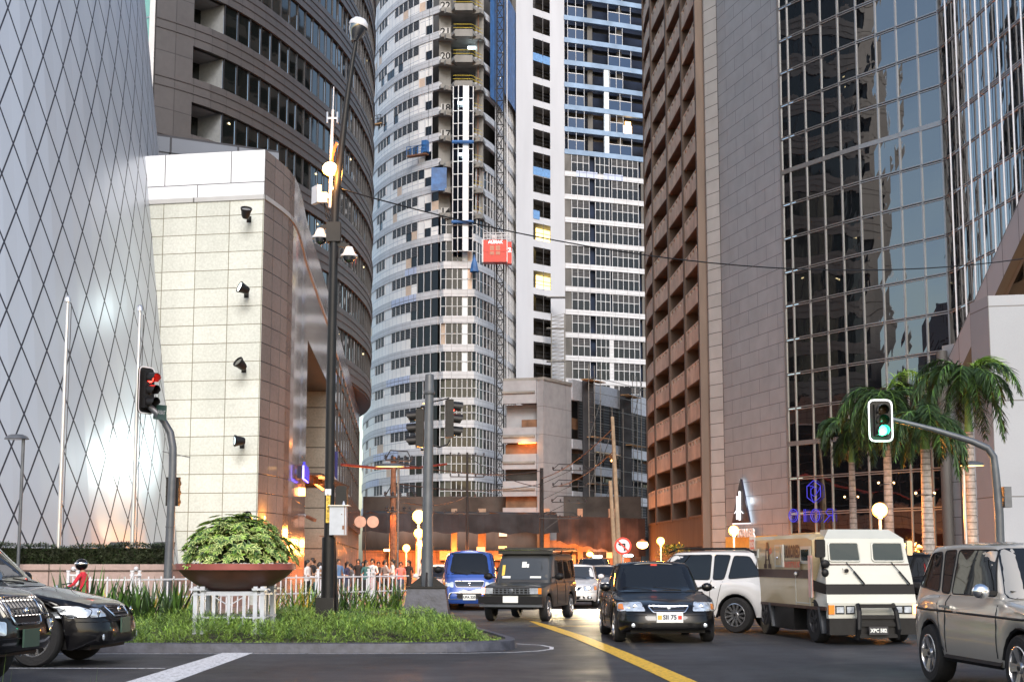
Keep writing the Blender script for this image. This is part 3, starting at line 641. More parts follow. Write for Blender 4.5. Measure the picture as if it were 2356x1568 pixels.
# right curved glass side
rw = Fac(curve([(-4.48, 171.9), (-2.9, 175.7), (-2.0, 179), (-.9, 184.5), (.1, 190), (.7, 196)], 22)); rb = MB(); rf = MB()
for k in range(len(ZL) - 1):
    z0, z1 = ZL[k], ZL[k + 1]; rw.wall(rb, 0, 22, z0, z0 + .85, .1, 0, .5)
    for i in range(0, 22, 3):
        c = rw.pt(i + 1); e = min(22, i + 3)
        if k > 12 and i < 4: continue
        mb = wn.new((c.x, c.y, z0 + 2), 1, 2); rw.wall(mb, i + .05, e - .05, z0 + .85, z1, -.03, 0)
        for q in range(i, e): rw.post(mb, q, z0 + .85, z1, .08, .1, -.03, 1)
        rw.wall(mb, i, e, (z0 + .85 + z1) / 2, (z0 + .85 + z1) / 2 + .08, .02, 1)
rb.build('floor_band', 'tower_band', r_)
mb = MB(); z = at(1170, 235, 185).z; rw.wall(mb, 9, 22, z, ZL[-1], .5, 0); rw.wall(mb, 3, 9, ZL[-6], ZL[-1], .4, 0); mb.build('safety_net', 'blue_tarp', r_)
# white shaft wall with stacked openings
ws = MB(); xa = Vector((.62, 189)); xb = Vector((7.4, 195)); d = xb - xa
def wp(px):
    t = (px - 1190) / 106; return xa + d * t
wz = at(1190, -60, 189).z; wb = at(1190, 900, 189).z
a_, b_ = wp(1226), wp(1264)
for A, B in ((wp(1189), a_), (b_, wp(1297))): wallseg(ws, A, B, 8, wz)
ops = [-71, -18, 35, 88, 138, 191, 243.5, 296, 349, 403, 458, 512, 567, 622, 676, 731, 785, 835]
zo = [at(1228, p, wp(1228).y).z for p in ops]; zprev = wz
dk = MB(); lt = MB(); tb = MB()
for i, z in enumerate(zo):
    hh = 2.35 if i not in () else 3.4
    wallseg(ws, a_, b_, z, zprev); zl_ = z - hh; zprev = zl_
    C, D = a_ + Vector((.4, 3.2)), b_ + Vector((-.0, 3.2))
    tgt = MB() if i in (11, 13) else dk
    wallseg(tgt, C, D, zl_, z)
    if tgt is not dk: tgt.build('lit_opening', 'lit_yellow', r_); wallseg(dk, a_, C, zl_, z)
    wallseg(ws, b_, D, zl_, z, 1); ws.face([(a_.x, a_.y, z), (b_.x, b_.y, z), (D.x, D.y, z), (C.x, C.y, z)], 1); ws.face([(a_.x, a_.y, zl_), (b_.x, b_.y, zl_), (D.x, D.y, zl_), (C.x, C.y, zl_)], 1)
    for zz in (.5, 1.0): tb.tube([(*a_, zl_ + zz), (*b_, zl_ + zz)], .04, 1, 5)
    tb.bar((a_.x + 1.4, a_.y + .9, zl_), (a_.x + 1.4, a_.y + .9, z), .07, .07, 1)
    if i in (3, 8): wallseg(tb, (a_.x, a_.y - .08), (b_.x, b_.y - .08), zl_ - .9, zl_ + .25, 0)
    if i in (10,): wallseg(tb, (a_.x, a_.y - .1), (a_.x + .9, a_.y - .1 + .8), zl_ - .4, zl_ + .8, 0)
wallseg(ws, a_, b_, 8, zprev)
ws.build('shaft_wall', ['white_paint', 'concrete'], r_); dk.build('shaft_opening', 'interior', r_); tb.build('guard_rail', [mat('light_tarp', (.16, .32, .60), .5, var=.2), 'steel_dark'], r_)
# right wing
wg = Fac(curve([(7.4, 195), (13, 197), (20.3, 200), (30, 205)], 26)); gb = MB(); gd = MB(); gc = MB(); lv2 = Wins('louvre_panel')
PZ = [404.5 + 53 * i for i in range(12, -1, -1)] + [353.5] + [353.5 - 51.3 * i for i in range(1, 10)]
ZW = [at(1296, p, 195).z for p in PZ]
for k in range(len(ZW) - 1):
    z0, z1 = ZW[k], ZW[k + 1]; up = PZ[k] < 360
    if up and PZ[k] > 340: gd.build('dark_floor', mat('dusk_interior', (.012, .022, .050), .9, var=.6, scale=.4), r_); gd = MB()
    wg.wall(gb, 0, 26, z0, z0 + (.7 if up else .72), .12, 1 if up else 0, .6); zz = z0 + (.7 if up else .72); zm = (zz + z1) / 2 + .1
    if up:
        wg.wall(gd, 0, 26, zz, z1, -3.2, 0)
        for t in (4.7, 9.6, 15.1, 19.5): c = wg.pt(t, -1.2); gc.box((c.x, c.y, (zz + z1) / 2), (.7, .7, z1 - zz), 0)
        for a2, b2 in ((0.6, 3.2), (7.2, 11) if k % 2 else (7.4, 9.6)):
            c = wg.pt(a2); mb = wn.new((c.x, c.y, zz), 2.5, 1.2); wg.wall(mb, a2, b2, zz, zm, -.05, 2)
            for q in range(3): wg.post(mb, a2 + (b2 - a2) * q / 2, zz, z1, .06, .06, -.03, 1)
            wg.wall(mb, a2, b2, zm, zm + .1, 0, 1)
        if 160 < PZ[k]:
            for t in (6.5, 15.2): wg.wall(gc, t, t + .75, zz, z1, .02, 1, .3)
        if abs(PZ[k] - 302) < 4: wg.wall(gc, 8.2, 11.2, zz, zm - .1, -.3, 2); wg.wall(gc, 10.6, 11.6, zz, z1 - .3, -1.3, 2)
    else:
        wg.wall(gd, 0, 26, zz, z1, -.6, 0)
        wg.wall(gb, 0, 1.0, zz, z1, .0, 2, .2)
        for a2, b2, lou in ((1.1, 3.9, 1), (4.9, 7.2, 0), (7.6, 12.0, 1), (13.1, 17.5, 0), (17.8, 22.5, 1), (23, 26, 0)):
            c = wg.pt((a2 + b2) / 2)
            mb = wn.new((c.x, c.y, zz), b2 - a2, 1.2); wg.wall(mb, a2, b2, zz, z1 if not lou else zm, -.05, 0)
            n_ = int((b2 - a2) / .85 + .5)
            for q in range(n_ + 1): wg.post(mb, a2 + (b2 - a2) * q / n_, zz, z1, .07, .08, -.04, 1)
            wg.wall(mb, a2, b2, zm, zm + .08, .02, 1)
            if lou: mb = lv2.new((c.x, c.y, zm), b2 - a2, 1); wg.wall(mb, a2, b2, zm, z1, -.03, 0)
        if k < 5: wg.wall(gb, 7.0, 7.7, zz, z1, .03, 0, .4)
        c = wg.pt(12.7); gb.box((c.x, c.y + .2, (zz + z1) / 2), (.35, .4, z1 - zz), 2)

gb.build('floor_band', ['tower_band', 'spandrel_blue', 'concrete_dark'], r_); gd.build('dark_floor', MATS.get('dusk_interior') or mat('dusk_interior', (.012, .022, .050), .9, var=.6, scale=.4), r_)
gc.build('floor_column', ['concrete_dark', 'stripe_white', 'lit_warm', 'lit_white'], r_); lv2.done(['louvre'], r_, 40)
for k, a2, b2 in ((12, 1.8, 5.2), (12, 6.2, 9.4), (1, 3.5, 6.8)): mb = MB(); wg.wall(mb, a2, b2, ZW[k] + .02, ZW[k] + .88, .16, 0); mb.build('foil_sheet', 'foil_panel', r_)
wn.done(['tower_glass', 'white_frame', 'blue_glass'], r_, 96)
mb = MB(); mb.prism([(-20, 200), (-8, 180), (-4.4, 178), (0, 197), (7.4, 199), (28, 208), (22, 232), (-20, 232)], 0, ZW[-1] - .3); mb.build('core', 'concrete_dark', r_)
# suspended platforms, hoist
def gondola(px, py, w_, Y, mt, lb, tilt):
    p = at(px, py, Y); t = thing('suspended_platform', lb, 'work platform', p, R(tilt))
    mb = MB(); mb.box((0, 0, -.1), (w_, .8, .16)); mb.build('deck', 'plywood' if mt == 'steel_dark' else 'rust', t, world=False)
    mb = MB()
    for x in range(6):
        for y in (-.4, .4): mb.bar((-w_ / 2 + w_ * x / 5, y, 0), (-w_ / 2 + w_ * x / 5, y, 1.05), .06, .06)
    for z in (.55, 1.05):
        for y in (-.4, .4): mb.bar((-w_ / 2, y, z), (w_ / 2, y, z), .06, .06)
    for x in (w_ / 2 - .3,): mb.box((x, 0, .9), (.7, .7, 1.5))
    mb.build('guard_frame', mt, t, world=False)
    mb = MB(); [mb.bar((x, .2, 1), (x, .35, 30), .03, .03) for x in (-w_ / 2, w_ / 2)]; mb.build('hanging_rope', 'steel_dark', t, world=False)
gondola(884, 282, 2.9, 184, 'steel_dark', 'orange-decked hanging work platform beside the left edge of the white tower', -30)
gondola(961, 356, 2.8, 173.5, 'blue_tarp', 'blue hanging work platform below the orange one on the white tower', -28)
r_ = thing('hoist_mast', 'tall dark lattice hoist mast up the front of the unfinished tower', 'hoist mast', (gx(1150, 167.5), 167.5, 0))
mb = MB(); X0 = gx(1150, 167.5); hw = .42
for a2 in (-hw, hw):
    for b2 in (-hw, hw): mb.bar((X0 + a2, 167.5 + b2, 0), (X0 + a2, 167.5 + b2, 72), .17, .17)
for i in range(48):
    z = i * 1.5; mb.box((X0, 167.1, z), (.9, .08, .1), 0); mb.bar((X0 - hw, 167.08, z), (X0 + hw, 167.08, z + 1.5), .07, .07); mb.bar((X0 + hw, 167.9, z), (X0 - hw, 167.9, z + 1.5), .07, .07)
mb.build('lattice', ['dark', 'alu'], r_)
mb = MB(); mb.cyl((gx(1166, 167), 167, 0), (gx(1166, 167), 167, 72), .06, 0, 6); mb.cyl((X0 + .7, 167.5, 0), (X0 + .7, 167.5, 72), .05, 1, 6); mb.cyl((X0 - .65, 167.5, 0), (X0 - .65, 167.5, 72), .05, 1, 6); mb.build('guide_pipe', ['white_frame', 'steel_dark'], r_)
mb = MB(); [mb.bar((X0, 167.9, z), (X0 - .6, 172, z), .1, .1) for z in ZL[4::3]]; [mb.bar((X0 + .3, 167.9, z), (-1.5, 177, z), .1, .1) for z in ZL[5::3]]; mb.build('wall_tie', 'alu', r_)
p = at(1139, 580, 166); t = thing('hoist_cage', 'red construction hoist cage climbing the lattice mast', 'hoist', p); W_ = 2.75; H_ = 2.65
mb = MB(); mb.box((0, 0, 0), (W_, 1.4, H_), 0); mb.box((0, -.72, 0), (W_ + .14, .06, .14), 0); [mb.box((x, -.73, 0), (.12, .06, H_), 0) for x in (-W_ / 2 + .06, -.7, 0, .7, W_ / 2 - .06)]; mb.build('cage', ['red_paint'], t, world=False)
mb = MB(); [mb.box((x, -.73, .1), (.5, .03, 1.1), 0) for x in (-.35, .35)]; mb.build('mesh_window', mat('cage_glass', (.45, .16, .10), .3, var=.2), t, world=False)
mb = MB(); mb.box((W_ / 2 + .06, 0, 0), (.1, 1.45, H_), 0); mb.box((-W_ / 2 - .1, -.1, 0), (.18, 1.3, H_ + .1), 0); mb.box((W_ / 2 + .35, .3, -.1), (.5, 1.0, H_), 1); mb.build('side_frame', ['white_frame', 'red_paint'], t, world=False)
mb = MB(); mb.add(*text_geo('ALIMAK', .48, .01, bold=.015), 0, frame_M((.05, -.79, H_ / 2 - .28), (1, 0, 0))); mb.build('lettering', 'sign_white', t, world=False)
mb = MB(); mb.box((W_ / 2 + .36, -.22, .2), (.42, .03, .7), 1); mb.add(*text_geo('2', .75, .01, bold=.02), 0, frame_M((W_ / 2 + .36, -.25, .2), (1, 0, 0))); mb.build('number_plate', ['sign_white', 'red_paint'], t, world=False)
mb = MB(); [mb.bar((x, y, H_ / 2), (x, y, H_ / 2 + .9), .07, .07) for x in (-1.35, -.6, .1, .8, 1.35, 1.8) for y in (-.6, .6)]; [mb.bar((-1.35, y, H_ / 2 + z), (1.85, y, H_ / 2 + z), .07, .07) for y in (-.6, .6) for z in (.45, .9)]; mb.box((-.1, 0, H_ / 2 + .35), (.6, .6, .6)); mb.build('roof_rail', 'white_frame', t, world=False)
# ================================================================ low podium block in front of the tower
r_ = thing('car_park_block', 'grey concrete podium with stacked openings, wrapped in scaffolding on its right side', 'building', (4, 145, 0))
pf = Fac([Vector(p) for p in ((gx(1158, 141.5), 141.5), (gx(1236, 140.6), 140.6), (gx(1251, 140), 140), (gx(1315, 145) + .06, 145))])
def zp(py, Y=141): return at(1200, py, Y).z
TOP = zp(876)
segs = [(876, 916), (916, 930), (983, 1006), (1006, 1018), (1044, 1079), (1106, 1141), (1167, 1192)]
mb = MB(); last = TOP
for a_, b_ in ((876, 928), (983, 1018), (1044, 1079), (1106, 1141), (1167, 1194)): pf.wall(mb, 0, 1, zp(b_), zp(a_), .25, 0, .6)
for b_ in (905, 1006, 1066, 1127, 1189): pf.wall(mb, 0, .97, zp(b_), zp(b_) + .22, .42, 1, .3)
pf.wall(mb, 0, 1, zp(983), zp(928), -1.2, 0)
pf.wall(mb, 1, 3, 0, TOP, .0, 0); pf.wall(mb, 0, 3, TOP, TOP + .3, .1, 1, .4)
mb.build('concrete_wall', ['podium_wall', 'concrete'], r_)
ws = Wins('opening')
for i, (a_, b_, m_) in enumerate(((964, 983, 1), (1018, 1044, 1), (1079, 1106, 0), (1141, 1167, 1))):
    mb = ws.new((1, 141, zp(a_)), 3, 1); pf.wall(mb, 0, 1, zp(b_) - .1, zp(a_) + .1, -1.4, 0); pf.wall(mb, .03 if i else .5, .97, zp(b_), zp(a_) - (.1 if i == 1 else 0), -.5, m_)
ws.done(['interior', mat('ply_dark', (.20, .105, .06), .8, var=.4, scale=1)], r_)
mb = MB(); pf.wall(mb, .45, .97, zp(1020), zp(1018) - .02, .05, 0, .1); mb.build('strip_light', 'neon_orange', r_)
lamp((gx(1205, 141), 140.4, zp(1024)), 60, (1, .4, .1), .3)
mb = MB(); mb.prism([(p.x, p.y + .6) for p in pf.p] + [(9, 156), (4, 160), (-.5, 150)], TOP - 1, TOP - .7); mb.build('roof', 'concrete_dark', r_)
r_ = thing('scaffolded_block', 'half-clad concrete building with louvred floors behind scaffolding', 'building', (11, 155, 0))
sf = Fac(curve([(gx(1315, 145) + .1, 145), (11, 153), (gx(1493, 163), 163), (20, 172)], 24))
BZ = [at(1337, p, 147).z for p in (904, 1013, 1069, 1131)]
mat('pale_band', (.40, .43, .49), .6, var=.15); mb = MB(); sf.wall(mb, 0, 24, BZ[0] - .9, BZ[0] + 1.2, .1, 0, .5); mb.build('parapet', 'pale_band', r_)
for z in BZ[1:]: mb = MB(); sf.wall(mb, 0, 24, z - .95, z, .12, 0, .6); mb.build('floor_band', 'pale_band', r_)
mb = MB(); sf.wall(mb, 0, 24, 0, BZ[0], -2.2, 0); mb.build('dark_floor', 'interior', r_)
lz = Wins('louvre_panel'); wn = Wins('window')
for k, (za, zb) in enumerate(((BZ[0] - 2.6, BZ[0] - .9), (BZ[1] + .0, BZ[1] + 2.4), (BZ[2] + .0, BZ[2] + 1.1), (BZ[3] + 0, BZ[3] + 1.2), (4.2, BZ[3] - .95))):
    for a_ in range(1, 23, 3):
        c = sf.pt(a_ + 1); mb = lz.new((c.x, c.y, za), 3, 2); sf.wall(mb, a_, a_ + 2.6, za, zb, -.02, 0)
        for q in (0, 1.3, 2.6): sf.post(mb, a_ + q, za, zb, .07, .08, 0, 1)
for k, z in enumerate(BZ[1:]):
    for a_ in range(1, 23, 3):
        c = sf.pt(a_ + 1); mb = wn.new((c.x, c.y, z), 2, 1.5); zt = (BZ[k] - .95 if k else BZ[0] - 2.6); sf.wall(mb, a_ + (.2 if a_ % 2 else .8), a_ + 2.3, z + 1.2, zt, -.9, 1 if rnd.random() < .3 else 0)
        sf.post(mb, a_ + 1.4, z + 1, zt, .08, .06, -.1, 2)
lz.done([MATS.get('louvre_dark') or tile('louvre_dark', (.085, .087, .095), (.06, .06, .07), (.01, .01, .012), 30, .3, .10, rough=.6, noise=.2), 'steel_dark'], r_); wn.done(['tower_glass', 'ply_dark', 'alu'], r_)
for t, z, w_, m_ in ((15.4, BZ[1] - 2.5, 1.6, 'lit_white'), (6.2, BZ[1] - 2.3, 1.2, 'lit_warm'), (11.2, BZ[2] - 2.8, 1.5, 'lit_room'), (8.6, BZ[2] + 1.0, .6, 'amber')):
    c = sf.pt(t, -.8); mb = MB(); mb.box((c.x, c.y, z), (w_, .2, .22)); mb.build('strip_light', m_, r_); lamp((c.x, c.y - .3, z - .2), 25, (1, .8, .5) if m_ != 'lit_white' else (.8, 1, .95), .3)
for t in (1.6, 8.6, 18.6): c = sf.pt(t, .8); mb = MB(); mb.box((c.x, c.y, 10.2), (1.15, .9, 20.2), 0); mb.build('netted_column', 'net_dark', r_)
t_ = thing('scaffolding', 'steel tube scaffolding with plank platforms against the louvred block', 'scaffolding', (11, 150, 0))
mb = MB()
for q in range(25):
    t = q * .98
    if 2.6 < t < 3.4: continue
    a_, b_ = sf.pt(t, 1.0), sf.pt(t, 2.0); zt = 21.5 if (t < 3 or 7.5 < t < 10.5 or 17.5 < t < 20.5) else 17.6
    if q % 2 == 0 or t < 3 or 8 < t < 10.5: mb.bar((*b_, 0), (*b_, zt), .07); 
for z in [i * 1.55 + 3.2 for i in range(12)]:
    for off in (2.0,):
        for i in range(0, 24, 2): A, B = sf.pt(i, off), sf.pt(i + 2, off); mb.bar((*A, z), (*B, z), .05); mb.bar((*A, z + .8), (*B, z + .8), .04) if i in (0, 8, 18) else 0
for i, zz in ((0, 4), (0, 9), (0, 14), (2, 6.5), (2, 11.5), (8, 17), (18, 16)):
    A, B = sf.pt(i, 2.05), sf.pt(i + 2, 2.05); mb.bar((*A, zz), (*B, zz + 4), .06)
mb.build('tubes', 'alu' if False else mat('tube_steel', (.16, .155, .15), .5, metal=.4, var=.2), t_)
mb = MB()
for i, z in ((0, 20), (7, 19.3), (18, 18.6), (1, 14.2), (8, 14), (1, 9.4), (19, 12)): A, B = sf.pt(i, 1.5), sf.pt(i + 3, 1.5); mb.bar((*A, z), (*B, z), .9, .08, 0, up=(0, 0, 1))
mb.build('plank_platform', 'plywood', t_)
t_ = thing('scaffold_tower', 'slim scaffold tower standing against the white shaft wall', 'scaffolding', (5.2, 188, 0))
mb = MB(); za, zb = at(1270, 880, 190).z, at(1270, 720, 190).z; n = 9
for x in (5.35, 7.15): [mb.bar((x, y, TOP - .6), (x, y, zb), .12) for y in (190.3, 191.5)]
for i in range(n * 2): z = za + (zb - za) * i / n / 2; mb.bar((5.35, 190.3, z), (7.15, 190.3, z), .08); mb.bar((5.35, 190.25, z), (7.15, 190.25, z + (zb - za) / n / 2), .06)
for z in (za + 3, za + 7.5, za + 11.8): mb.box((6, 190.8, z), (2.6, 1.2, .1))
mb.build('tubes', 'tube_steel', t_)
# ---- street level of the building site
r_ = thing('site_hoarding', 'boarded street-level floors of the building site under a dark net canopy', 'building site', (2, 138, 0))
mb = MB(); wallseg(mb, (-14.5, 139), (12.5, 139), 0, 2.6, 0); wallseg(mb, (-15, 143), (13, 143), 2.6, 4.6, 1); wallseg(mb, (-15, 143.5), (13, 143.5), 4.6, 8, 2); mb.build('board_wall', ['hoarding', 'concrete_dark', 'interior'], r_)
for x, w_ in ((-11.5, .7), (-9.0, .6), (-5.6, .55), (-2.9, .75), (3.2, .9), (6.6, .5), (9.8, .9)):
    mb = MB(); mb.box((x, 138.4, 3.3), (w_, w_, 6.6)); mb.build('column', mat('col_orange', (.36, .24, .17), .8, var=.15) if 'col_orange' not in MATS else 'col_orange', r_)
mb = MB(); mb.box((6.5, 138.6, 3.0), (6.6, .6, 1.1)); mb.box((-3, 138.6, 2.1), (8, .3, .9)); mb.build('beam', 'col_orange', r_)
def sheet(mb, P, nx=24, sag=.3, m=0):
    a, b, c, d = [Vector(p) for p in P]
    for i in range(nx):
        for j in range(4):
            q = []
            for (s, t) in ((i / nx, j / 4), ((i + 1) / nx, j / 4), ((i + 1) / nx, (j + 1) / 4), (i / nx, (j + 1) / 4)):
                p = a.lerp(b, s).lerp(d.lerp(c, s), t); p.z -= sag * 4 * t * (1 - t) * .3 + .12 * math.sin(s * 40 + t * 3) * t; p.y += .15 * math.sin(s * 33); q.append(p)
            mb.face(q, m)
mb = MB(); sheet(mb, ((-14.2, 136, 6.1), (4.2, 133, 5.9), (4.4, 133.2, 4.1), (-14.2, 136, 4.3))); sheet(mb, ((-14.2, 139, 6.4), (4.2, 137.5, 6.2), (4.2, 133, 5.9), (-14.2, 136, 6.1))); mb.build('net_canopy', 'net_dark', r_, 60)
mb = MB(); sheet(mb, ((4.2, 135, 5.8), (12.8, 137, 5.6), (12.8, 137, 1.9), (4.2, 135, 3.4))); mb.build('hanging_net', mat('net_brown', (.06, .035, .03), .9, var=.6, scale=.5), r_, 60)
mb = MB(); [mb.tube([(-14 + i * 1.9, 137.5, 4.6), (-13.1 + i * 1.9, 137.5, 5.3), (-12.1 + i * 1.9, 137.5, 4.6)], .05, 0, 5) for i in range(14)]; mb.tube([(-14, 137.5, 4.6), (12, 137.5, 4.6)], .08, 0, 5); mb.build('truss', 'rust', r_)
for x, z, m_ in ((-11.9, 2.6, 'lit_warm'), (-8.6, 3.5, 'lit_room'), (-3.0, 2.5, 'lit_room'), (-.9, 2.6, 'lit_room'), (3.9, 2.0, 'lit_white'), (8.2, 2.0, 'lit_white'), (9.5, 2.0, 'lit_room'), (11.2, 2.1, 'lit_white'), (-.9, 4.4, 'lit_room')):
    mb = MB(); mb.box((x, 137.9 if z < 4 else 142.8, z), (.9 if m_ != 'lit_room' else .8, .1, .22 if m_ != 'lit_room' else .8)); mb.build('lit_opening' if m_ == 'lit_room' else 'strip_light', m_ if m_ != 'lit_room' else (MATS.get('dim_window') or emit('dim_window', (1, .55, .22), .45)), r_)
mb = MB(); mb.box((3.6, 137.4, 1.3), (5.0, 1, 1.7)); mb.box((9, 137.2, 1.1), (4.6, 1, 1.5)); mb.build('site_shed', 'ply_dark', r_)

# ================================================================ brown balcony tower
r_ = thing('balcony_tower', 'brown concrete tower with slotted balcony parapets and thin vertical fins', 'building', (14, 125, 0))
bt = Fac(curve([(14.3, 147), (13.45, 141), (13.2, 135), (13.4, 130), (13.9, 123), (14.3, 115), (14.62, 107.6)], 20))
rec = Wins('balcony')
for k in range(-1, 18):
    z = 8.06 + 3.03 * k
    for b_ in range(5):
        a_ = b_ * 4; c = bt.pt(a_ + 2); mb = rec.new((c.x, c.y, z), 7, 3); e = a_ + 4
        if k >= 0:
            bt.wall(mb, a_ + .1, e - .1, z - 1.55, z - .42, .0, 0, .18); bt.wall(mb, a_ + .1, e - .1, z - .12, z, .0, 0, .18)
            for q in (.1, .85, 1.6, 2.35, 3.1, 3.55): bt.wall(mb, a_ + q, a_ + q + (.35 if q not in (.1, 3.55) else .35), z - .42, z - .12, .0, 0, .18)
            bt.wall(mb, a_, e, z - 1.5, z - 1.35, -.05, 1, 2.6)
            bt.wall(mb, a_ + .1, e - .1, z - 1.62, z - 1.55, -.02, 1, .2)
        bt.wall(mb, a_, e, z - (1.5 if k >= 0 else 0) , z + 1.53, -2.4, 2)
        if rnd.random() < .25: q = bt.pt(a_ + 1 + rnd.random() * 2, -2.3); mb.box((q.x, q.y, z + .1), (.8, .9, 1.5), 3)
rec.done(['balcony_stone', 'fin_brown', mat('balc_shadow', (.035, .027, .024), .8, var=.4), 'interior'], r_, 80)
mb = MB(); bt.wall(mb, 0, 20, 0, 4.95, 0, 0); bt.wall(mb, 0, 20, 4.95, 5.1, .06, 0, 1.5)
for b_ in range(6): bt.post(mb, b_ * 4 + (0 if b_ else .02), 4.9, 62, .5, .22, -.12, 0); c = bt.pt(b_ * 4, -1.2); n_ = bt.n[b_ * 4]; mb.box((c.x, c.y, 33), (.35, 2.4, 56), 0, rz=math.atan2(n_.y, n_.x) - math.pi / 2)
c = bt.pt(20); mb.box((c.x + .15, c.y - .15, 31), (.9, .7, 62), 0)
mb.build('fin_wall', 'fin_brown', r_)
mb = MB(); bt.wall(mb, 15.2, 19.4, .1, 2.7, .04, 0); mb.build('garage_door', 'interior', r_)
# ================================================================ grey panelled building with glass wall
r_ = thing('glass_office_building', 'tall office building with pale grey panelled flank and dark gridded glass wall', 'building', (20, 95, 0))
mb = MB(); ga = [Vector((14.95, 108.0)), Vector((14.95, 106.6)), Vector((15.75, 105.2))]; gf = Fac(ga); gf.wall(mb, 0, 2, 0, 52); mb.build('corner_column', 'gutter_panel', r_)
gw = Fac(resample([(15.75, 105.1), (18.5, 95.1)], 6)); mb = MB(); gw.wall(mb, 0, 6, 2.4, 52); mb.build('panelled_wall', 'grey_panel', r_)
mb = MB(); gw.wall(mb, 0, 6, 0, 2.4, -1.5); mb.build('street_recess', 'interior', r_)
mb = MB(); gw.wall(mb, .0, 5, 2.45, 3.3, .06, 0); mb.build('yellow_fascia', mat('fascia_yellow', (.75, .48, .12), .6, var=.1), r_)  # panel in plain yellow colour, no emission
cw = Fac([gw.p[-1] + Vector((.02, -.02))] + resample([(18.95, 94.3), (21.75, 89.75), (22.3, 88.95), (26.1, 83.75)], 8))
cw2 = Fac([Vector((26.1, 83.75)), Vector((26.3, 82.4))] + resample([(26.3, 82.4), (27.3, 71.7), (28.3, 60)], 16)[1:])
gz = Wins('glass_pane')
ROWZ = [9.33 + 2.33 * i for i in range(-4, 18)]
def pane(fc, i, z0, z1, wn_, m=0, off=-.03):
    c = fc.pt(i + .5); mb = wn_.new((c.x, c.y, (z0 + z1) / 2), 1.5, 2.3)
    a, b = fc.pt(i + .02, off), fc.pt(i + .98, off); n_ = fc.n[i] * 1; nx = 4
    tx, tz, cur = rnd.gauss(0, .006), rnd.gauss(0, .006), rnd.gauss(.004, .006)
    for q in range(nx):
        for s_ in range(nx):
            P = []
            for (u, v_) in ((q / nx, s_ / nx), ((q + 1) / nx, s_ / nx), ((q + 1) / nx, (s_ + 1) / nx), (q / nx, (s_ + 1) / nx)):
                o = tx * (u - .5) + tz * (v_ - .5) + cur * (1 - (2 * u - 1) ** 2) * (1 - (2 * v_ - 1) ** 2); p = a.lerp(b, u) + n_ * o
                P.append((p.x, p.y, z0 + (z1 - z0) * v_))
            mb.face(P, m)
    return mb
rake = lambda y: 13.9 + (82 - y) * .68
for k in range(len(ROWZ) - 1):
    for i in range(9): pane(cw, i, ROWZ[k] + .02, ROWZ[k + 1] - .02, gz)
    for i in range(15):
        c = cw2.pt(i + .5)
        if ROWZ[k + 1] > rake(c.y) - .5: pane(cw2, i, ROWZ[k] + .02, ROWZ[k + 1] - .02, gz)
gz.done(['curtain_glass'], r_, 97)
mb = MB()
for i in range(10): cw.post(mb, i, 0, 50, .10 if i else .22, .05, -.02, 0)
for i in range(1, 16):
    c = cw2.pt(i); zb = rake(c.y) + .1; mb.cyl((c.x + cw2.n[i].x * .15, c.y, zb), (c.x + cw2.n[i].x * .15, c.y, 50), .06, 1, 8)
for k, z in enumerate(ROWZ):
    thick = (k - 4) % 8 == 0
    for dz in ((-.07, .07) if not thick else (-.12, .0, .12)): cw.wall(mb, 0, 9, z + dz - .03, z + dz + .03, .03, 0, .06)
    if thick: cw.wall(mb, 0, 9, z - .15, z + .15, .025, 0)
    for i in range(15):
        if z > rake(cw2.pt(i + .5).y) + .2:
            for dz in ((-.06, .06) if not thick else (-.12, 0, .12)): cw2.wall(mb, i, i + 1, z + dz - .025, z + dz + .025, .03, 0, .05)
mb.build('mullion_grid', ['alu', mat('mullion_white', (.75, .76, .8), .3, metal=.3, var=0)], r_)
mb = MB(); cw.wall(mb, 0, 9, 0, 50, -1.2); cw2.wall(mb, 0, 16, 12, 50, -1.2); mb.build('backing', 'dark', r_)
# raking beam, soffit, columns
mb = MB(); P0, P1 = Vector((26.15, 83.2, rake(83.2))), Vector((28.45, 57.5, rake(57.5)))
wallq = lambda a, b, c, d, l0=0: mb.face([a, b, c, d], 0, [(0, 0), (26, 0), (26, 1.8), (0, 1.8)])
o = Vector((-.55, 0, 0)); dn = Vector((0, 0, -2.1))
wallq(P0 + o + dn, P1 + o + dn, P1 + o, P0 + o); mb.face([P0, P1, P1 + o, P0 + o], 0, [(0, 0), (26, 0), (26, .6), (0, .6)])
mb.build('raking_beam', MATS.get('beam_panel') or tile('beam_panel', (.40, .41, .44), (.37, .38, .41), (.06, .06, .06), 2.1, 1.75, .03, rough=.5, noise=.08), r_)
mb = MB(); r2 = Vector((14, 0, 0)); e = Vector((0, 0, -.35)); mb.face([P0 + o + dn, P1 + o + dn, P1 + dn + r2, P0 + dn + r2]); mb.face([P0 + dn + o + e + V(.5, 0, 0), P1 + dn + o + e + V(.5, 0, 0), P1 + dn + o + V(.5, 0, 0), P0 + dn + o + V(.5, 0, 0)]); mb.build('soffit', MATS.get('soffit_brown') or tile('soffit_brown', (.10, .075, .065), (.09, .07, .06), (.2, .16, .12), 4, 4, .03, rough=.5), r_)
bwf = Fac([Vector(p) for p in ((25.5, 83.4), (26.0, 82.3), (27.8, 80.5), (30, 79), (44, 76))]); mb = MB(); bwf.wall(mb, 0, 4, 0, 14.2); mb.build('base_wall', 'grey_panel', r_)
mb = MB(); mb.cyl((25.3, 82.8, 0), (25.3, 82.8, 13.8), .32, 0, 14); mb.cyl((26.1, 81.9, 0), (26.1, 81.9, 13.5), .28, 0, 14); mb.build('round_column', 'gutter_panel', r_, 40)
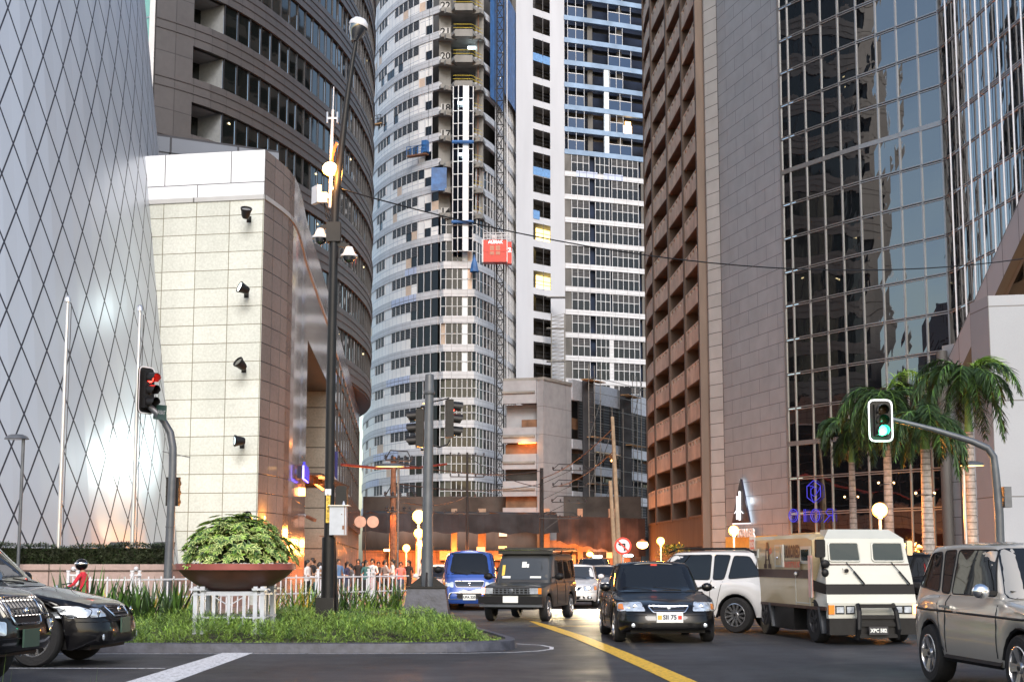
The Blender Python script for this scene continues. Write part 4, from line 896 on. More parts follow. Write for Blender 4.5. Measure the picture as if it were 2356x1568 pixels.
cx = gx(2298, 68); mb = MB(); CT = at(2300, 680, 68).z; wallseg(mb, (cx, 68), (cx + 4, 67.2), 0, CT); wallseg(mb, (cx - .15, 70.3), (cx, 68), 0, CT); mb.build('square_column', MATS.get('col_panel') or tile('col_panel', (.30, .33, .37), (.28, .31, .35), (.12, .12, .12), 8, 4.6, .03, rough=.5, noise=.08), r_)
lamp((gx(2280, 72) - .5, 72.5, 1.2), 120, (1, .5, .15), .3)
# reflection of a blue neon sign opposite, built as glowing tubes on the glass, triangular sign and lettering on the panels
t_ = thing('reflected_emblem', 'reflection of a blue hexagonal knot emblem in the dark glass wall, built as tubes', 'sign reflection', at(1872, 1130, 92))
def onw(fc, px, py, off):
    """point of facade fc seen at a pixel"""
    best = None
    for i in range(len(fc.p) * 20 - 20):
        t = i / 20; c = fc.pt(t, off); q = at(px, py, c.y)
        e_ = abs(q.x - c.x)
        if best is None or e_ < best[0]: best = (e_, c, q.z, t)
    return Vector((best[1].x, best[1].y, best[2])), best[3]
C, tt = onw(cw, 1872, 1130, .12); dx = (cw.pt(3) - cw.pt(2)).normalized(); dx = Vector((dx.x, dx.y, 0))
def ring(mb, cxy, pts, r, close=True):
    P = [C + dx * x + V(0, 0, y) for x, y in pts]; P = P + [P[0], P[1]] if close else P; mb.tube(P, r, 0, 6)
mb = MB()
hexp = [(.72 * math.cos(R(90 + 60 * k)), .72 * math.sin(R(90 + 60 * k))) for k in range(6)]; ring(mb, C, hexp, .025)
hexq = [(.3 * math.cos(R(90 + 60 * k)), .3 * math.sin(R(90 + 60 * k))) for k in range(6)]; ring(mb, C, hexq, .025)
for k in (0, 2, 4): a_, b_ = hexq[k], hexp[(k + 1) % 6]; ring(mb, C, [a_, ((a_[0] + b_[0]) / 2 * 1.25, (a_[1] + b_[1]) / 2 * 1.25), b_], .02, False)
mb.build('reflection_tube', 'neon_violet', t_)
t_ = thing('reflected_lettering', 'reflected row of blue outlined letters under the emblem, built as tubes on dark glass', 'sign reflection', at(1880, 1185, 92))
for i, (ch, px) in enumerate((('O', 1825), ('I', 1851), ('O', 1876), ('R', 1905))):
    C, tt = onw(cw, px, 1185, .12); mb = MB()
    if ch == 'O': ring(mb, C, [(.42 * math.cos(R(24 * k)), .42 * math.sin(R(24 * k))) for k in range(15)], .03); ring(mb, C, [(.26 * math.cos(R(24 * k)), .30 * math.sin(R(24 * k))) for k in range(15)], .015)
    elif ch == 'I': ring(mb, C, [(-.08, -.4), (-.08, .4), (.08, .4), (.08, -.4)], .028)
    else: ring(mb, C, [(.4, -.4), (.4, .4), (0, .42), (-.22, .22), (0, .0), (.35, 0)], .028, False); ring(mb, C, [(.15, 0), (-.4, -.42)], .03, False)
    mb.build('letter', 'neon_violet', t_)
t_ = thing('tower_sign', 'dark triangular sign with two white bars, backlit on the grey panels above white letters', 'sign', at(1700, 1160, 102))
P = [onw(gw, x, y, .35)[0] for x, y in ((1684, 1203), (1724.6, 1201.6), (1705, 1101), (1702, 1101))]
nn = Vector((gw.n[2].x, gw.n[2].y, 0)); mb = MB(); mb.face(P); mb.face([p - nn * .12 for p in P][::-1])
for i in range(4): mb.face([P[i], P[(i + 1) % 4], P[(i + 1) % 4] - nn * .12, P[i] - nn * .12])
mb.build('sign_board', MATS.get('sign_navy') or mat('sign_navy', (.012, .012, .03), .3, var=0), t_)
mb = MB(); P2 = [onw(gw, x, y, .2)[0] for x, y in ((1685, 1205), (1727.5, 1203.5), (1707, 1101), (1701.8, 1101))]; mb.face(P2); mb.build('backlight', 'sign_white', t_)
lamp((P[1] + P[2]) / 2 - nn * .1 + V(.2, -.2, 0), 12, (.85, .95, 1), .3)
mb = MB(); nb = MB()
for x0, y0, x1, y1 in ((1695.5, 1141, 1695.5, 1194), (1701.3, 1129, 1702, 1196)):
    a_, b_ = onw(gw, x0, y0, .4)[0], onw(gw, x1, y1, .4)[0]; mb.bar(a_, b_, .11, .04)
P3 = [onw(gw, x, y, .4)[0] for x, y in ((1690, 1180), (1694, 1174), (1699, 1172), (1704, 1174), (1709, 1180))]; mb.tube(P3, .03, 0, 5)
mb.build('white_bars', 'sign_white', t_)
C, tt = onw(gw, 1717, 1226, .25); dxg = Vector(((gw.p[3] - gw.p[2]).x, (gw.p[3] - gw.p[2]).y, 0)).normalized()
mb = MB(); mb.add(*text_geo('TOWER', .82, .06, bold=.02), 0, frame_M(C + nn * .05, dxg)); mb.build('lettering', mat('letter_white', (.8, .8, .8), .5, var=0), t_)
# ================================================================ street furniture
def vpole(px, Y, z0, z1): return Vector((gx(px, Y), Y, z0)), Vector((gx(px, Y), Y, z1))
LAMP_C = (1, .33, .05)
for i, (x, y, Y, e, lb) in enumerate(((963, 1187, 52, 500, 'largest glowing globe lamp, beside the central traffic signal post'), (963.5, 1226, 66, 500, 'globe lamp directly below the largest one in the row by the fence'),
        (967, 1251, 80, 500, 'lowest globe lamp of the row partly behind the signal post'), (935, 1260, 88, 500, 'small globe lamp left of the row by the fence'),
        (2024, 1173, 43, 420, 'globe lamp among the palm trunks behind the armoured truck'), (1688, 1220, 61, 520, 'globe lamp in front of the white tower lettering'),
        (1520, 1244, 80, 700, 'globe lamp beside the small round tree at the brown tower'))):
    p = at(x, y, Y); t = thing('globe_lamp', lb, 'street lamp', (p.x, p.y, 0), group='orange globe lamps along the street')
    mb = MB(); mb.ball((0, 0, p.z), .225 if i < 4 or i == 4 else .215, 0, 20); mb.build('globe', 'globe', t, 60, world=False)
    mb = MB(); mb.cyl((0, 0, 0), (0, 0, p.z - .2), .045, 0, 8); mb.cyl((0, 0, p.z - .26), (0, 0, p.z - .19), .09, 0, 12); mb.cyl((0, 0, 0), (0, 0, .3), .08, 0, 10); mb.build('post', 'white_paint', t, 40, world=False)
    lamp((p.x, p.y - .35, p.z), e * .5, LAMP_C, .25); lamp((p.x, p.y + .35, p.z), e * .5, LAMP_C, .25)
for x, y, e in ((1357, 1274, 30), (1478, 1252, 60)):   # small far wall lanterns
    p = at(x, y, 130 if x < 1400 else 106)
    t = thing('wall_lantern', 'tiny orange lamp glowing on the site boards' if x < 1400 else 'bell-shaped glowing lantern at the foot of the brown tower', 'lantern', p)
    mb = MB(); mb.ball((0, 0, 0), .28 if x < 1400 else .4, 0, 12, (1.1, 1, .8)); mb.build('bulb', 'sodium' if x < 1400 else 'lit_warm', t, world=False); mb = MB(); mb.cyl((0, 0, .2), (0, 0, .4), .4, 0, 10, .1); mb.build('hood', 'rust', t, world=False)
    lamp(p - V(0, .8, 0), e * 4, LAMP_C, .3)
# orange spill of the street's own lamps far down the road
for x, y, z, e in ((-4.5, 100, 3.2, 1600), (-5.5, 122, 3.2, 1600), (-9, 133, 3.4, 1800), (-1, 132, 2.8, 1300), (5, 131, 3, 1200), (10.5, 97, 2.0, 500), (-6.5, 78, 3.0, 900)): lamp((x, y, z + 1.2), e * 3.6, (1, .24, .035), .3, 'street_glow', kind='DOWN')
def hood_lamp(px, py, Y, side, lit, lb, hw=.38, z0=.1, r=.045):
    p = at(px, py, Y); t = thing('hooded_street_lamp', lb, 'street lamp', (p.x, p.y, 0))
    mb = MB(); mb.cyl((0, 0, z0), (0, 0, p.z + .02), r, 0, 10); mb.cyl((0, 0, z0), (0, 0, .6), r * 1.5, 0, 10); mb.build('post', 'pole_grey' if not lit or hw > .5 else 'alu', t, 40, world=False)
    mb = MB(); T = Matrix.Translation((side * hw * .55, 0, p.z)) @ Matrix.Diagonal((hw, .26, .26, 1)); mb.lathe([(.001, .55), (.5, .5), (.85, .3), (1, .05), (.96, 0)], 0, 20, T); mb.lathe([(.94, .02), (.001, -.06)], 1, 20, T); mb.build('lamp_head', ['pole_grey', 'lit_warm' if lit else 'alu'], t, 40, world=False)
    if lit: lamp((p.x + side * hw * .5, Y, p.z - .25), 90, (1, .6, .25), .15, kind='SPOT', aim=(p.x + side * hw * .5, Y, 0), spot=130)
hood_lamp(54, 1010, 38, -1, 0, 'dark hooded lamp post in front of the metal clad building', .33)
hood_lamp(917, 1073, 56, -1, 1, 'lit hooded lamp on a slim steel post left of the signal post', .62)
hood_lamp(2216, 1071, 42, 1, 1, 'hooded lamp post in front of the rightmost palm trunk', .42)
for x, y, lb in ((152, 703, 'left flagpole without flag before the metal clad building'), (318, 724, 'right flagpole without flag, beside the left traffic signal')):
    p = at(x + 8, y, 38.7); t = thing('flagpole', lb, 'flagpole', (p.x - .05, 38.7, .1))
    mb = MB(); mb.tube([(0, 0, 0), (0, 0, p.z * .6), (0, 0, p.z)], [.065, .055, .04], 0, 14); mb.build('pole', 'alu', t, 40, world=False); mb = MB(); mb.lathe([(.001, -.06), (.09, -.05), (.09, .05), (.05, .12), (.001, .14)], 0, 12, Matrix.Translation((0, 0, p.z + .05))); mb.build('finial', 'alu', t, 40, world=False)
    mb = MB(); mb.cyl((.11, 0, .5), (.10, 0, p.z - .1), .012, 0, 5); mb.build('halyard', 'steel_dark', t, world=False)
for x, y, z, e in ((-7.3, 86, 2.6, 260), (-8.2, 101, 2.8, 320), (-9.6, 118, 3, 420), (-11, 136.5, 2.4, 500), (-5, 136.5, 2.4, 600), (1, 135.5, 2.4, 500), (6.5, 135.5, 2.2, 400), (10.4, 134, 2.2, 350), (12.2, 101, 1.6, 110)): lamp((x, y, z), e, (1, .30, .06), .3, 'street_glow')
# ---- traffic signals
def signal_head(t, p, rz, on, name='signal_head', back=False, h=1.05):
    M = Matrix.Translation(p) @ Matrix.Rotation(rz, 4, 'Z'); s = h / 3
    mb = MB(); mb.add(*_bx(.34, .20, h), 0, M); 
    for k in range(3): mb.add(*_bx(.36, .16, .03), 0, M @ Matrix.Translation((0, 0, (k - 1) * s + s / 2)))
    hd = mb.build(name, 'pole_black', t, world=False)
    if back:
        mb = MB(); q = rounded([(-.31, -h / 2 - .15), (.31, -h / 2 - .15), (.31, h / 2 + .15), (-.31, h / 2 + .15)], .16, 4); q2 = rounded([(-.275, -h / 2 - .115), (.275, -h / 2 - .115), (.275, h / 2 + .115), (-.275, h / 2 + .115)], .14, 4); n = len(q)
        mb.add([(a, .02, b) for a, b in q2], [tuple(range(n))], 0, M); mb.add([(a, .012, b) for a, b in q] + [(a, .012, b) for a, b in q2], [(i, (i + 1) % n, n + (i + 1) % n, n + i) for i in range(n)], 1, M)
        mb.add([(a, .05, b) for a, b in q], [tuple(range(n))], 0, M); mb.build('backboard', ['pole_black', 'sign_white' if back == 2 else 'white_frame'], hd, world=False)
    for k in range(3):
        z = (1 - k) * s; vm = MB(); n = 14; ring = []
        for a in range(n):
            an = R(-40 + 260 * a / (n - 1)); ring.append((.145 * math.cos(an), .145 * math.sin(an)))
        vs = [(x, -.1, z + y) for x, y in ring] + [(x * .96, -.36 + (.06 if y < 0 else 0), z + y * .96 - .02) for x, y in ring]
        vm.add(vs, [(i, i + 1, n + i + 1, n + i) for i in range(n - 1)], 0, M); vm.build('visor', 'pole_black', hd, 60, world=False)
        lm = MB(); lm.lathe([(.13, -.0), (.10, .03), (.001, .045)], 0, 18, M @ Matrix.Translation((0, -.105, z)) @ Matrix.Rotation(R(90), 4, 'X'))
        lm.build('lens', {'r': 'signal_red', 'g': 'signal_green'}[on] if (on == 'r' and k == 0) or (on == 'g' and k == 2) else (MATS.get('lens_off') or mat('lens_off', (.03, .02, .01), .15, var=0)), hd, 40, world=False)
    return hd
def _bx(x, y, z): return [(a * x / 2, b * y / 2, e * z / 2) for a in (-1, 1) for b in (-1, 1) for e in (-1, 1)], [(0, 1, 3, 2), (4, 6, 7, 5), (0, 4, 5, 1), (2, 3, 7, 6), (0, 2, 6, 4), (1, 5, 7, 3)]
# left: curved pole, head turned to the right, street name plate
Y = 38; bx = gx(386, Y); t = thing('traffic_signal', 'traffic signal on bent grey pole at left, showing red, with street name plate', 'traffic signal', (bx, Y, 0))
def L(px, py, yy=Y): p = at(px, py, yy); return Vector((p.x - bx, yy - Y, p.z))
mb = MB(); mb.tube([(0, 0, .1), L(390, 1250), L(397, 1090), L(398, 1030), L(392, 995), L(378, 970), L(362, 950), L(345, 935)], [.12, .115, .105, .10, .10, .09, .085, .08], 0, 14); mb.bar(L(374, 1038), L(438, 1052), .025, .025); mb.tube([L(391, 1212), (L(391, 1212) + V(.0, 0, .02))], .13, 0, 12); mb.build('pole', 'pole_grey', t, 50, world=False)
signal_head(t, L(338, 897), R(62), 'r', back=1, h=.98); signal_head(t, L(394, 1130) + V(0, .2, 0), R(180), 'x', h=.75, name='rear_signal_head')
mb = MB(); p = L(368, 948, 37.8); T = frame_M(p, (.5, -.8, -.12)); mb.add(*_bx(1.0, .4, .03), 0, T); mb.add(*text_geo('DELA ROSA ST', .155, 0), 1, T @ Matrix.Translation((0, 0, .02))); mb.build('street_name_plate', [mat('sign_green', (.02, .06, .05), .5, var=.1), 'white_paint'], t, world=False)
# centre: thick post on dark trapezoid pedestal, two heads back to back
Y = 33; bx = gx(983, Y); t = thing('traffic_signal', 'traffic signal post with two opposed heads on dark trapezoid pedestal', 'traffic signal', (bx, Y, 0))
mb = MB(); za = at(985, 905, Y).z; mb.tube([(0, 0, .9), (0, 0, 2.5), (.02, 0, za)], [.14, .125, .10], 0, 16); mb.build('pole', 'pole_grey', t, 50, world=False)
mb = MB(); zb_ = at(985, 860, Y).z; mb.lathe([(.125, za - .02), (.135, za), (.135, za + .04), (.115, za + .06), (.10, zb_ - .02), (.05, zb_), (.001, zb_)], 0, 16, Matrix.Translation((.02, 0, 0))); mb.build('finial', 'pole_grey', t, 40, world=False)
mb = MB()
for s_ in (-1, 1): mb.extr([(-.5 * .9, .97), (.0, 1.3 + .0), (.0, .97)] if s_ < 0 else [(.0, .97), (.0, 1.3), (.5 * .9, .97)], 'y', -.02, .02)
for s_ in (-1, 1): mb.extr([(s_ * .42, .97), (0, 1.45), (0, .97)], 'x', -.02, .02)
mb.prism([(-.45, -.45), (.45, -.45), (.45, .45), (-.45, .45)], .94, .98); mb.build('base_plate', 'pole_black', t, world=False)
mb = MB(); q = [(-.43, .93), (.43, .93), (.55, .1), (-.55, .1)]; vs = [(a, -.42 if z > .5 else -.55, z) for a, z in q] + [(a, .42 if z > .5 else .55, z) for a, z in q]; mb.add(vs, [(0, 1, 2, 3), (7, 6, 5, 4), (0, 4, 5, 1), (1, 5, 6, 2), (3, 7, 4, 0)]); mb.build('pedestal', 'kerb_paint', t, world=False)
signal_head(t, L(966, 985), R(-90), 'x', h=1.0); signal_head(t, L(1034, 963), R(98), 'r', h=1.0)
mb = MB(); mb.tube([L(1036, 1012), L(1030, 1022), L(1010, 1028), L(990, 1020)], .025, 0, 8); mb.tube([L(1034, 915), L(1015, 920), L(990, 925)], .02, 0, 6); mb.tube([L(968, 935), L(985, 935)], .03, 0, 6); mb.tube([L(968, 1034), L(985, 1034)], .03, 0, 6); [mb.cyl(L(983, y), L(983, y) + V(0, 0, .04), .125, 1, 14) for y in (1042, 928)]; mb.build('bracket', ['pole_black', 'alu'], t, 50, world=False)
# right: mast arm, green
Y = 36; bx = gx(2300, Y); t = thing('traffic_signal', 'traffic signal showing green at the end of a long curved mast arm', 'traffic signal', (bx, Y, 0))
def L(px, py, yy=Y): p = at(px, py, yy); return Vector((p.x - bx, yy - Y, p.z))
mb = MB(); mb.tube([(0, 0, .1), L(2299, 1180), L(2291, 1090), L(2286, 1050), L(2272, 1030), L(2235, 1014), L(2150, 988), L(2050, 963), L(2022, 957)], [.12, .11, .10, .095, .09, .085, .07, .055, .05], 0, 14); mb.build('mast_arm', 'pole_grey', t, 50, world=False)
signal_head(t, L(2023, 968) + V(0, -.15, 0), 0, 'g', back=2, h=.78)
mb = MB(); p = L(2315, 1143); mb.box(p, (.18, .3, .52)); mb.bar(p, L(2300, 1143), .05); mb.build('control_box', 'pole_grey', t, world=False)
p = L(2024, 992); lamp((p.x + bx, Y - .75, p.z), 12, (.05, 1, .5), .1)
p = at(353, 868, 37.4); lamp((p.x + .3, 37.2, p.z), 3, (1, .05, .02), .1)
# ---- tall crooked lamp pole with cameras
Y = 30; bx = gx(756, Y); t = thing('tall_lamp_pole', 'tall black lamp pole, leaning at its upper part, carrying cameras and antennas', 'lamp pole', (bx, Y, 0))
def L(px, py, yy=Y): p = at(px, py, yy); return Vector((p.x - bx, yy - Y, p.z))
mb = MB(); mb.tube([(0, 0, .1), L(757, 1235)], [.15, .145], 0, 8); mb.tube([L(757, 1235), L(761, 900), L(768, 560), L(772, 440)], [.105, .10, .095, .085], 0, 14); mb.tube([L(771, 470), L(797, 240), L(811, 140), L(819, 95)], [.08, .065, .05, .045], 0, 12); mb.box((-.04, -.05, .55), (.38, .34, .5)); mb.tube([(.2, .1, .1), L(768, 1235)], .045, 0, 6); mb.build('pole', 'pole_black', t, 50, world=False)
p = L(824, 62); mb = MB(); T = Matrix.Translation(p) @ Matrix.Rotation(R(14), 4, 'Y'); mb.lathe([(.001, .20), (.13, .18), (.20, .10), (.215, .03), (.21, .0)], 0, 20, T); mb.lathe([(.205, 0), (.19, -.12), (.10, -.27), (.08, -.34), (.001, -.34)], 1, 20, T); mb.build('unlit_lamp', ['white_paint', 'curtain_glass'], t, 50, world=False)
p = L(760, 392); mb = MB(); T = Matrix.Translation(p) @ Matrix.Rotation(R(-16), 4, 'Y'); mb.lathe([(.001, -.13), (.09, -.10), (.15, -.03), (.17, .04)], 0, 18, T); mb.lathe([(.17, .04), (.14, .12), (.08, .17), (.001, .18)], 1, 18, T); mb.build('lit_lamp', ['globe', 'lit_warm'], t, 50, world=False)
mb = MB(); mb.tube([L(762, 375), L(766, 352), L(775, 328)], [.04, .035, .03], 0, 8); mb.build('lamp_arm', 'orange_paint', t, world=False); q = p + V(bx, Y - .35, -.1); lamp(q, 130, (1, .42, .08), .15); lamp(p + V(bx + .3, Y + .4, 0), 130, (1, .42, .08), .15)
for x, y, s_ in ((737, 545, -1), (803, 587, 1)):
    p = L(x, y); mb = MB(); T = Matrix.Translation(p); mb.lathe([(.001, .19), (.075, .18), (.10, .12), (.13, .04), (.185, .0), (.185, -.035), (.14, -.04)], 0, 20, T); mb.lathe([(.135, -.04), (.12, -.11), (.07, -.16), (.001, -.175)], 1, 18, T); mb.bar(p + V(0, 0, .2), L(768, y - 27), .07, .09, 2); mb.build('dome_camera', ['white_paint', 'curtain_glass', 'pole_black'], t, 40, world=False)
mb = MB(); mb.box(L(768, 535), (.30, .24, .42)); mb.build('junction_box', 'pole_black', t, world=False)
mb = MB(); mb.tube([L(760, 478), L(763, 330), L(766, 253)], [.04, .035, .03], 0, 8); [mb.cyl(L(x, 283), L(x, 258) , .022, 1, 6) for x in (753, 776)]; mb.bar(L(753, 272), L(776, 272), .03, .03, 1); mb.cyl(L(766, 253), L(768, 200), .012, 0, 5); mb.build('whip_antenna', ['white_paint', 'alu'], t, 40, world=False)
mb = MB(); T = Matrix.Translation(L(728, 448)) @ Matrix.Rotation(R(35), 4, 'Z'); mb.add(*_bx(.09, .28, .38), 0, T); mb.bar(L(732, 448), L(760, 452), .06, .08, 1); mb.box(L(746, 455), (.14, .12, .22), 0); mb.bar(L(758, 434), L(778, 434), .04, .04, 1); mb.bar(L(758, 470), L(778, 470), .04, .04, 1); mb.build('panel_antenna', ['white_paint', 'alu'], t, world=False)
mb = MB(); [mb.tube([L(745, 465), L(750 + i * 6, 500), L(766, 520 + i * 8)], .008, 0, 4) for i in range(3)]; mb.tube([L(768, 270), L(775, 350), L(770, 430)], .008, 0, 4); mb.build('cable', 'pole_black', t, world=False)
mb = MB(); mb.box(L(780, 1196) + V(0, -.1, 0), (.345, .25, .62), 0); mb.box(L(783, 1163) + V(0, -.1, 0), (.44, .34, .02), 1); mb.cyl(L(792, 1163) + V(0, -.1, 0), L(792, 1152) + V(0, -.1, 0), .045, 1, 8, .01); mb.box(L(789, 1183) + V(0, -.23, 0), (.02, .01, .02), 2); mb.box(L(793, 1213) + V(0, -.23, 0), (.05, .01, .08), 2); mb.box(L(795.5, 1196) + V(0, -.228, 0), (.012, .01, .6), 2); mb.build('electric_box', [mat('box_grey', (.42, .45, .5), .5, var=.12), 'alu', 'rust'], t, world=False)
mb = MB(); q = rounded([(-.12, -.22), (.12, -.22), (.12, .22), (-.12, .22)], .07, 3); c = L(784, 1140); mb.extr([(a + c.x, b + c.z) for a, b in q], 'y', .05, .3); mb.build('signal_hood', 'pole_black', t, world=False)
mb = MB()
for i, ch in enumerate('R274812'): mb.add(*text_geo(ch, .075, 0), 1, frame_M(L(757, 1140 + i * 9) + V(0, -.17, 0), (1, 0, 0)))
c = L(757, 1168); mb.box(c + V(0, -.152, 0), (.085, .02, .62), 0); mb.box(L(757, 1132) + V(0, -.153, 0), (.13, .02, .13), 2); mb.build('pole_sticker', [mat('sticker_yellow', (.62, .42, .06), .6, var=.4, scale=12), 'pole_black', 'white_paint'], t, world=False)
mb = MB(); mb.bar(L(735, 1232), L(757, 1233), .02, .02); mb.build('bracket', 'rust', t, world=False)
t = thing('blue_banner_sign', 'narrow blue sign panel on the shop wall just right of the lamp pole', 'sign', at(770, 1075, 84)); mb = MB(); mb.box((0, 0, 0), (.35, .12, 1.9)); mb.build('panel', mat('banner_blue', (.015, .02, .16), .4, var=.2), t, world=False); mb = MB(); mb.bar((0, 0, .5), (-1.2, 0, .5), .05); mb.build('bracket', 'steel_dark', t, world=False)
t = thing('round_shop_sign', 'pair of pale round hanging signs by the shopfront', 'sign', at(880, 1200, 96)); mb = MB()
p = at(850, 1200, 92)
mb = MB(); T = Matrix.Translation(at(858, 1199.5, 92) - t.location) @ Matrix.Rotation(R(90), 4, 'X'); mb.lathe([(.38, -.05), (.38, .05), (.001, .05)], 0, 20, T); T = Matrix.Translation(at(829, 1199.5, 92) - t.location) @ Matrix.Rotation(R(90), 4, 'X'); mb.lathe([(.38, -.05), (.38, .05), (.001, .05)], 0, 20, T); mb.build('disc', mat('disc_pale', (.42, .34, .31), .5, var=.1), t, world=False)
mb = MB(); a_, b_ = at(825, 1202, 92.1), at(864, 1202, 92.1); mb.bar(a_, b_, .05); mb.cyl(at(841, 1202, 92.1), (at(841, 1202, 92.1).x, 92.1, .1), .035); mb.build('bracket', 'steel_dark', t)
# ---- no left turn sign
Y = 50; p = at(1433, 1255, Y); t = thing('no_left_turn_sign', 'round red and white no left turn sign on a thin pole', 'road sign', (p.x, Y, 0))
mb = MB(); T = Matrix.Translation((0, -.03, p.z)) @ Matrix.Rotation(R(90), 4, 'X'); mb.lathe([(.30, -.01), (.30, .01), (.235, .012)], 1, 28, T); mb.lathe([(.235, .010), (.001, .010)], 0, 28, T)
mb.bar((.06, -.048, p.z - .17), (.06, -.048, p.z + .08), .05, .004, 2); mb.bar((.08, -.049, p.z + .06), (-.1, -.049, p.z + .06), .05, .004, 2, up=(0, 1, 0)); mb.face([(-.08, -.05, p.z + .12), (-.08, -.05, p.z), (-.18, -.05, p.z + .06)], 2)
mb.bar((-.17, -.056, p.z + .17), (.17, -.056, p.z - .17), .045, .004, 1, up=(0, 1, 0)); mb.build('sign_disc', ['white_paint', 'red_paint', 'dark'], t, world=False)
mb = MB(); mb.cyl((0, 0, 0), (0, 0, p.z + .1), .04, 0, 8); mb.build('pole', 'alu', t, world=False)
# ---- utility poles and wires
def upole(px, py, Y, lean, arms, lb, m='rust', r=.14):
    p = at(px, py, Y); b = Vector((gx(px + lean, Y), Y, 0)); t = thing('utility_pole', lb, 'utility pole', b)
    mb = MB(); mb.tube([(0, 0, 0), (p.x - b.x, 0, p.z)], [r * 1.2, r * .8], 0, 8); mb.build('pole', m, t, world=False)
    if arms:
        mb = MB(); im = MB()
        for dz, l, dx in arms:
            c = Vector((p.x - b.x + dx, 0, p.z - dz)); mb.bar(c - V(l / 2, .3, 0), c + V(l / 2, .3, 0), .09, .09)
            for k in range(5): q = c + V(l * (k / 4 - .5), .6 * (k / 4 - .5), .05); im.lathe([(.05, 0), (.09, .04), (.05, .1), (.09, .15), (.02, .25)], 0, 6, Matrix.Translation(q))
            if dx: mb.bar((p.x - b.x, 0, p.z - dz - 1.2), c, .05, .05); mb.tube([c + V(-l / 2, 0, .1), c + V(-l / 3, 0, .55), c + V(l / 3, 0, .5), c + V(l / 2, 0, .05)], .035, 0, 5)
        mb.build('crossarm', 'steel_dark', t, world=False); im.build('insulator', 'steel_dark', t, world=False)
    return p
upole(905, 1050, 78, 0, [(.2, 1.4, .3), (2.2, 1.6, .4), (3.0, 1.2, .3)], 'brown utility pole with crossarms left of the lit hooded lamp', 'rust', .17)
upole(1246, 1076, 125, 0, [(.2, 3.2, 2.6), (1.6, 3.0, 2.5), (3.0, 3.0, 2.4), (4.4, 3.6, 1.6)], 'dark utility pole with stacked insulator arms before the podium', 'steel_dark', .2)
upole(1075, 1040, 128, 0, [(.3, 3, 0), (2.2, 3, 0), (4, 3, 0), (5.5, 4, 0)], 'utility pole before the tower foot, loaded with insulators', 'steel_dark', .12)
upole(1409, 958, 96, 18, [], 'tall bare wooden pole leaning behind the no left turn sign', mat('pole_wood', (.26, .21, .15), .8, var=.25, scale=3) and 'pole_wood', .15)
upole(1404, 1105, 90, 14, [], 'shorter wooden pole beside the tall leaning one', 'pole_wood', .14)
def wire(P, Q, sag, r, m='pole_black', lb='thin black overhead cable crossing the whole street'):
    mb = MB(); P, Q = Vector(P), Vector(Q); mb.tube([P.lerp(Q, i / 24) - V(0, 0, sag * 4 * (i / 24) * (1 - i / 24)) for i in range(25)], r, 0, 5); o = mb.build('overhead_cable', m, None); tag(o, lb, 'cable'); return o
wire(at(774, 432, 30), at(2400, 588, 40), 1.0, .016)
for i, (a_, b_, lb) in enumerate(((at(905, 1062, 78), at(1246, 1082, 125), 'upper cable between the two utility poles'), (at(905, 1110, 78), at(1246, 1112, 125), 'middle cable between the two utility poles'), (at(905, 1150, 78), at(1075, 1140, 128), 'low cable from brown pole to the insulator pole'), (at(1246, 1100, 125), at(1409, 985, 96), 'cable rising from podium pole to the leaning wooden pole'), (at(1270, 1120, 125), at(1409, 1040, 96), 'lower cable rising to the leaning wooden pole'), (at(1075, 1048, 128), at(1246, 1120, 125), 'slack cable between insulator pole and podium pole'))):
    wire(a_, b_, .5, .035, 'steel_dark', lb)
t = thing('red_boom', 'long red pipe boom projecting past the tower foot above the street', 'pipe', at(900, 1072, 90)); mb = MB(); mb.tube([at(786, 1068, 84), at(870, 1076, 92), at(960, 1075, 100), at(1027, 1067, 106)], .08, 0, 8); mb.build('pipe', mat('boom_red', (.22, .025, .02), .5, var=.3), t)
# ---- fence
t = thing('railing_fence', 'white metal railing with twin posts between planting and pavement', 'fence', (-6, 40, 0))
ff = [Vector((-11.2, 36.6)), Vector((-9.6, 36.6)), Vector((-3.35, 46.4))]
rail = MB()
def seg(A, B, posts):
    d = B - A; l = d.length; u = d / l; n = int(l / .22); post = None
    for z in (.62, 1.08): rail.bar((*A, z), (*B, z), .05, .04)
    for i in range(n):
        q = A + u * (i * .22); 
        rail.bar((*q, .12), (*q, 1.02 if i % 2 else 1.16), .035, .035)
        if i % 11 == 0:
            mb = MB()
            for s_ in (-.12, .12): r = q + u * s_; mb.box((r.x, r.y, .68), (.07, .07, 1.2)); mb.box((r.x, r.y, 1.3), (.09, .09, .04))
            mb.box((q.x, q.y, 1.2), (.3, .06, .04)); mb.box((q.x, q.y, .35), (.3, .25, .5)); mb.ball((q.x, q.y, 1.36), .06, 0, 8); mb.build('post', 'white_paint', t)
seg(ff[0], ff[1], 1); seg(ff[1], ff[2], 1); rail.build('rails', 'white_paint', t)
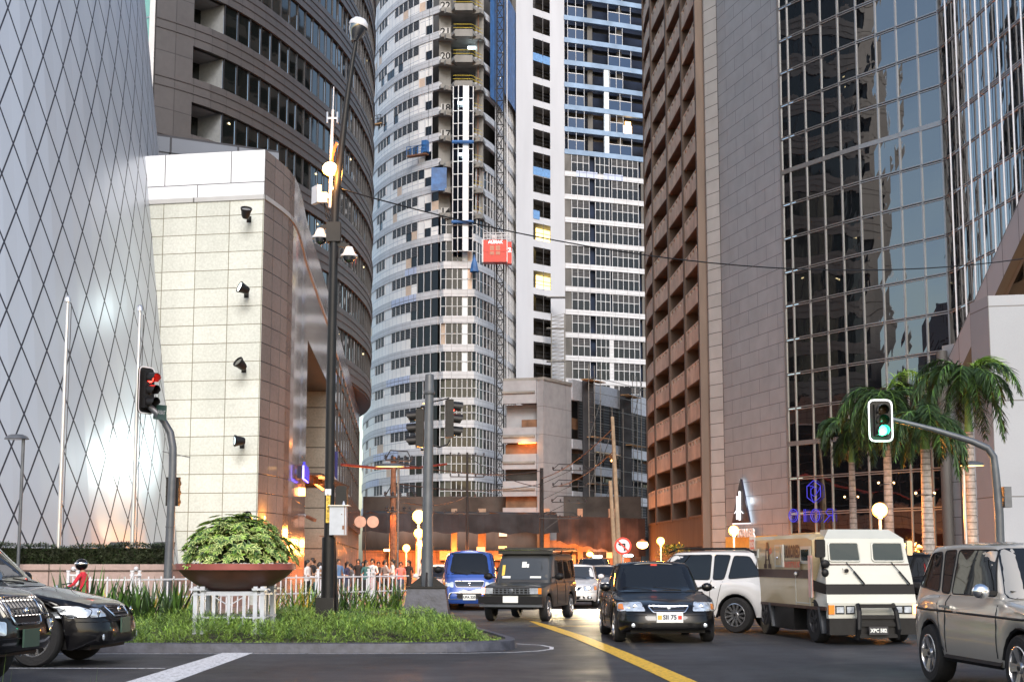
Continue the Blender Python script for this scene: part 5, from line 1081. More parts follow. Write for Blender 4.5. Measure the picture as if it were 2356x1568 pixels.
# ---- planter wall and bowl
t = thing('planter_wall', 'low pinkish granite wall below the clipped hedge', 'wall', (-20, 38, 0))
pwf = Fac([Vector(p) for p in ((-34, 38.0), (-9.2, 38.45), (-8.7, 47.6))]); mb = MB(); pwf.wall(mb, 0, 2, 0, 1.30, 0, 0); pwf.wall(mb, 0, 2, 1.30, 1.47, .06, 0, .6); mb.build('wall', 'pink_wall', t)
BX, BY = gx(544, 29), 29.0
t = thing('planter_bowl', 'wide shallow terracotta bowl planter standing on a white slatted frame', 'planter', (BX, BY, 0))
mb = MB(); mb.lathe([(.001, .93), (.42, .94), (.75, 1.06), (1.02, 1.24), (1.14, 1.37), (1.19, 1.38), (1.20, 1.50), (1.14, 1.50), (1.12, 1.44), (.001, 1.44)], 0, 48, ms=[0] * 5 + [1] * 3 + [1] * 3); mb.build('bowl', [mat('bowl_brown', (.10, .04, .03), .5, var=.25, scale=3), mat('bowl_rim', (.26, .07, .06), .5, var=.15, scale=4)], t, 30, world=False)
mb = MB(); rp = random.Random(3)
for i in range(420):
    a = rp.random() * 6.283; r = 1.1 * math.sqrt(rp.uniform(.45, 1)); mb.ball((r * math.cos(a), r * math.sin(a), 1.47 + rp.random() * .03), rp.uniform(.02, .035), 0, 6)
o = mb.build('pebbles', mat('pebble', (.42, .41, .38), .7, var=.4, scale=20), t, 60, world=False)
mb = MB()
for sx in (-.66, .66):
    for sy in (-.66, .66):
        for a_, b_ in ((0, 0), (.14, 0), (0, .14)): mb.box((sx + a_ * (1 if sx > 0 else -1) * -1, sy + b_ * (1 if sy > 0 else -1) * -1, .58), (.08, .08, .95))
        mb.box((sx * .93, sy * .93, 1.0), (.3, .3, .04))
for z in (.45, .9): [mb.bar((-.72, s_ * .66, z), (.72, s_ * .66, z), .035, .035) for s_ in (-1, 1)]; [mb.bar((s_ * .66, -.72, z), (s_ * .66, .72, z), .035, .035) for s_ in (-1, 1)]
for i in (-.3, .0, .3): mb.box((i, -.66, .62), (.06, .04, .6))
mb.bar((-.3, -.66, .86), (0, -.66, .68), .02); mb.bar((.3, -.66, .86), (0, -.66, .68), .02); mb.box((0, 0, .93), (1.2, 1.2, .05))
mb.build('stand', 'box_grey', t, world=False)
# ================================================================ vehicles
def paint(name, c, metal=.0, rough=.28, coat=1.0, var=.03, ci=1.5):
    m = mat(name, c, rough, metal=metal, var=var, scale=1.5, coat=coat, spec=.5 if ci > 1.4 else .15); m.node_tree.nodes['Principled BSDF'].inputs['Coat IOR'].default_value = ci; return m
paint('paint_black', (.004, .004, .005), ci=1.32); paint('paint_black_dusty', (.022, .022, .020), rough=.4, coat=.6, var=.3); paint('paint_white', (.58, .58, .58)); paint('paint_champagne', (.46, .43, .38), .45, .32); paint('paint_blue', (.025, .075, .33), .2)
paint('paint_tan', (.42, .33, .19), 0, .42, .4, .07); paint('paint_cream', (.44, .445, .40), 0, .4, .5, .05); paint('paint_grey', (.20, .19, .18), .4); paint('paint_red', (.45, .02, .02))
mat('tyre', (.011, .011, .012), .85, var=.25, scale=20, bump=.3); mat('rim', (.55, .56, .58), .22, metal=.9, var=.03); mat('black_plastic', (.008, .008, .009), .5, var=.1, spec=.25); mat('chrome', (.8, .8, .82), .08, metal=1, var=0)
mat('plate_white', (.68, .70, .68), .5, var=.04); mat('plate_green', (.025, .06, .045), .5, var=0); mat('tail_red', (.5, .01, .01), .15, var=0, coat=1); mat('lens_amber', (.75, .22, .02), .15, var=0, coat=1)
mat('seat_cloth', (.05, .05, .055), .9, var=.2)
glass('car_glass', (.008, .009, .010), .02, 1.55, 0)
glass('windscreen', (.035, .04, .045), .02, 1.6, 0)
def _hl():
    m = mat('headlamp_glass', (.62, .68, .76), .08, metal=.55, var=.35, scale=9, coat=1); return m
_hl()

class Body:
    def __init__(s): s.mb = MB()
    def shell(s, Rr, Fr, W, e, levels, zlow, ztop, crown=.03, m=0, mu=1, nx=44, cap=True, bottom=True):
        c, a = (Fr + Rr) / 2, (Fr - Rr) / 2
        out = []
        for y in (0, .2, .4, .58, .72, .84, .92): out.append((-(1 - y ** e) ** (1 / e), y))
        x0 = out[-1][0]
        for i in range(1, nx): x = x0 + (-2 * x0) * i / nx; out.append((x, (1 - abs(x) ** e) ** (1 / e)))
        for y in (.92, .84, .72, .58, .4, .2, 0): out.append(((1 - y ** e) ** (1 / e), y))
        n = len(out); rings = []
        for (t, dF, dR, wf) in levels:
            cc = (Fr + dF + Rr + dR) / 2; aa = (Fr + dF - Rr - dR) / 2; r = []
            for xn, yn in out:
                x = cc + aa * xn; y = W / 2 * wf * yn; z = zlow(x, yn) + (ztop(x, yn) - zlow(x, yn)) * t; r.append((x, y, z))
            rings.append(r)
        for sg in (1, -1):
            k = len(s.mb.v); vs = [(x, y * sg, z) for r in rings for x, y, z in r]; fs = []
            for j in range(len(rings) - 1):
                for i in range(n - 1):
                    q = (j * n + i, j * n + i + 1, (j + 1) * n + i + 1, (j + 1) * n + i); fs.append(q if sg < 0 else q[::-1])
            s.mb.add(vs, fs, m)
        M = 8
        for ring, on, up in ((rings[-1], cap, 1), (rings[0], bottom, 0)):
            if not on: continue
            vs = []; fs = []
            for x, y, z in ring:
                for j in range(M + 1):
                    f = 1 - 2 * j / M; vs.append((x, y * f, z + (crown * (1 - f * f) * min(1, y / (W * .3)) if up else 0)))
            for i in range(n - 1):
                for j in range(M): q = (i * (M + 1) + j, i * (M + 1) + j + 1, (i + 1) * (M + 1) + j + 1, (i + 1) * (M + 1) + j); fs.append(q if up else q[::-1])
            s.mb.add(vs, fs, m if up else mu)
    def bvh(s): s.t = BVHTree.FromPolygons([Vector(v) for v in s.mb.v], s.mb.f); return s
    def cast(s, ax, a, b, off):
        o, d = {'F': ((9, a, b), (-1, 0, 0)), 'B': ((-9, a, b), (1, 0, 0)), 'L': ((a, 9, b), (0, -1, 0)), 'R': ((a, -9, b), (0, 1, 0)), 'T': ((a, b, 9), (0, 0, -1))}[ax]
        h = s.t.ray_cast(Vector(o), Vector(d))
        if h[0] is None:
            h = s.t.find_nearest(Vector(o) + Vector(d) * 8.2)
        nn = h[1].normalized()
        if nn.dot(Vector(d)) > 0: nn = -nn
        return h[0] + nn * off
    def patch(s, mb, ax, pts, off=.008, m=0, r=.04, rings=3, nr=2, frame=None, fw=.02):
        P = rounded(pts, r, nr) if r else [Vector(p) for p in pts]
        Q = []                                   # subdivide long edges so the patch hugs the body
        for i in range(len(P)):
            a, b = P[i], P[(i + 1) % len(P)]; k = max(1, int((b - a).length / .12)); Q += [a.lerp(b, j / k) for j in range(k)]
        c = sum(Q, Vector((0, 0))) / len(Q); n = len(Q); vs = []
        for j in range(rings + 1): f = 1 - j / (rings + .0) * .999; vs += [tuple(s.cast(ax, *(c + (q - c) * f), off)) for q in Q]
        fs = [(j * n + i, j * n + (i + 1) % n, (j + 1) * n + (i + 1) % n, (j + 1) * n + i) for j in range(rings) for i in range(n)]
        mb.add(vs, fs, m)
        if frame is not None:
            T = [Vector(v) for v in vs[:n]]; mb.tube(T + [T[0], T[1]], fw, frame, 5, False)
        return mb
    def seam(s, mb, ax, pts, off=.003, w=.007, m=0):
        P = []; pts = [Vector(p) for p in pts]
        for i in range(len(pts) - 1):
            k = max(2, int((pts[i + 1] - pts[i]).length / .08)); P += [pts[i].lerp(pts[i + 1], j / k) for j in range(k)]
        P.append(pts[-1]); T = [s.cast(ax, p.x, p.y, off) for p in P]; mb.tube(T, w, m, 4, False)
def lerp_prof(P, x):
    if x <= P[0][0]: return P[0][1]
    for (a, b), (c, d) in zip(P, P[1:]):
        if x <= c: t = (x - a) / (c - a); t = t * t * (3 - 2 * t) * .35 + t * .65; return b + (d - b) * t
    return P[-1][1]
def wheels(t, xs, r, w, yw, style=5, rimc='rim', rr=.66, scn=1):
    """tyre with its own alloy rim, four of them"""
    MY = Matrix.Rotation(R(90), 4, 'X')
    first = None
    tm = MB(); tm.lathe([(r * rr, -w / 2), (r * .93, -w / 2), (r * .99, -w * .36), (r, -w * .25), (r, w * .25), (r * .99, w * .36), (r * .93, w / 2), (r * rr, w / 2), (r * rr, -w / 2)], 0, 36, MY)
    tm.lathe([(r * .80, -w / 2 - .003), (r * .85, -w / 2 - .003), (r * .86, -w / 2 + .01)], 0, 36, MY)
    rm = MB(); rm.lathe([(r * rr, -w / 2 - .004), (r * (rr - .04), -w / 2 - .008), (r * (rr - .06), -w / 2 + .02), (r * (rr - .09), w * .1), (.001, w * .12)], 0, 36, MY, ms=[0, 0, 0, 1])
    for k in range(style):
        a = 2 * math.pi * k / style
        for da in ((-.11, .11) if style <= 6 else (0,)):
            p = Vector((math.cos(a + da * .5) * r * .1, w / 2 - .035, math.sin(a + da * .5) * r * .1)); q = Vector((math.cos(a + da) * r * (rr - .04), w / 2 - .012, math.sin(a + da) * r * (rr - .04))); rm.bar(p, q, r * (.17 if style <= 6 else .12), .03, 0, up=(0, 1, 0))
    rm.tube([(0, w / 2 - .06, 0), (0, w / 2 + .0, 0)], r * .17, 0, 14); rm.tube([(0, w / 2 - .01, 0), (0, w / 2 + .008, 0)], r * .07, 1, 10)
    me1 = me2 = None
    for x in xs:
        for sg in (1, -1):
            if me1 is None:
                a = tm.build('wheel', 'tyre', t, 35, world=False); b = rm.build('rim', [rimc, 'black_plastic'], a, 35, world=False); me1, me2 = a.data, b.data
            else:
                a = bpy.data.objects.new('wheel', me1); b = bpy.data.objects.new('rim', me2); col.objects.link(a); col.objects.link(b); a.parent = t; b.parent = a
            a.location = (x, sg * yw, r); a.rotation_euler = (0, rnd.uniform(0, 6), 0)
            if sg < 0: a.rotation_euler = (0, 0, math.pi); 
def plate(t, p, ax, txt, w=.36, h=.15, ink='dark', face='plate_white', nm='license_plate', tilt=0, extra=None):
    mb = MB(); x = {'F': (0, 1, 0), 'B': (0, -1, 0)}[ax]; T = frame_M(p, x); mb.add(*_bx(w, h, .02), 0, T)
    if txt: mb.add(*text_geo(txt, h * .62, 0, bold=.004), 1, T @ Matrix.Translation((0, 0, .013)))
    if extra:
        for (dx, m_, s_) in extra: mb.add(*_bx(s_, s_, .004), m_, T @ Matrix.Translation((dx, 0, .012)))
    mb.build(nm, [face, ink, 'amber_flat' if 'amber_flat' in MATS else mat('amber_flat', (.7, .35, .05), .5, var=0), 'red_paint'], t, world=False)
def mirror(t, p, col_, s=1, side=1):
    mb = MB(); mb.ball(p, .11 * s, 0, 12, (.7, 1.05, .8)); mb.bar((p[0], p[1] - side * .2, p[2] - .03), p, .05, .05, 1); mb.build('wing_mirror', [col_, 'black_plastic'], t, 50, world=False)

def sedan(name, lb, pos, head, cl, L=4.75, W=1.79, H=1.45, r=.32, style=7, plate_txt='', plate_fn=None, kind='sedan', amber=True, hi=None, glassm='car_glass', cat='car', on=False, front=None):
    t = thing(name, lb, cat, (pos[0], pos[1], 0), head); B = Body(); xr, xf = -L * .285, L * .30
    if kind == 'sedan': zt = [(-L / 2, .86), (-L * .40, .98), (-L * .2, .97), (L * .16, .95), (L * .24, .90), (L * .40, .78), (L / 2, .64)]; gh = (-L * .335, L * .215, -L * .16, L * .02); hb = .93
    elif kind == 'hatch': zt = [(-L / 2, 1.0), (-L * .2, .98), (L * .2, .97), (L * .32, .90), (L * .42, .80), (L / 2, .66)]; gh = (-L * .47, L * .24, -L * .36, L * .06); hb = .95
    else: s_ = H / 1.7; zt = [(-L / 2, 1.02 * s_), (-L * .3, 1.06 * s_), (L * .1, 1.06 * s_), (L * .22, 1.03 * s_), (L * .40, .96 * s_), (L / 2, .82 * s_)]; gh = (-L * .485, L * .23, -L * .40, L * .08); hb = 1.04 * s_
    sill = .20 if kind != 'suv' else .34; ar = r + .065; zs = lambda x, y=0: lerp_prof(zt, x)
    def zl(x, y):
        z = sill + (.06 if abs(x) > L * .42 else 0)
        for xa in (xr, xf):
            if abs(x - xa) < ar: z = max(z, r + math.sqrt(ar * ar - (x - xa) ** 2) - .01)
        return z
    B.shell(-L / 2, L / 2, W, 5.5, [(0, -.05, .03, .955), (.12, -.005, .0, .985), (.3, .0, 0, 1.0), (.5, -.01, .01, 1.0), (.62, -.03, .02, .99), (.72, -.04, .02, .995), (.9, -.09, .05, .965), (1, -.17, .10, .90)], zl, zs, .035, 0, 1, nx=64)
    b0, b1, r0, r1 = gh; Hr = H
    def gt(x, yn): return H - .05 - .05 * ((x - (r0 + r1) / 2) / (r1 - r0)) ** 2 * 2
    gl = []
    for tt in (0, .15, .3, .45, .6, .75, .88, .96, 1):
        k = tt; gl.append((tt, (r1 - b1) * k + (.06 * math.sin(math.pi * k)), (r0 - b0) * k - (.05 * math.sin(math.pi * k)), 1 - .20 * k - (.05 if tt == 1 else .015 if tt > .9 else 0)))
    B.shell(b0, b1, W * .93, 7, gl, lambda x, y: hb - .12, gt, .045, 0, 0, nx=30, bottom=False)
    B.bvh(); B.mb.build('body', [cl, 'black_plastic'], t, 38, world=False)
    # glass
    zb, ztp = hb + .03, H - .12
    k0 = (zb - hb + .12) / (H - hb + .07); k1 = (ztp - hb + .12) / (H - hb + .07)
    fx = lambda k: b1 + (r1 - b1) * k; rx = lambda k: b0 + (r0 - b0) * k
    wf = lambda k: W / 2 * .93 * (1 - .2 * k)
    m_ = MB(); B.patch(m_, 'F', [(-wf(k0) * .93, zb - .02), (wf(k0) * .93, zb - .02), (wf(k1) * .90, ztp + .02), (-wf(k1) * .90, ztp + .02)], .006, 0, .07, 4); m_.build('windscreen', glassm, t, 60, world=False)
    m_ = MB(); B.patch(m_, 'B', [(-wf(k0) * .86, zb), (wf(k0) * .86, zb), (wf(k1) * .84, ztp), (-wf(k1) * .84, ztp)], .006, 0, .07, 3); m_.build('rear_window', 'car_glass', t, 60, world=False)
    xm = (r0 + r1) / 2 + .02; F0, F1 = fx(k0) - .30, fx(k1) - .10; R0, R1 = rx(k0) + .22, rx(k1) + .10
    for ax in 'LR':
        m_ = MB(); B.patch(m_, ax, [(xm + .04, zb + .01), (F0, zb + .01), (F1, ztp), (xm + .04, ztp + .01)], .006, 0, .05, 3, frame=1, fw=.008); m_.build('side_window', ['car_glass', 'black_plastic'], t, 60, world=False)
        if kind == 'sedan': m_ = MB(); B.patch(m_, ax, [(R0, zb + .03), (xm - .04, zb + .01), (xm - .04, ztp + .01), (R1 + .02, ztp)], .006, 0, .05, 3, frame=1, fw=.008); m_.build('side_window', ['car_glass', 'black_plastic'], t, 60, world=False)
        else:
            xq = xr + (.30 if kind == 'suv' else .25)
            m_ = MB(); B.patch(m_, ax, [(xq, zb + .02), (xm - .04, zb + .01), (xm - .04, ztp + .01), (xq - .12, ztp)], .006, 0, .05, 3, frame=1, fw=.008); m_.build('side_window', ['car_glass', 'black_plastic'], t, 60, world=False)
            m_ = MB(); B.patch(m_, ax, [(R0 + .05, zb + .09), (xq - .1, zb + .03), (xq - .2, ztp - .01), (R1 + .2, ztp - .03)], .006, 0, .06, 3, frame=1, fw=.008); m_.build('side_window', ['car_glass', 'black_plastic'], t, 60, world=False)
        m_ = MB(); zd = hb - .08; B.seam(m_, ax, [(xm, zb), (xm, sill + .08)]); B.seam(m_, ax, [(xf - ar - .12, hb - .06), (xf - ar - .10, sill + .1)]); B.seam(m_, ax, [(xr + ar * .7, hb), (xr + ar + .02, r + .12), (xr + ar + .08, sill + .1)]); m_.build('door_seam', 'black_plastic', t, world=False)
        for xh in (xm + .14 - .0, xr + ar + .12):
            m_ = MB(); c = B.cast(ax, xh, hb - .12, .02); m_.bar(c - V(.09, 0, 0), c + V(.09, 0, 0), .035, .03); m_.build('door_handle', 'chrome' if kind == 'suv' else cl, t, world=False)
        for xa in (xr, xf):
            m_ = MB(); B.seam(m_, ax, [(xa + (ar + .0) * math.cos(R(q)), r + (ar + .0) * math.sin(R(q))) for q in range(-8, 190, 18)], -.002, .022 if kind == 'suv' else .012); m_.build('wheel_arch', 'black_plastic' if kind == 'suv' else cl, t, 60, world=False)
        m_ = MB(); B.seam(m_, ax, [(xr + ar + .02, sill + .02), (xf - ar - .02, sill + .02)], .0, .045 if kind == 'suv' else .02); m_.build('side_skirt', 'black_plastic' if kind != 'sedan' else cl, t, world=False)
    # front
    fw_ = W / 2; zf = lambda f: lerp_prof(zt, L / 2) * f
    hl = hi or [(fw_ * .50, .56), (fw_ * .95, .60), (fw_ * .93, .74), (fw_ * .46, .70)]
    for sg in (1, -1):
        m_ = MB(); P = [(a * sg, b) for a, b in hl]; B.patch(m_, 'F', P, .012, 0, .03, 3, frame=1, fw=.006)
        if amber: B.patch(m_, 'F', [(fw_ * .84 * sg, hl[0][1] + .03), (fw_ * .93 * sg, hl[0][1] + .04), (fw_ * .92 * sg, hl[2][1] - .03), (fw_ * .85 * sg, hl[2][1] - .03)], .017, 2, .01, 1)
        cx_ = sum(abs(p[0]) for p in P) / 4 * sg; cz = sum(p[1] for p in P) / 4; c = B.cast('F', cx_ * .9, cz, .012); m_.ball(c, .05, 3 if on else 4, 10, (.3, 1, 1))
        m_.build('headlight', ['headlamp_glass', 'black_plastic', 'lens_amber', 'head_on', 'chrome'], t, 60, world=False)
        m_ = MB(); B.patch(m_, 'F', [(fw_ * .60 * sg, .30), (fw_ * .78 * sg, .30), (fw_ * .76 * sg, .40), (fw_ * .60 * sg, .40)], .006, 0, .04, 1); c = B.cast('F', fw_ * .69 * sg, .35, .012); m_.ball(c, .04, 1, 10, (.3, 1, 1)); m_.build('fog_light', ['black_plastic', 'headlamp_glass'], t, 60, world=False)
        m_ = MB(); B.patch(m_, 'B', [(fw_ * .6 * sg, hb * .68), (fw_ * .90 * sg, hb * .68), (fw_ * .88 * sg, hb * .86), (fw_ * .65 * sg, hb * .84)], .01, 0, .03, 2); m_.build('tail_light', 'tail_red', t, 60, world=False)
        mirror(t, (fx(k0) - .34, sg * (W / 2 + .05), hb + .10), 'chrome' if kind == 'suv' and cl == 'paint_champagne' else cl, 1.0, sg)
    m_ = MB(); gz0, gz1 = (.58, .70) if kind == 'sedan' else (.60 * H / 1.6, .80 * H / 1.6); B.patch(m_, 'F', [(-fw_ * .30, gz0), (fw_ * .30, gz0), (fw_ * .40, gz1), (-fw_ * .40, gz1)], .012, 0, .03, 3, frame=1, fw=.013)
    for i in range(1, 3): z = gz0 + (gz1 - gz0) * i / 3; a = B.cast('F', -fw_ * .3, z, .02); b = B.cast('F', fw_ * .3, z, .02); c = B.cast('F', 0, z, .02); m_.tube([a, c, b], .006, 1, 4)
    c = B.cast('F', 0, (gz0 + gz1) / 2, .03); m_.ball(c, .045, 1, 10, (.4, 1, .9)); m_.build('grille', ['black_plastic', 'chrome'], t, 60, world=False)
    m_ = MB(); B.patch(m_, 'F', [(-fw_ * .55, .28), (fw_ * .55, .28), (fw_ * .5, .40), (-fw_ * .5, .40)], .004, 0, .04, 2); m_.build('lower_intake', 'black_plastic', t, 60, world=False)
    m_ = MB(); B.seam(m_, 'F', [(-fw_ * .93, .53), (0, .53), (fw_ * .93, .53)], .002, .006); m_.build('bumper_seam', 'black_plastic', t, world=False)
    m_ = MB(); c0 = Vector((fx(k0) + .0, .12, zb - .02))
    for yy in (.45, -.15): a = B.cast('F', yy, zb - .0, .02); b = B.cast('F', yy - .55, zb + .06, .022); m_.tube([a, a.lerp(b, .5) + V(.01, 0, .0), b], .009, 0, 5)
    m_.build('wiper', 'black_plastic', t, world=False)
    c = B.cast('F', 0, .47, .02); plate(t, c + V(.01, 0, 0), 'F', plate_txt) if plate_fn is None else plate_fn(t, c)
    wheels(t, (xr, xf), r, .21 if kind != 'suv' else .24, W / 2 - (.125 if kind != 'suv' else .13), style)
    m_ = MB(); m_.box((0, 0, sill + .06), (L * .9, W * .72, .12)); m_.build('underbody', 'black_plastic', t, world=False)
    return t, B, (zb, ztp, fx, rx, wf)
HD = lambda dx, dy: math.atan2(dy, dx)       # heading of a car that drives towards (dx, dy)

# black sedan in the middle, facing the camera
cx_ = gx(1520, 27.4)
def pf_(t, c): plate(t, c + V(.015, 0, .02), 'F', 'SII 75', .50, .19, ink='sign_blue', face='plate_white', extra=((-.19, 2, .08), (.19, 3, .07)))
t, B, g_ = sedan('sedan_car', 'black sedan with thin silver grille frame facing the camera in mid-road', (cx_ + .06, 27.2 + 2.35), HD(.03, -1), 'paint_black', L=4.8, W=1.96, H=1.56, r=.34, style=7, plate_fn=pf_, hi=[(.44, .60), (.93, .60), (.92, .76), (.50, .775)])
m_ = MB(); c = B.cast('F', 0, 1.46, .01); m_.add(*_bx(.13, .05, .01), 0, frame_M(c, (0, 1, 0))); m_.build('windscreen_sticker', 'red_paint', t, world=False)
# white SUV crossing behind it
t, B, g_ = sedan('suv_car', 'white SUV with roof rails and twin-spoke wheels, side-on behind the black sedan', (4.33, 32.95), HD(-.80, .60), 'paint_white', L=4.75, W=1.85, H=1.80, r=.385, style=12, kind='suv', plate_txt='')
m_ = MB(); [m_.tube([(-1.7, s_ * .62, 1.74), (-1.5, s_ * .62, 1.83), (.2, s_ * .62, 1.83), (.45, s_ * .62, 1.74)], .022, 0, 6) for s_ in (-1, 1)]; m_.build('roof_rail', 'black_plastic', t, world=False)
# champagne SUV at the right edge
hx = math.sin(R(6)); t, B, g_ = sedan('suv_car', 'champagne SUV with chrome mirror, cut off by the right edge', (6.42, 17.5), HD(.085, -1), 'paint_champagne', L=4.55, W=1.84, H=1.80, r=.37, style=5, kind='suv', plate_txt='')
m_ = MB(); B.seam(m_, 'R', [(-2.1, .94), (1.8, .90)], .004, .014); B.seam(m_, 'L', [(-2.1, .94), (1.8, .90)], .004, .014); m_.build('side_moulding', 'black_plastic', t, world=False)
m_ = MB(); m_.bar((1.28, -.5, 1.32), (1.285, -.42, 1.30), .2, .01); m_.build('windscreen_sticker', 'plate_white', t, world=False)
# two black cars at the left edge
t, B, g_ = sedan('sedan_car', 'glossy black sedan at left heading right, multi-spoke alloy wheels', (-8.5, 22.3), HD(1, -.10), 'paint_black', L=4.7, W=1.82, H=1.60, r=.36, style=10, plate_txt='', amber=False, hi=[(.50, .58), (.88, .57), (.86, .69), (.52, .68)], glassm='windscreen',
                  plate_fn=lambda t, c: plate(t, c + V(.01, 0, 0), 'F', '', .34, .18, face='plate_green'))
m_ = MB(); B.patch(m_, 'R', [(1.70, .62), (2.02, .58), (2.12, .58), (2.14, .66), (1.98, .71), (1.62, .72)], .012, 0, .03, 3, frame=1, fw=.006); m_.build('headlight', ['headlamp_glass', 'black_plastic'], t, 60, world=False)
t.scale = (1.1, 1.05, 1.24)
t, B, g_ = sedan('suv_car', 'black SUV with upright chrome grille in the bottom left corner', (-8.62, 17.9), HD(1, -.17), 'paint_black', L=4.7, W=1.85, H=1.78, r=.36, style=6, kind='suv', plate_txt='', amber=False, glassm='windscreen', plate_fn=lambda t, c: plate(t, c + V(.01, 0, .06), 'F', '', .34, .18, face='plate_green'))
m_ = MB(); B.patch(m_, 'R', [(1.60, .92), (2.05, .80), (2.2, .80), (2.24, .97), (1.58, 1.0)], .014, 0, .03, 3, frame=1, fw=.006); m_.build('headlight', ['headlamp_glass', 'black_plastic'], t, 60, world=False)
m_ = MB()
for y in range(-6, 7): a = B.cast('F', y * .075, .74, .02); b = B.cast('F', y * .075, .92, .02); m_.bar(a, b, .025, .03)
m_.build('grille_bars', 'chrome', t, world=False)
m_ = MB(); c = B.cast('R', 2.0, .52, .015); m_.lathe([(.11, 0), (.10, .03), (.075, .02), (.07, -.01)], 0, 20, Matrix.Translation(c) @ Matrix.Rotation(R(70), 4, 'X') @ Matrix.Rotation(R(0), 4, 'Z')); m_.build('fog_light_ring', 'chrome', t, 60, world=False)
t.scale = (1.2, 1.1, 1.2)
# white lit sedan, far grey cars, red taxi by the fence
t, B, g_ = sedan('sedan_car', 'white sedan with dazzling headlights on, in front of the far traffic', (gx(1318, 48) + .15, 50), HD(-.10, -1), 'paint_white', L=4.4, W=1.75, H=1.46, r=.31, style=5, plate_txt='DL 241', on=True, glassm='windscreen')
for s_ in (-.62, .62): lamp((gx(1322, 47.5) + s_ * .9, 47.2, .66), 1600 if s_ > 0 else 500, (1, .80, .5), .09, 'headlight_beam', kind='SPOT', aim=(gx(1322, 40) + s_, 36, .0), spot=110)
p = (gx(1345, 47.4), 47.35); hb_ = thing('x', 'x', 'x'); bpy.data.objects.remove(hb_)
sedan('sedan_car', 'old grey sedan queued right of the white one', (gx(1383, 56) + .2, 58), HD(-.12, -1), 'paint_grey', L=4.3, W=1.68, H=1.42, r=.3, style=5, plate_txt='', on=False)
sedan('suv_car', 'dark van-like car with arched pale roof line far in the queue', (gx(1372, 66), 68), HD(-.1, -1), 'paint_black_dusty', L=4.5, W=1.8, H=1.72, r=.33, style=5, kind='suv', plate_txt='')
sedan('sedan_car', 'white and red car half hidden left of the blue van', (gx(1008, 49.5), 51.5), HD(.05, -1), 'paint_white', L=4.3, W=1.68, H=1.45, r=.3, style=5, plate_txt='')
t, B, g_ = sedan('suv_car', 'dark SUV with spare wheel, glimpsed between armoured truck and champagne SUV', (gx(2095, 35) + .35, 37.0), HD(-.55, 1), 'paint_black', L=4.5, W=1.82, H=1.78, r=.36, style=5, kind='suv', plate_txt='')
m_ = MB(); T = Matrix.Translation((-2.36, 0, .98)) @ Matrix.Rotation(R(-90), 4, 'Y'); m_.lathe([(.2, .0), (.34, .0), (.36, .06), (.36, .16), (.3, .2), (.22, .2)], 0, 28, T); m_.lathe([(.22, .2), (.2, .16), (.1, .2), (.001, .22)], 1, 28, T)
for k in range(5): a = 2 * math.pi * k / 5; m_.bar(T @ V(0, 0, .22), T @ V(.2 * math.cos(a), .2 * math.sin(a), .2), .06, .02, 1)
m_.build('spare_wheel', ['tyre', 'rim'], t, 50, world=False)
m_ = MB(); m_.box((-2.28, -.75, .75), (.05, .14, .2)); m_.build('tail_light', 'amber', t, world=False)

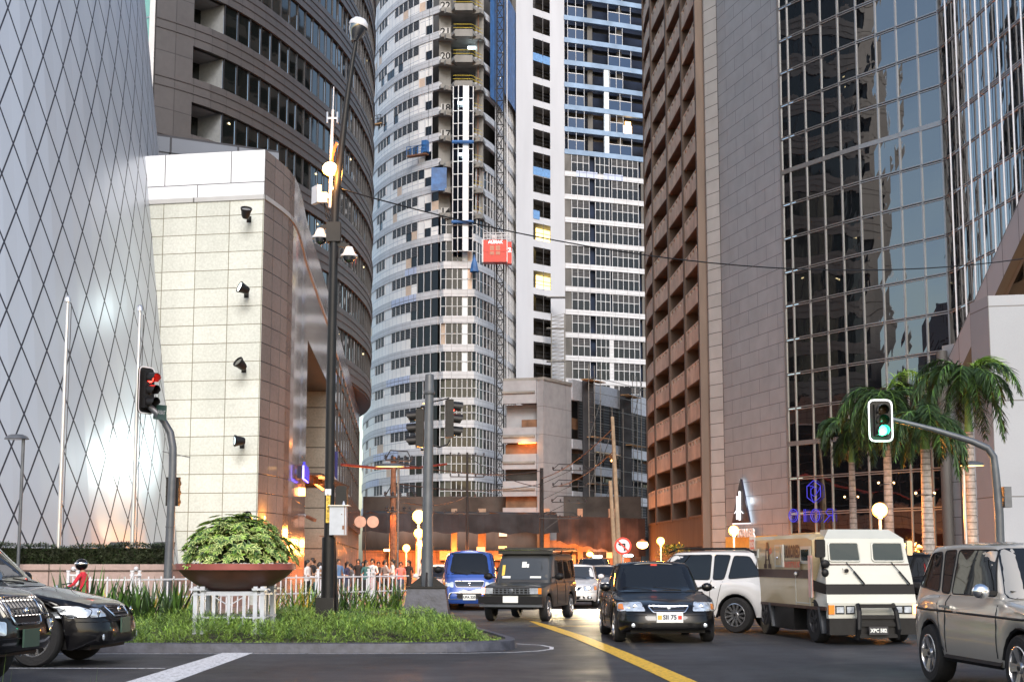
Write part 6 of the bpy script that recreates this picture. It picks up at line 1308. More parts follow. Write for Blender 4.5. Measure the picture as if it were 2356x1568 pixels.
# ---- blue van
def van():
    t = thing('blue_van', 'blue van facing the camera behind the green island, dark windscreen', 'van', (gx(1077, 45.5), 47.7, 0), HD(.02, -1)); B = Body(); L, W, H, r = 4.6, 1.80, 1.90, .32
    zt = [(-2.3, 1.10), (2.0, 1.06), (2.3, 1.00)]; xr, xf = -1.25, 1.35; ar = .38
    def zl(x, y):
        z = .22
        for xa in (xr, xf):
            if abs(x - xa) < ar: z = max(z, r + math.sqrt(ar * ar - (x - xa) ** 2))
        return z
    B.shell(-2.3, 2.3, W, 6, [(0, -.04, 0, .96), (.1, .02, 0, .99), (.35, .02, 0, 1), (.5, -.02, 0, 1), (.8, -.13, 0, .99), (1, -.24, .02, .965)], zl, lambda x, y: lerp_prof(zt, x), .0, 0, 1, cap=False)
    B.shell(-2.3, 2.12, W * .965, 7, [(0, -.05, .02, 1), (.3, -.22, .05, .97), (.6, -.42, .09, .93), (.85, -.60, .13, .88), (.95, -.72, .2, .82), (1, -.9, .3, .72)], lambda x, y: 1.04, lambda x, y: H - .06, .06, 0, 0, bottom=False)
    B.bvh(); B.mb.build('body', ['paint_blue', 'black_plastic'], t, 40, world=False)
    m_ = MB(); B.patch(m_, 'F', [(-.76, 1.13), (.76, 1.13), (.66, 1.80), (-.66, 1.80)], .008, 0, .09, 5); m_.build('windscreen', 'car_glass', t, 60, world=False)
    for ax in 'LR':
        for a, b in ((-2.0, -1.1), (-1.0, .3), (.4, 1.3)): m_ = MB(); B.patch(m_, ax, [(a, 1.15), (b + (.12 if b > 1 else 0), 1.15), (b, 1.68), (a, 1.68)], .008, 0, .06, 3); m_.build('side_window', 'car_glass', t, 60, world=False)
    m_ = MB(); B.patch(m_, 'F', [(-.42, .73), (.42, .73), (.48, .92), (-.48, .92)], .012, 0, .05, 3, frame=1, fw=.014)
    for z in (.78, .825, .87): m_.tube([B.cast('F', y, z, .02) for y in (-.42, 0, .42)], .009, 1, 4)
    m_.ball(B.cast('F', 0, .83, .03), .05, 1, 10, (.4, 1.2, .8)); m_.build('grille', ['black_plastic', 'chrome'], t, 60, world=False)
    for sg in (1, -1):
        m_ = MB(); B.patch(m_, 'F', [(.50 * sg, .72), (.79 * sg, .74), (.80 * sg, .90), (.50 * sg, .90)], .012, 0, .04, 3); B.patch(m_, 'F', [(.76 * sg, .76), (.82 * sg, .76), (.82 * sg, .88), (.76 * sg, .88)], .02, 1, .01, 1); m_.build('headlight', ['headlamp_glass', 'lens_amber'], t, 60, world=False)
        mirror(t, (1.9, sg * 1.0, 1.28), 'black_plastic', 1.3, sg)
    m_ = MB(); B.patch(m_, 'F', [(-.66, .36), (.66, .36), (.62, .56), (-.62, .56)], .01, 0, .05, 2, frame=1, fw=.012); m_.tube([B.cast('F', y, .64, .02) for y in (-.75, 0, .75)], .014, 0, 4); m_.build('bumper_grille', ['black_plastic', 'chrome'], t, 60, world=False)
    plate(t, B.cast('F', 0, .42, .03), 'F', 'UPA 220', .40, .17)
    m_ = MB(); [m_.tube([B.cast('F', y, 1.12, .02), B.cast('F', y - .5, 1.20, .03)], .012, 0, 5) for y in (.55, -.05)]; m_.build('wiper', 'black_plastic', t, world=False)
    m_ = MB(); [m_.tube([B.cast('T', x, y, .0) for x in (-2.0, -1.0, 0, 1.0)], .012, 0, 4) for y in (-.5, -.25, 0, .25, .5)]; m_.build('roof_rib', 'paint_blue', t, world=False)
    wheels(t, (xr, xf), r, .2, W / 2 - .12, 5)
van()
# ---- dark utility vehicle with open rear
def auv():
    t = thing('utility_vehicle', 'dusty black boxy utility vehicle with roof visor, next to the blue van', 'jeep', (gx(1170, 37.2) + .62, 39.0, 0), HD(-.27, -1)); B = Body(); L, W, H, r = 4.3, 1.68, 1.78, .33
    zt = [(-2.15, 1.0), (.75, 1.0), (.95, .98), (2.0, .90), (2.15, .84)]; xr, xf = -1.2, 1.4; ar = .40
    def zl(x, y):
        z = .36
        for xa in (xr, xf):
            if abs(x - xa) < ar: z = max(z, r + math.sqrt(ar * ar - (x - xa) ** 2))
        return z
    B.shell(-2.15, 2.05, W, 12, [(0, 0, 0, .98), (.1, 0, 0, 1), (.6, 0, 0, 1), (.92, -.02, 0, .985), (1, -.06, 0, .95)], zl, lambda x, y: lerp_prof(zt, x), .03, 0, 1)
    B.shell(-2.12, .98, W * .96, 12, [(0, .04, 0, 1), (.35, -.12, .02, .97), (.7, -.26, .04, .93), (.92, -.34, .05, .90), (1, -.42, .08, .86)], lambda x, y: .95, lambda x, y: H - .04, .03, 0, 0, bottom=False)
    B.bvh(); B.mb.build('body', ['paint_black_dusty', 'black_plastic'], t, 35, world=False)
    m_ = MB(); B.patch(m_, 'F', [(-.70, 1.06), (.70, 1.06), (.62, 1.62), (-.62, 1.62)], .008, 0, .05, 4); m_.build('windscreen', 'windscreen', t, 60, world=False)
    m_ = MB(); [m_.add(*_bx(w_, h_, .006), k, frame_M(B.cast('F', y, z, .02), (0, 1, -.0), (-.4, 0, 1))) for y, z, w_, h_, k in ((-.45, 1.12, .22, .06, 0), (.35, 1.12, .3, .05, 0), (-.55, 1.3, .08, .3, 1), (0, 1.45, .12, .16, 0), (.1, 1.42, .06, .1, 0))]; m_.build('windscreen_sticker', ['plate_white', 'sticker_yellow'], t, world=False)
    for ax in 'LR':
        for a, b in ((-1.95, -1.35), (-1.25, -.55), (-.4, .38)): m_ = MB(); B.patch(m_, ax, [(a, 1.08), (b + (.2 if b > .3 else 0), 1.08), (b, 1.58), (a, 1.58)], .008, 0, .04, 3); m_.build('side_window', 'car_glass', t, 60, world=False)
    m_ = MB(); m_.box((-.75, 0, 1.86), (2.8, 1.62, .05)); m_.box((.66, 0, 1.80), (.03, 1.5, .12)); [m_.box((-2.0 + i * .5, 0, 1.90), (.05, 1.5, .03)) for i in range(5)]; [m_.bar((x, s_ * .66, 1.72), (x, s_ * .72, 1.85), .04) for x in (-1.9, -.6, .5) for s_ in (-1, 1)]; m_.box((.69, 0, 1.845), (.02, 1.52, .02), 1); m_.build('roof_rack', ['paint_black_dusty', 'chrome'], t, world=False)
    m_ = MB(); m_.box((2.08, 0, .78), (.04, 1.0, .18)); 
    for i in range(9): m_.box((2.11, -.44 + i * .11, .78), (.02, .03, .15), 1)
    for z in (.72, .78, .84): m_.box((2.115, 0, z), (.015, .98, .018), 1)
    m_.ball((2.13, 0, .79), .07, 1, 10, (.3, 1, .9)); m_.build('grille', ['black_plastic', 'pole_grey'], t, world=False)
    for sg in (1, -1):
        m_ = MB(); m_.box((2.09, sg * .60, .79), (.05, .22, .15), 0); m_.box((2.08, sg * .755, .79), (.07, .08, .15), 1); m_.box((2.06, sg * .60, .79), (.06, .25, .18), 2); m_.build('headlight', ['headlamp_glass', 'amber' if sg < 0 else 'lens_amber', 'black_plastic'], t, world=False)
        mirror(t, (.85, sg * .98, 1.15), 'black_plastic', 1.1, sg)
    m_ = MB(); m_.box((2.16, 0, .56), (.16, 1.70, .18), 0); m_.box((2.14, 0, .42), (.12, 1.66, .07), 1); m_.build('bumper', ['black_plastic', 'pole_grey'], t, world=False)
    plate(t, Vector((2.26, .02, .58)), 'F', 'TBR 914' if False else '', .40, .17, face='plate_white')
    m_ = MB(); m_.box((-2.17, .62, 1.0), (.05, .2, .25)); m_.build('tail_light', 'tail_red', t, world=False)
    m_ = MB(); B.seam(m_, 'L', [(.5, 1.05), (.5, .42)]); B.seam(m_, 'L', [(-.5, 1.05), (-.5, .42)]); B.seam(m_, 'R', [(.5, 1.05), (.5, .42)]); m_.build('door_seam', 'black_plastic', t, world=False)
    wheels(t, (xr, xf), r, .2, W / 2 - .11, 6)
    m_ = MB(); m_.box((0, 0, .38), (3.9, 1.1, .12)); m_.build('underbody', 'black_plastic', t, world=False)
auv()
# ---- armoured truck
def truck():
    t = thing('armoured_truck', 'tan and cream armoured cash truck with brown stripe, number 3252 on its side', 'truck', (gx(1996, 27) - .20, 27 + 2.45, 0), HD(.085, -1))
    fx0 = 2.42; m_ = MB()
    # cargo body: side outline with sloping roof edge, extruded in sections
    def loft(mb, secs, m=0):
        n = len(secs[0][1]); vs = []; fs = []
        for x, ring in secs: vs += [(x, y, z) for y, z in ring]
        for i in range(len(secs) - 1): fs += [(i * n + k, i * n + (k + 1) % n, (i + 1) * n + (k + 1) % n, (i + 1) * n + k) for k in range(n)]
        fs += [tuple(range(n)), tuple(range(len(secs) * n - 1, (len(secs) - 1) * n - 1, -1))]; mb.add(vs, fs, m)
    def sec(w, z0, zm, zt, wt): return [(-w, z0), (-w, zm), (-wt, zt), (wt, zt), (w, zm), (w, z0)]
    loft(m_, [(-2.55, sec(.98, .68, 2.0, 2.08, .86)), (1.35, sec(.98, .68, 2.0, 2.08, .86)), (1.62, sec(.97, .68, 1.95, 2.02, .84))])
    m_.box((-1.2, .2, 2.11), (.9, .9, .07)); m_.box((.3, 0, 2.1), (.8, 1.1, .05)); m_.build('cargo_body', 'paint_tan', t, world=False)
    m_ = MB()
    # cab front: inclined shield-shaped plate, narrower at the top
    F = [(2.36, .70), (2.22, 1.30), (2.10, 1.60), (2.02, 1.98), (1.75, 2.16), (1.30, 2.16), (1.30, .70)]
    n = len(F); wd = [.96, .92, .90, .86, .66, .66, .96]
    vs = [(x, -w_, z) for (x, z), w_ in zip(F, wd)] + [(x, w_, z) for (x, z), w_ in zip(F, wd)]
    m_.add(vs, [tuple(range(n)), tuple(range(2 * n - 1, n - 1, -1))] + [(i, n + i, n + (i + 1) % n, (i + 1) % n) for i in range(n)]); m_.build('cab', 'paint_cream', t, world=False)
    fxz = lambda z: lerp_lin([(.70, 2.36), (1.30, 2.22), (1.60, 2.10), (1.98, 2.02)], z)
    wz = lambda z: lerp_lin([(.70, .96), (1.30, .92), (1.60, .90), (1.98, .86)], z)
    def fq(mb, y0, y1, z0, z1, off, m=0):
        mb.add([(fxz(z0) + off, y0, z0), (fxz(z0) + off, y1, z0), (fxz(z1) + off, y1, z1), (fxz(z1) + off, y0, z1)], [(0, 1, 2, 3)], m)
    for a, b in ((-.80, -.13), (.13, .82)):
        m_ = MB(); zm = (1.60, 1.92); q = rounded([(a, 1.55), (b, 1.55), (b - .02, 1.90), (a + .02, 1.90)], .05, 3); nq = len(q); m_.add([(fxz(z) + .012, y, z) for y, z in q], [tuple(range(nq))], 0)
        P = [Vector((fxz(z) + .014, y, z)) for y, z in q]; m_.tube(P + [P[0], P[1]], .018, 1, 6, False); m_.build('windscreen', ['truck_glass' if 'truck_glass' in MATS else glass('truck_glass', (.012, .022, .019), .05, 1.5, 0), 'paint_cream'], t, world=False)
    m_ = MB(); fq(m_, -.90, .90, 1.475, 1.50, .012, 1); fq(m_, -wz(.98), wz(.98), .93, 1.12, .006, 0)
    for s_ in (-1, 1): m_.add([(fxz(.93), s_ * (wz(.93) + .004), .93), (fxz(1.12), s_ * (wz(1.12) + .004), 1.12), (1.62, s_ * 1.0, 1.12 + .08), (1.62, s_ * 1.0, .99)], [(0, 1, 2, 3)], 0); m_.box((-.48, s_ * .982, 1.30), (4.14, .008, .17), 1)
    m_.build('stripe', [mat('stripe_black', (.008, .007, .007), .5, var=0, spec=.2), mat('stripe_brown', (.055, .022, .014), .45, var=.1)], t, world=False)
    m_ = MB(); m_.box((2.36, 0, .61), (.12, 1.92, .32)); m_.build('front_panel', 'paint_cream', t, world=False)
    for sg in (1, -1):
        for y in (.50, .72) if sg < 0 else (.52, .72):
            m_ = MB(); m_.box((2.425, y * sg, .645), (.02, .19, .155), 1); m_.box((2.435, y * sg, .645), (.02, .15, .11), 0); m_.build('headlight', ['headlamp_glass', 'black_plastic'], t, world=False)
        m_ = MB(); m_.box((2.42, sg * .90, .65), (.05, .12, .17)); m_.build('indicator', 'amber' if sg > 0 else 'lens_amber', t, world=False)
    m_ = MB(); m_.box((2.50, 0, .34), (.18, 2.02, .30)); m_.build('bumper', 'pole_black', t, world=False)
    m_ = MB()
    for s_ in (-.42, .42): m_.tube([(2.56, s_, .12), (2.66, s_, .3), (2.62, s_ * .92, .62), (2.50, s_ * .88, .74)], .05, 0, 8)
    for z, w_ in ((.72, .74), (.52, .76), (.38, .8), (.17, .8)): m_.bar((2.6, -w_ / 2, z), (2.6, w_ / 2, z), .07)
    m_.build('bull_bar', 'pole_black', t, world=False)
    plate(t, Vector((2.70, -.03, .27)), 'F', 'XPC 582', .40, .15, ink='plate_white', face='steel_dark')
    for y in (-.12, .78): pass
    for y0, y1 in ((-.45, -.10), (.52, .18)):
        m_ = MB(); m_.tube([(fxz(1.52) + .03, y0 + (-.0), 1.53), (fxz(1.38) + .05, y0 + .13, 1.36)], .009, 0, 5); m_.bar((fxz(1.38) + .05, y0 + .13, 1.36), (fxz(1.12) + .05, y0 + .32, 1.12), .035, .03); m_.build('wiper', 'black_plastic', t, world=False)
    m_ = MB(); m_.box((fxz(1.37) + .01, -.48, 1.37), (.03, .14, .10), 1); m_.tube([(fxz(1.37), -.48, 1.37), (fxz(1.37) + .07, -.48, 1.37)], .04, 0, 10); m_.build('gun_port', ['black_plastic', 'alu'], t, world=False)
    m_ = MB(); q = rounded([(-.10, -.17), (.10, -.17), (.10, .17), (-.10, .17)], .04, 3); m_.extr([(y - 1.02, z + 1.79) for y, z in q], 'x', 2.16, 2.24); m_.tube([(2.18, -1.0, 1.65), (2.2, -.98, 1.5), (2.16, -.95, 1.38)], .03, 0, 6); m_.ball((2.22, -.92, 1.50), .10, 0, 12, (.4, 1, .8)); m_.ball((2.22, -.93, 1.33), .09, 0, 12, (.5, .9, .9)); m_.build('wing_mirror', 'black_plastic', t, 50, world=False)
    m_ = MB(); q = rounded([(-.06, -.14), (.06, -.14), (.06, .14), (-.06, .14)], .03, 3); m_.extr([(y + .96, z + 1.80) for y, z in q], 'x', 2.02, 2.10); m_.build('wing_mirror', 'chrome', t, 50, world=False)
    # side facing the viewer's left is y = -0.98
    S = -.984
    m_ = MB(); m_.box((1.25, S, 1.67), (.62, .01, .34), 1); m_.box((1.22, S - .006, 1.67), (.44, .01, .22), 0); m_.build('side_window', ['truck_glass', 'paint_cream'], t, world=False)
    m_ = MB(); m_.bar((1.70, S - .05, .85), (1.70, S - .05, 1.62), .02, .02); m_.bar((1.6, S - .03, .86), (1.6, S - .03, 1.66), .17, .04, 1); m_.box((.62, S - .0, 1.0), (.02, .012, .7), 2); m_.box((1.45, S, 1.0), (.015, .012, .7), 2); m_.box((1.04, S, .74), (.9, .012, .02), 2); m_.build('door_handle_bar', ['alu', mat('pink_strip', (.62, .36, .32), .4, var=.1), 'paint_cream'], t, world=False)
    m_ = MB(); m_.box((-.45, S - .01, 1.66), (.42, .03, .46), 0); m_.box((-.40, S - .02, 1.66), (.34, .03, .38), 1); m_.box((-.10, S - .03, 1.66), (.09, .04, .46), 0); m_.ball((-.40, S - .05, 1.62), .03, 2, 8); m_.build('side_hatch', ['paint_cream', 'paint_tan', 'chrome'], t, world=False)
    m_ = MB(); m_.box((-2.02, S - .01, 1.72), (.34, .03, .19), 1); m_.box((-2.05, S - .02, 1.72), (.24, .03, .11), 0); m_.build('vent', ['black_plastic', 'paint_cream'], t, world=False)
    m_ = MB()
    for x, z in ((-1.95, 1.50), (.95, 1.47)): m_.add([(x, S, z + .08), (x + .14, S - .07, z + .05), (x + .1, S - .07, z - .07), (x, S, z - .1), (x - .1, S, z)], [(0, 1, 2, 3, 4)], 0)
    m_.ball((.72, S - .03, 1.30), .045, 0, 10); m_.build('gun_port_cover', 'alu', t, world=False)
    Mx = lambda x, z, dy=.012: frame_M((x, S - dy, z), (1, 0, 0))
    m_ = MB(); m_.add(*_bx(.40, .34, .008), 0, Mx(-2.28, 1.93 - .02)); m_.add(*text_geo('3252', .235, 0, bold=.006), 1, Mx(-2.28, 1.905, .02) @ Matrix.Diagonal((.72, 1.25, 1, 1))); m_.build('number_sign', ['plate_white', 'red_paint'], t, world=False)
    m_ = MB(); m_.add(*text_geo('ARMORED', .27, 0, bold=.012), 0, Mx(.42, 1.73) @ Matrix.Diagonal((.82, 1.25, 1, 1))); m_.add(*text_geo('TRANSPORT PLUS, INC.', .13, 0, bold=.002), 1, Mx(.42, 1.475) @ Matrix.Diagonal((.78, 1.3, 1, 1))); m_.box((.42, S - .004, 1.56), (1.0, .006, .012), 0)
    A = [(-.17, 0), (-.17, .09), (-.12, .09), (-.05, .55), (.05, .55), (.12, .09), (.17, .09), (.17, 0), (.03, 0), (.03, .09), (.06, .09), (.05, .17), (-.05, .17), (-.06, .09), (-.03, .09), (-.03, 0)]
    m_.add([(-1.22 + x * 1.5, S - .006, 1.40 + z) for x, z in A], [tuple(range(len(A)))], 0); m_.box((-1.22, S - .009, 1.68), (.07, .006, .18), 2); m_.add(*text_geo('ts', .24, 0, bold=.004), 1, Mx(-.98, 1.78, .016) @ Matrix.Rotation(R(20), 4, 'Z')); m_.build('lettering', ['stripe_brown', 'red_paint', 'paint_tan'], t, world=False)
    # chassis, mudguards, wheels
    m_ = MB(); m_.box((-.15, 0, .66), (5.0, 1.98, .06), 1); m_.box((-.1, 0, .45), (4.4, 1.3, .35)); m_.box((-.35, 0, .40), (1.3, 1.86, .44)); m_.box((-2.5, 0, .5), (.12, 1.9, .35)); m_.build('chassis', ['pole_black', 'stripe_brown'], t, world=False)
    for x in (-1.55, 1.55):
        for s_ in (-1, 1): m_ = MB(); m_.add([(x + .42, s_ * 1.0, .66), (x + .42, s_ * .72, .66), (x + .60, s_ * .72, .2), (x + .60, s_ * 1.0, .2)], [(0, 1, 2, 3)], 0); m_.add([(x + .36, s_ * 1.0, .68), (x + .5, s_ * 1.0, .68), (x + .62, s_ * 1.0, .2), (x + .56, s_ * 1.0, .2)], [(0, 1, 2, 3)], 0); m_.build('mudguard', 'pole_grey', t, world=False)
    wheels(t, (-1.55, 1.60), .42, .26, .84, 5, 'steel_dark', .55)
def lerp_lin(P, x):
    for (a, b), (c, d) in zip(P, P[1:]):
        if x <= c: return b + (d - b) * (x - a) / (c - a)
    return P[-1][1]
truck()
for o in col.objects:
    if o.name == 'armoured_truck': o.scale = (1, .92, 1); o.rotation_euler.z = HD(.125, -1)
# ================================================================ plants
mat('leaf_dark', (.022, .050, .012), .55, var=.45, scale=3); mat('leaf_mid', (.075, .16, .03), .5, var=.4, scale=3); mat('leaf_bright', (.22, .36, .06), .5, var=.3, scale=3); mat('leaf_grass', (.19, .30, .05), .5, var=.5, scale=1.6)
mat('leaf_cream', (.48, .56, .20), .5, var=.25, scale=6); mat('leaf_yellow', (.50, .36, .04), .5, var=.3, scale=4); mat('leaf_hedge', (.022, .036, .010), .6, var=.5, scale=4); mat('trunk_pale', (.30, .27, .25), .8, var=.3, scale=9, bump=.4); mat('palm_green', (.13, .24, .05), .45, var=.15, scale=3)
rl_ = random.Random(11)
def blade(mb, p, d, l, w, droop, m, segs=3, twist=None):
    """one strap leaf from p along d, bending down"""
    p = Vector(p); d = Vector(d).normalized(); s = d.cross(Vector((0, 0, 1)))
    s = s.normalized() if s.length > .01 else Vector((1, 0, 0))
    if twist: s = (s + Vector((0, 0, twist))).normalized()
    vs = []; q = p.copy(); dd = d.copy()
    for i in range(segs + 1):
        f = i / segs; ww = w * (1 - f) ** .7 if i else w * .8
        if i == segs: vs.append(tuple(q))
        else: vs += [tuple(q - s * ww / 2), tuple(q + s * ww / 2)]
        dd = (dd + Vector((0, 0, -droop / segs))).normalized(); q = q + dd * l / segs
    fs = [(2 * i, 2 * i + 1, 2 * i + 3, 2 * i + 2) for i in range(segs - 1)] + [(2 * segs - 2, 2 * segs - 1, 2 * segs)]
    mb.add(vs, fs, m)
def rdir(up=.5, spread=1):
    a = rl_.random() * 6.283; return Vector((math.cos(a) * spread, math.sin(a) * spread, up))
# ground cover on the island
def inpoly(x, y, P):
    c = False; n = len(P)
    for i in range(n):
        (x1, y1), (x2, y2) = P[i], P[i - 1]
        if (y1 > y) != (y2 > y) and x < (x2 - x1) * (y - y1) / (y2 - y1) + x1: c = not c
    return c
in3 = inset(ISL, .55); in2 = inset(ISL, .24); mb = MB()
def edge_d(x, y): return min(((Vector((x, y)) - a).length) for a in ISLd)
ISLd = resample([Vector(p) for p in ISL] + [Vector(ISL[0])], 240)
for i in range(3600):
    x, y = rl_.uniform(-12.5, 0), rl_.uniform(24.8, 33.5)
    if not inpoly(x, y, in3): continue
    if x < -7 and y > 28 and rl_.random() < .5: continue
    e = edge_d(x, y); h = .15 + .30 * min(1, max(0, (e - .45) / .5)) ** .6 + .06 * math.sin(x * 2.3 + y) + .05 * math.sin(x * 5.1 - y * 3)
    if x > -1.6: h *= .92
    k = rl_.randint(20, 28); m_ = 0 if rl_.random() < .75 else 1
    for j in range(k):
        u = rl_.random(); blade(mb, (x + rl_.uniform(-.03, .03), y + rl_.uniform(-.03, .03), h * rl_.uniform(.45, 1)), rdir(rl_.uniform(.35, 1.8)), rl_.uniform(.09, .17), rl_.uniform(.012, .020), rl_.uniform(.3, 1.2), m_ if rl_.random() < .9 else 2, 2)
for i in range(2600):                       # low creeping green between tufts and kerb
    x, y = rl_.uniform(-12.5, .0), rl_.uniform(24.75, 27.5)
    if not inpoly(x, y, in2): continue
    for j in range(4): blade(mb, (x + rl_.uniform(-.05, .05), y + rl_.uniform(-.05, .05), .13), rdir(rl_.uniform(.3, 1.5)), rl_.uniform(.04, .08), .02, .6, 0, 2)
o = mb.build('ground_cover', ['leaf_grass', 'leaf_mid', 'leaf_bright'], None, kind='stuff'); tag(o, 'dense tufted green ground cover filling the kerbed island', 'ground cover')
# shrub in the bowl
t = thing('planter_shrub', 'domed variegated shrub with drooping cream-edged leaves in the terracotta bowl', 'shrub', (BX, BY, 1.46)); mb = MB(); core = MB()
def dome(a, f):   # radius factor for direction, uneven
    return 1 + .07 * math.sin(3 * a + 1) + .06 * math.sin(7 * a) * f
for i in range(620):
    a = rl_.random() * 6.283; v_ = rl_.random() ** .75; f = rl_.uniform(.80, 1.0) if rl_.random() < .8 else rl_.uniform(.5, .8)
    el = v_ * math.pi / 2; rr_ = 1.13 * dome(a, 1) * math.cos(el) ** .75; zz = .90 * math.sin(el) ** 1.15 * (1 + .08 * math.sin(5 * a + el * 4))
    p = Vector((rr_ * math.cos(a) * f, rr_ * math.sin(a) * f, .04 + zz * f)); nrm = Vector((math.cos(a) * math.cos(el), math.sin(a) * math.cos(el), math.sin(el) + .35)).normalized()
    n = rl_.randint(6, 8); ph = rl_.random() * 6.28; x_ = nrm.cross(Vector((0, 0, 1))).normalized() if abs(nrm.z) < .98 else Vector((1, 0, 0)); y_ = nrm.cross(x_); sz = rl_.uniform(.12, .18)
    for j in range(n):
        an = ph + j * 6.283 / n; d = (x_ * math.cos(an) + y_ * math.sin(an)) * .9 + nrm * .35; s_ = d.cross(nrm).normalized(); q0 = p + nrm * .03; dd = d.normalized(); m_ = rl_.choice((0, 1, 1, 1, 2))
        q1 = q0 + dd * sz * .45; q2 = q1 + (dd - V(0, 0, .5)).normalized() * sz * .6; w_ = sz * .27
        mb.add([q0, q1 - s_ * w_ , q2, q1 + s_ * w_, q1 - nrm * w_ * .35], [(0, 1, 4), (1, 2, 4), (0, 4, 3), (4, 2, 3)], m_)
        if m_ != 2: 
            mb.add([q0 + nrm * .003, q1 - s_ * w_ * .45 + nrm * .002, q2 * .8 + q1 * .2, q1 + s_ * w_ * .45 + nrm * .002, q1 - nrm * w_ * .33 + nrm * .003], [(0, 1, 4), (1, 2, 4), (0, 4, 3), (4, 2, 3)], 0 if m_ == 1 else 3)
mb.build('foliage', ['leaf_mid', 'leaf_cream', 'leaf_bright', 'leaf_dark'], t, world=False)
for i in range(40): a = rl_.random() * 6.28; r = rl_.uniform(.2, .8); core.tube([(BX + .1 * math.cos(a), BY + .1 * math.sin(a), 1.44), (BX + r * math.cos(a), BY + r * math.sin(a), 1.44 + .75 * (1 - r * r))], .012, 0, 4)
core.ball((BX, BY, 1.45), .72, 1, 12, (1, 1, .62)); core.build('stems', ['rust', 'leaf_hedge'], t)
# clipped hedge
t = thing('clipped_hedge', 'long low clipped dark hedge on top of the pinkish planter wall', 'hedge', (-20, 38.5, 1.4)); mb = MB(); cr = MB()
hx0, hx1 = -17.0, -9.25; yh = lambda x: 38.13 + (x + 34) * .018
def htop(x): return 1.96 + .035 * math.sin(x * 1.7) + .03 * math.sin(x * 5.3) - (.05 if -14.6 < x < -14.3 else 0)
for i in range(15000):
    x = rl_.uniform(hx0, hx1); u = rl_.random(); zt = htop(x)
    if u < .68: y, z = yh(x) + rl_.uniform(-.07, .07), rl_.uniform(1.42, zt)
    else: y, z = yh(x) + rl_.uniform(0, .8), zt + rl_.uniform(-.05, .05)
    d = rdir(rl_.uniform(-.2, 1)); blade(mb, (x, y, z), d + V(0, -.6, 0), rl_.uniform(.05, .10), rl_.uniform(.03, .05), .3, 0 if rl_.random() < .85 else 1, 2)
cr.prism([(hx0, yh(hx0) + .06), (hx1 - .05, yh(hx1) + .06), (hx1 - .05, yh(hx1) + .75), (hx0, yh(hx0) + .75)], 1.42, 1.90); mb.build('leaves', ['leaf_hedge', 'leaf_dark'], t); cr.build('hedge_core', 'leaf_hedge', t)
# strap-leaved clumps behind the ground cover and lilies along the fence
def clump(name, lb, cat, x, y, n, l0, l1, w_, ms, grp, up=(1.0, 3), z=.12, droop=(.1, .8), spread=.16):
    t = thing(name, lb, cat, (x, y, z), group=grp); mb = MB()
    for i in range(n): blade(mb, (x + rl_.uniform(-spread, spread), y + rl_.uniform(-spread, spread), z), rdir(rl_.uniform(*up)), rl_.uniform(l0, l1), rl_.uniform(w_ * .7, w_ * 1.2), rl_.uniform(*droop), rl_.randrange(len(ms)), 4)
    mb.build('leaves', ms, t); return t
ax_ = [200, 150, 172, 228, 256, 284, 305, 322, 346, 368, 392, 416]
wd_ = ['third', 'first', 'second', 'fourth', 'fifth', 'sixth', 'seventh', 'eighth', 'ninth', 'tenth', 'eleventh', 'rightmost']
for i, px in enumerate(ax_): clump('agave_plant', f'{wd_[i]} of the dark sword-leaved plants between left cars and the bowl, from the left' , 'plant', gx(px, 31.4), 31.2 + .5 * math.sin(i * 2.1), 26, .65, 1.25 + (.25 if px < 230 else 0), .10, ['leaf_dark', 'leaf_mid', 'leaf_dark'], 'dark sword-leaved plants left of the bowl', up=(.9, 3.5), droop=(.0, .5))
ow_ = 'first second third fourth fifth sixth seventh eighth ninth tenth eleventh twelfth thirteenth fourteenth fifteenth sixteenth'.split()
lx = [250, 300, 345, 395, 440, 640, 676, 700, 722, 775, 800, 824, 850, 872, 895, 915]
for i, px in enumerate(lx):
    t_ = min(1, max(0, (px - 310) / 650)); Y = 36.0 + 8.2 * t_ if px > 310 else 36.0; Y -= .9; ye = px < 720
    clump('lily_plant', ow_[i] + (' yellow-striped' if ye else ' green') + ' strap-leaved plant along the white railing, counted from the left', 'plant', gx(px, Y), Y, 30, .6, 1.15, .055, ['leaf_yellow', 'leaf_bright', 'leaf_mid'] if ye else ['leaf_mid', 'leaf_dark', 'leaf_bright'], 'strap-leaved plants along the white railing', up=(1.0, 3.2), droop=(.3, 1.0))
# round little tree under the lamp at the brown tower
t = thing('round_tree', 'small round clipped tree below the globe lamp at the brown tower', 'tree', (gx(1548, 84), 84, .1)); mb = MB(); c = Vector((gx(1548, 84), 84, 1.75))
for i in range(1500):
    d = Vector((rl_.gauss(0, 1), rl_.gauss(0, 1), rl_.gauss(0, 1))).normalized(); r = rl_.uniform(.55, 1.0) * (1 + .1 * math.sin(d.x * 6 + d.z * 5)); blade(mb, c + Vector((d.x * 1.05, d.y * 1.0, d.z * .85)) * r, d + rdir(.3) * .8, rl_.uniform(.1, .16), .09, .3, rl_.randrange(3), 2)
mb.build('crown', ['leaf_mid', 'leaf_yellow', 'leaf_dark'], t); mb = MB(); mb.cyl((c.x, 84, .1), (c.x, 84, 1.5), .08, 0, 8); mb.build('trunk', 'rust', t)
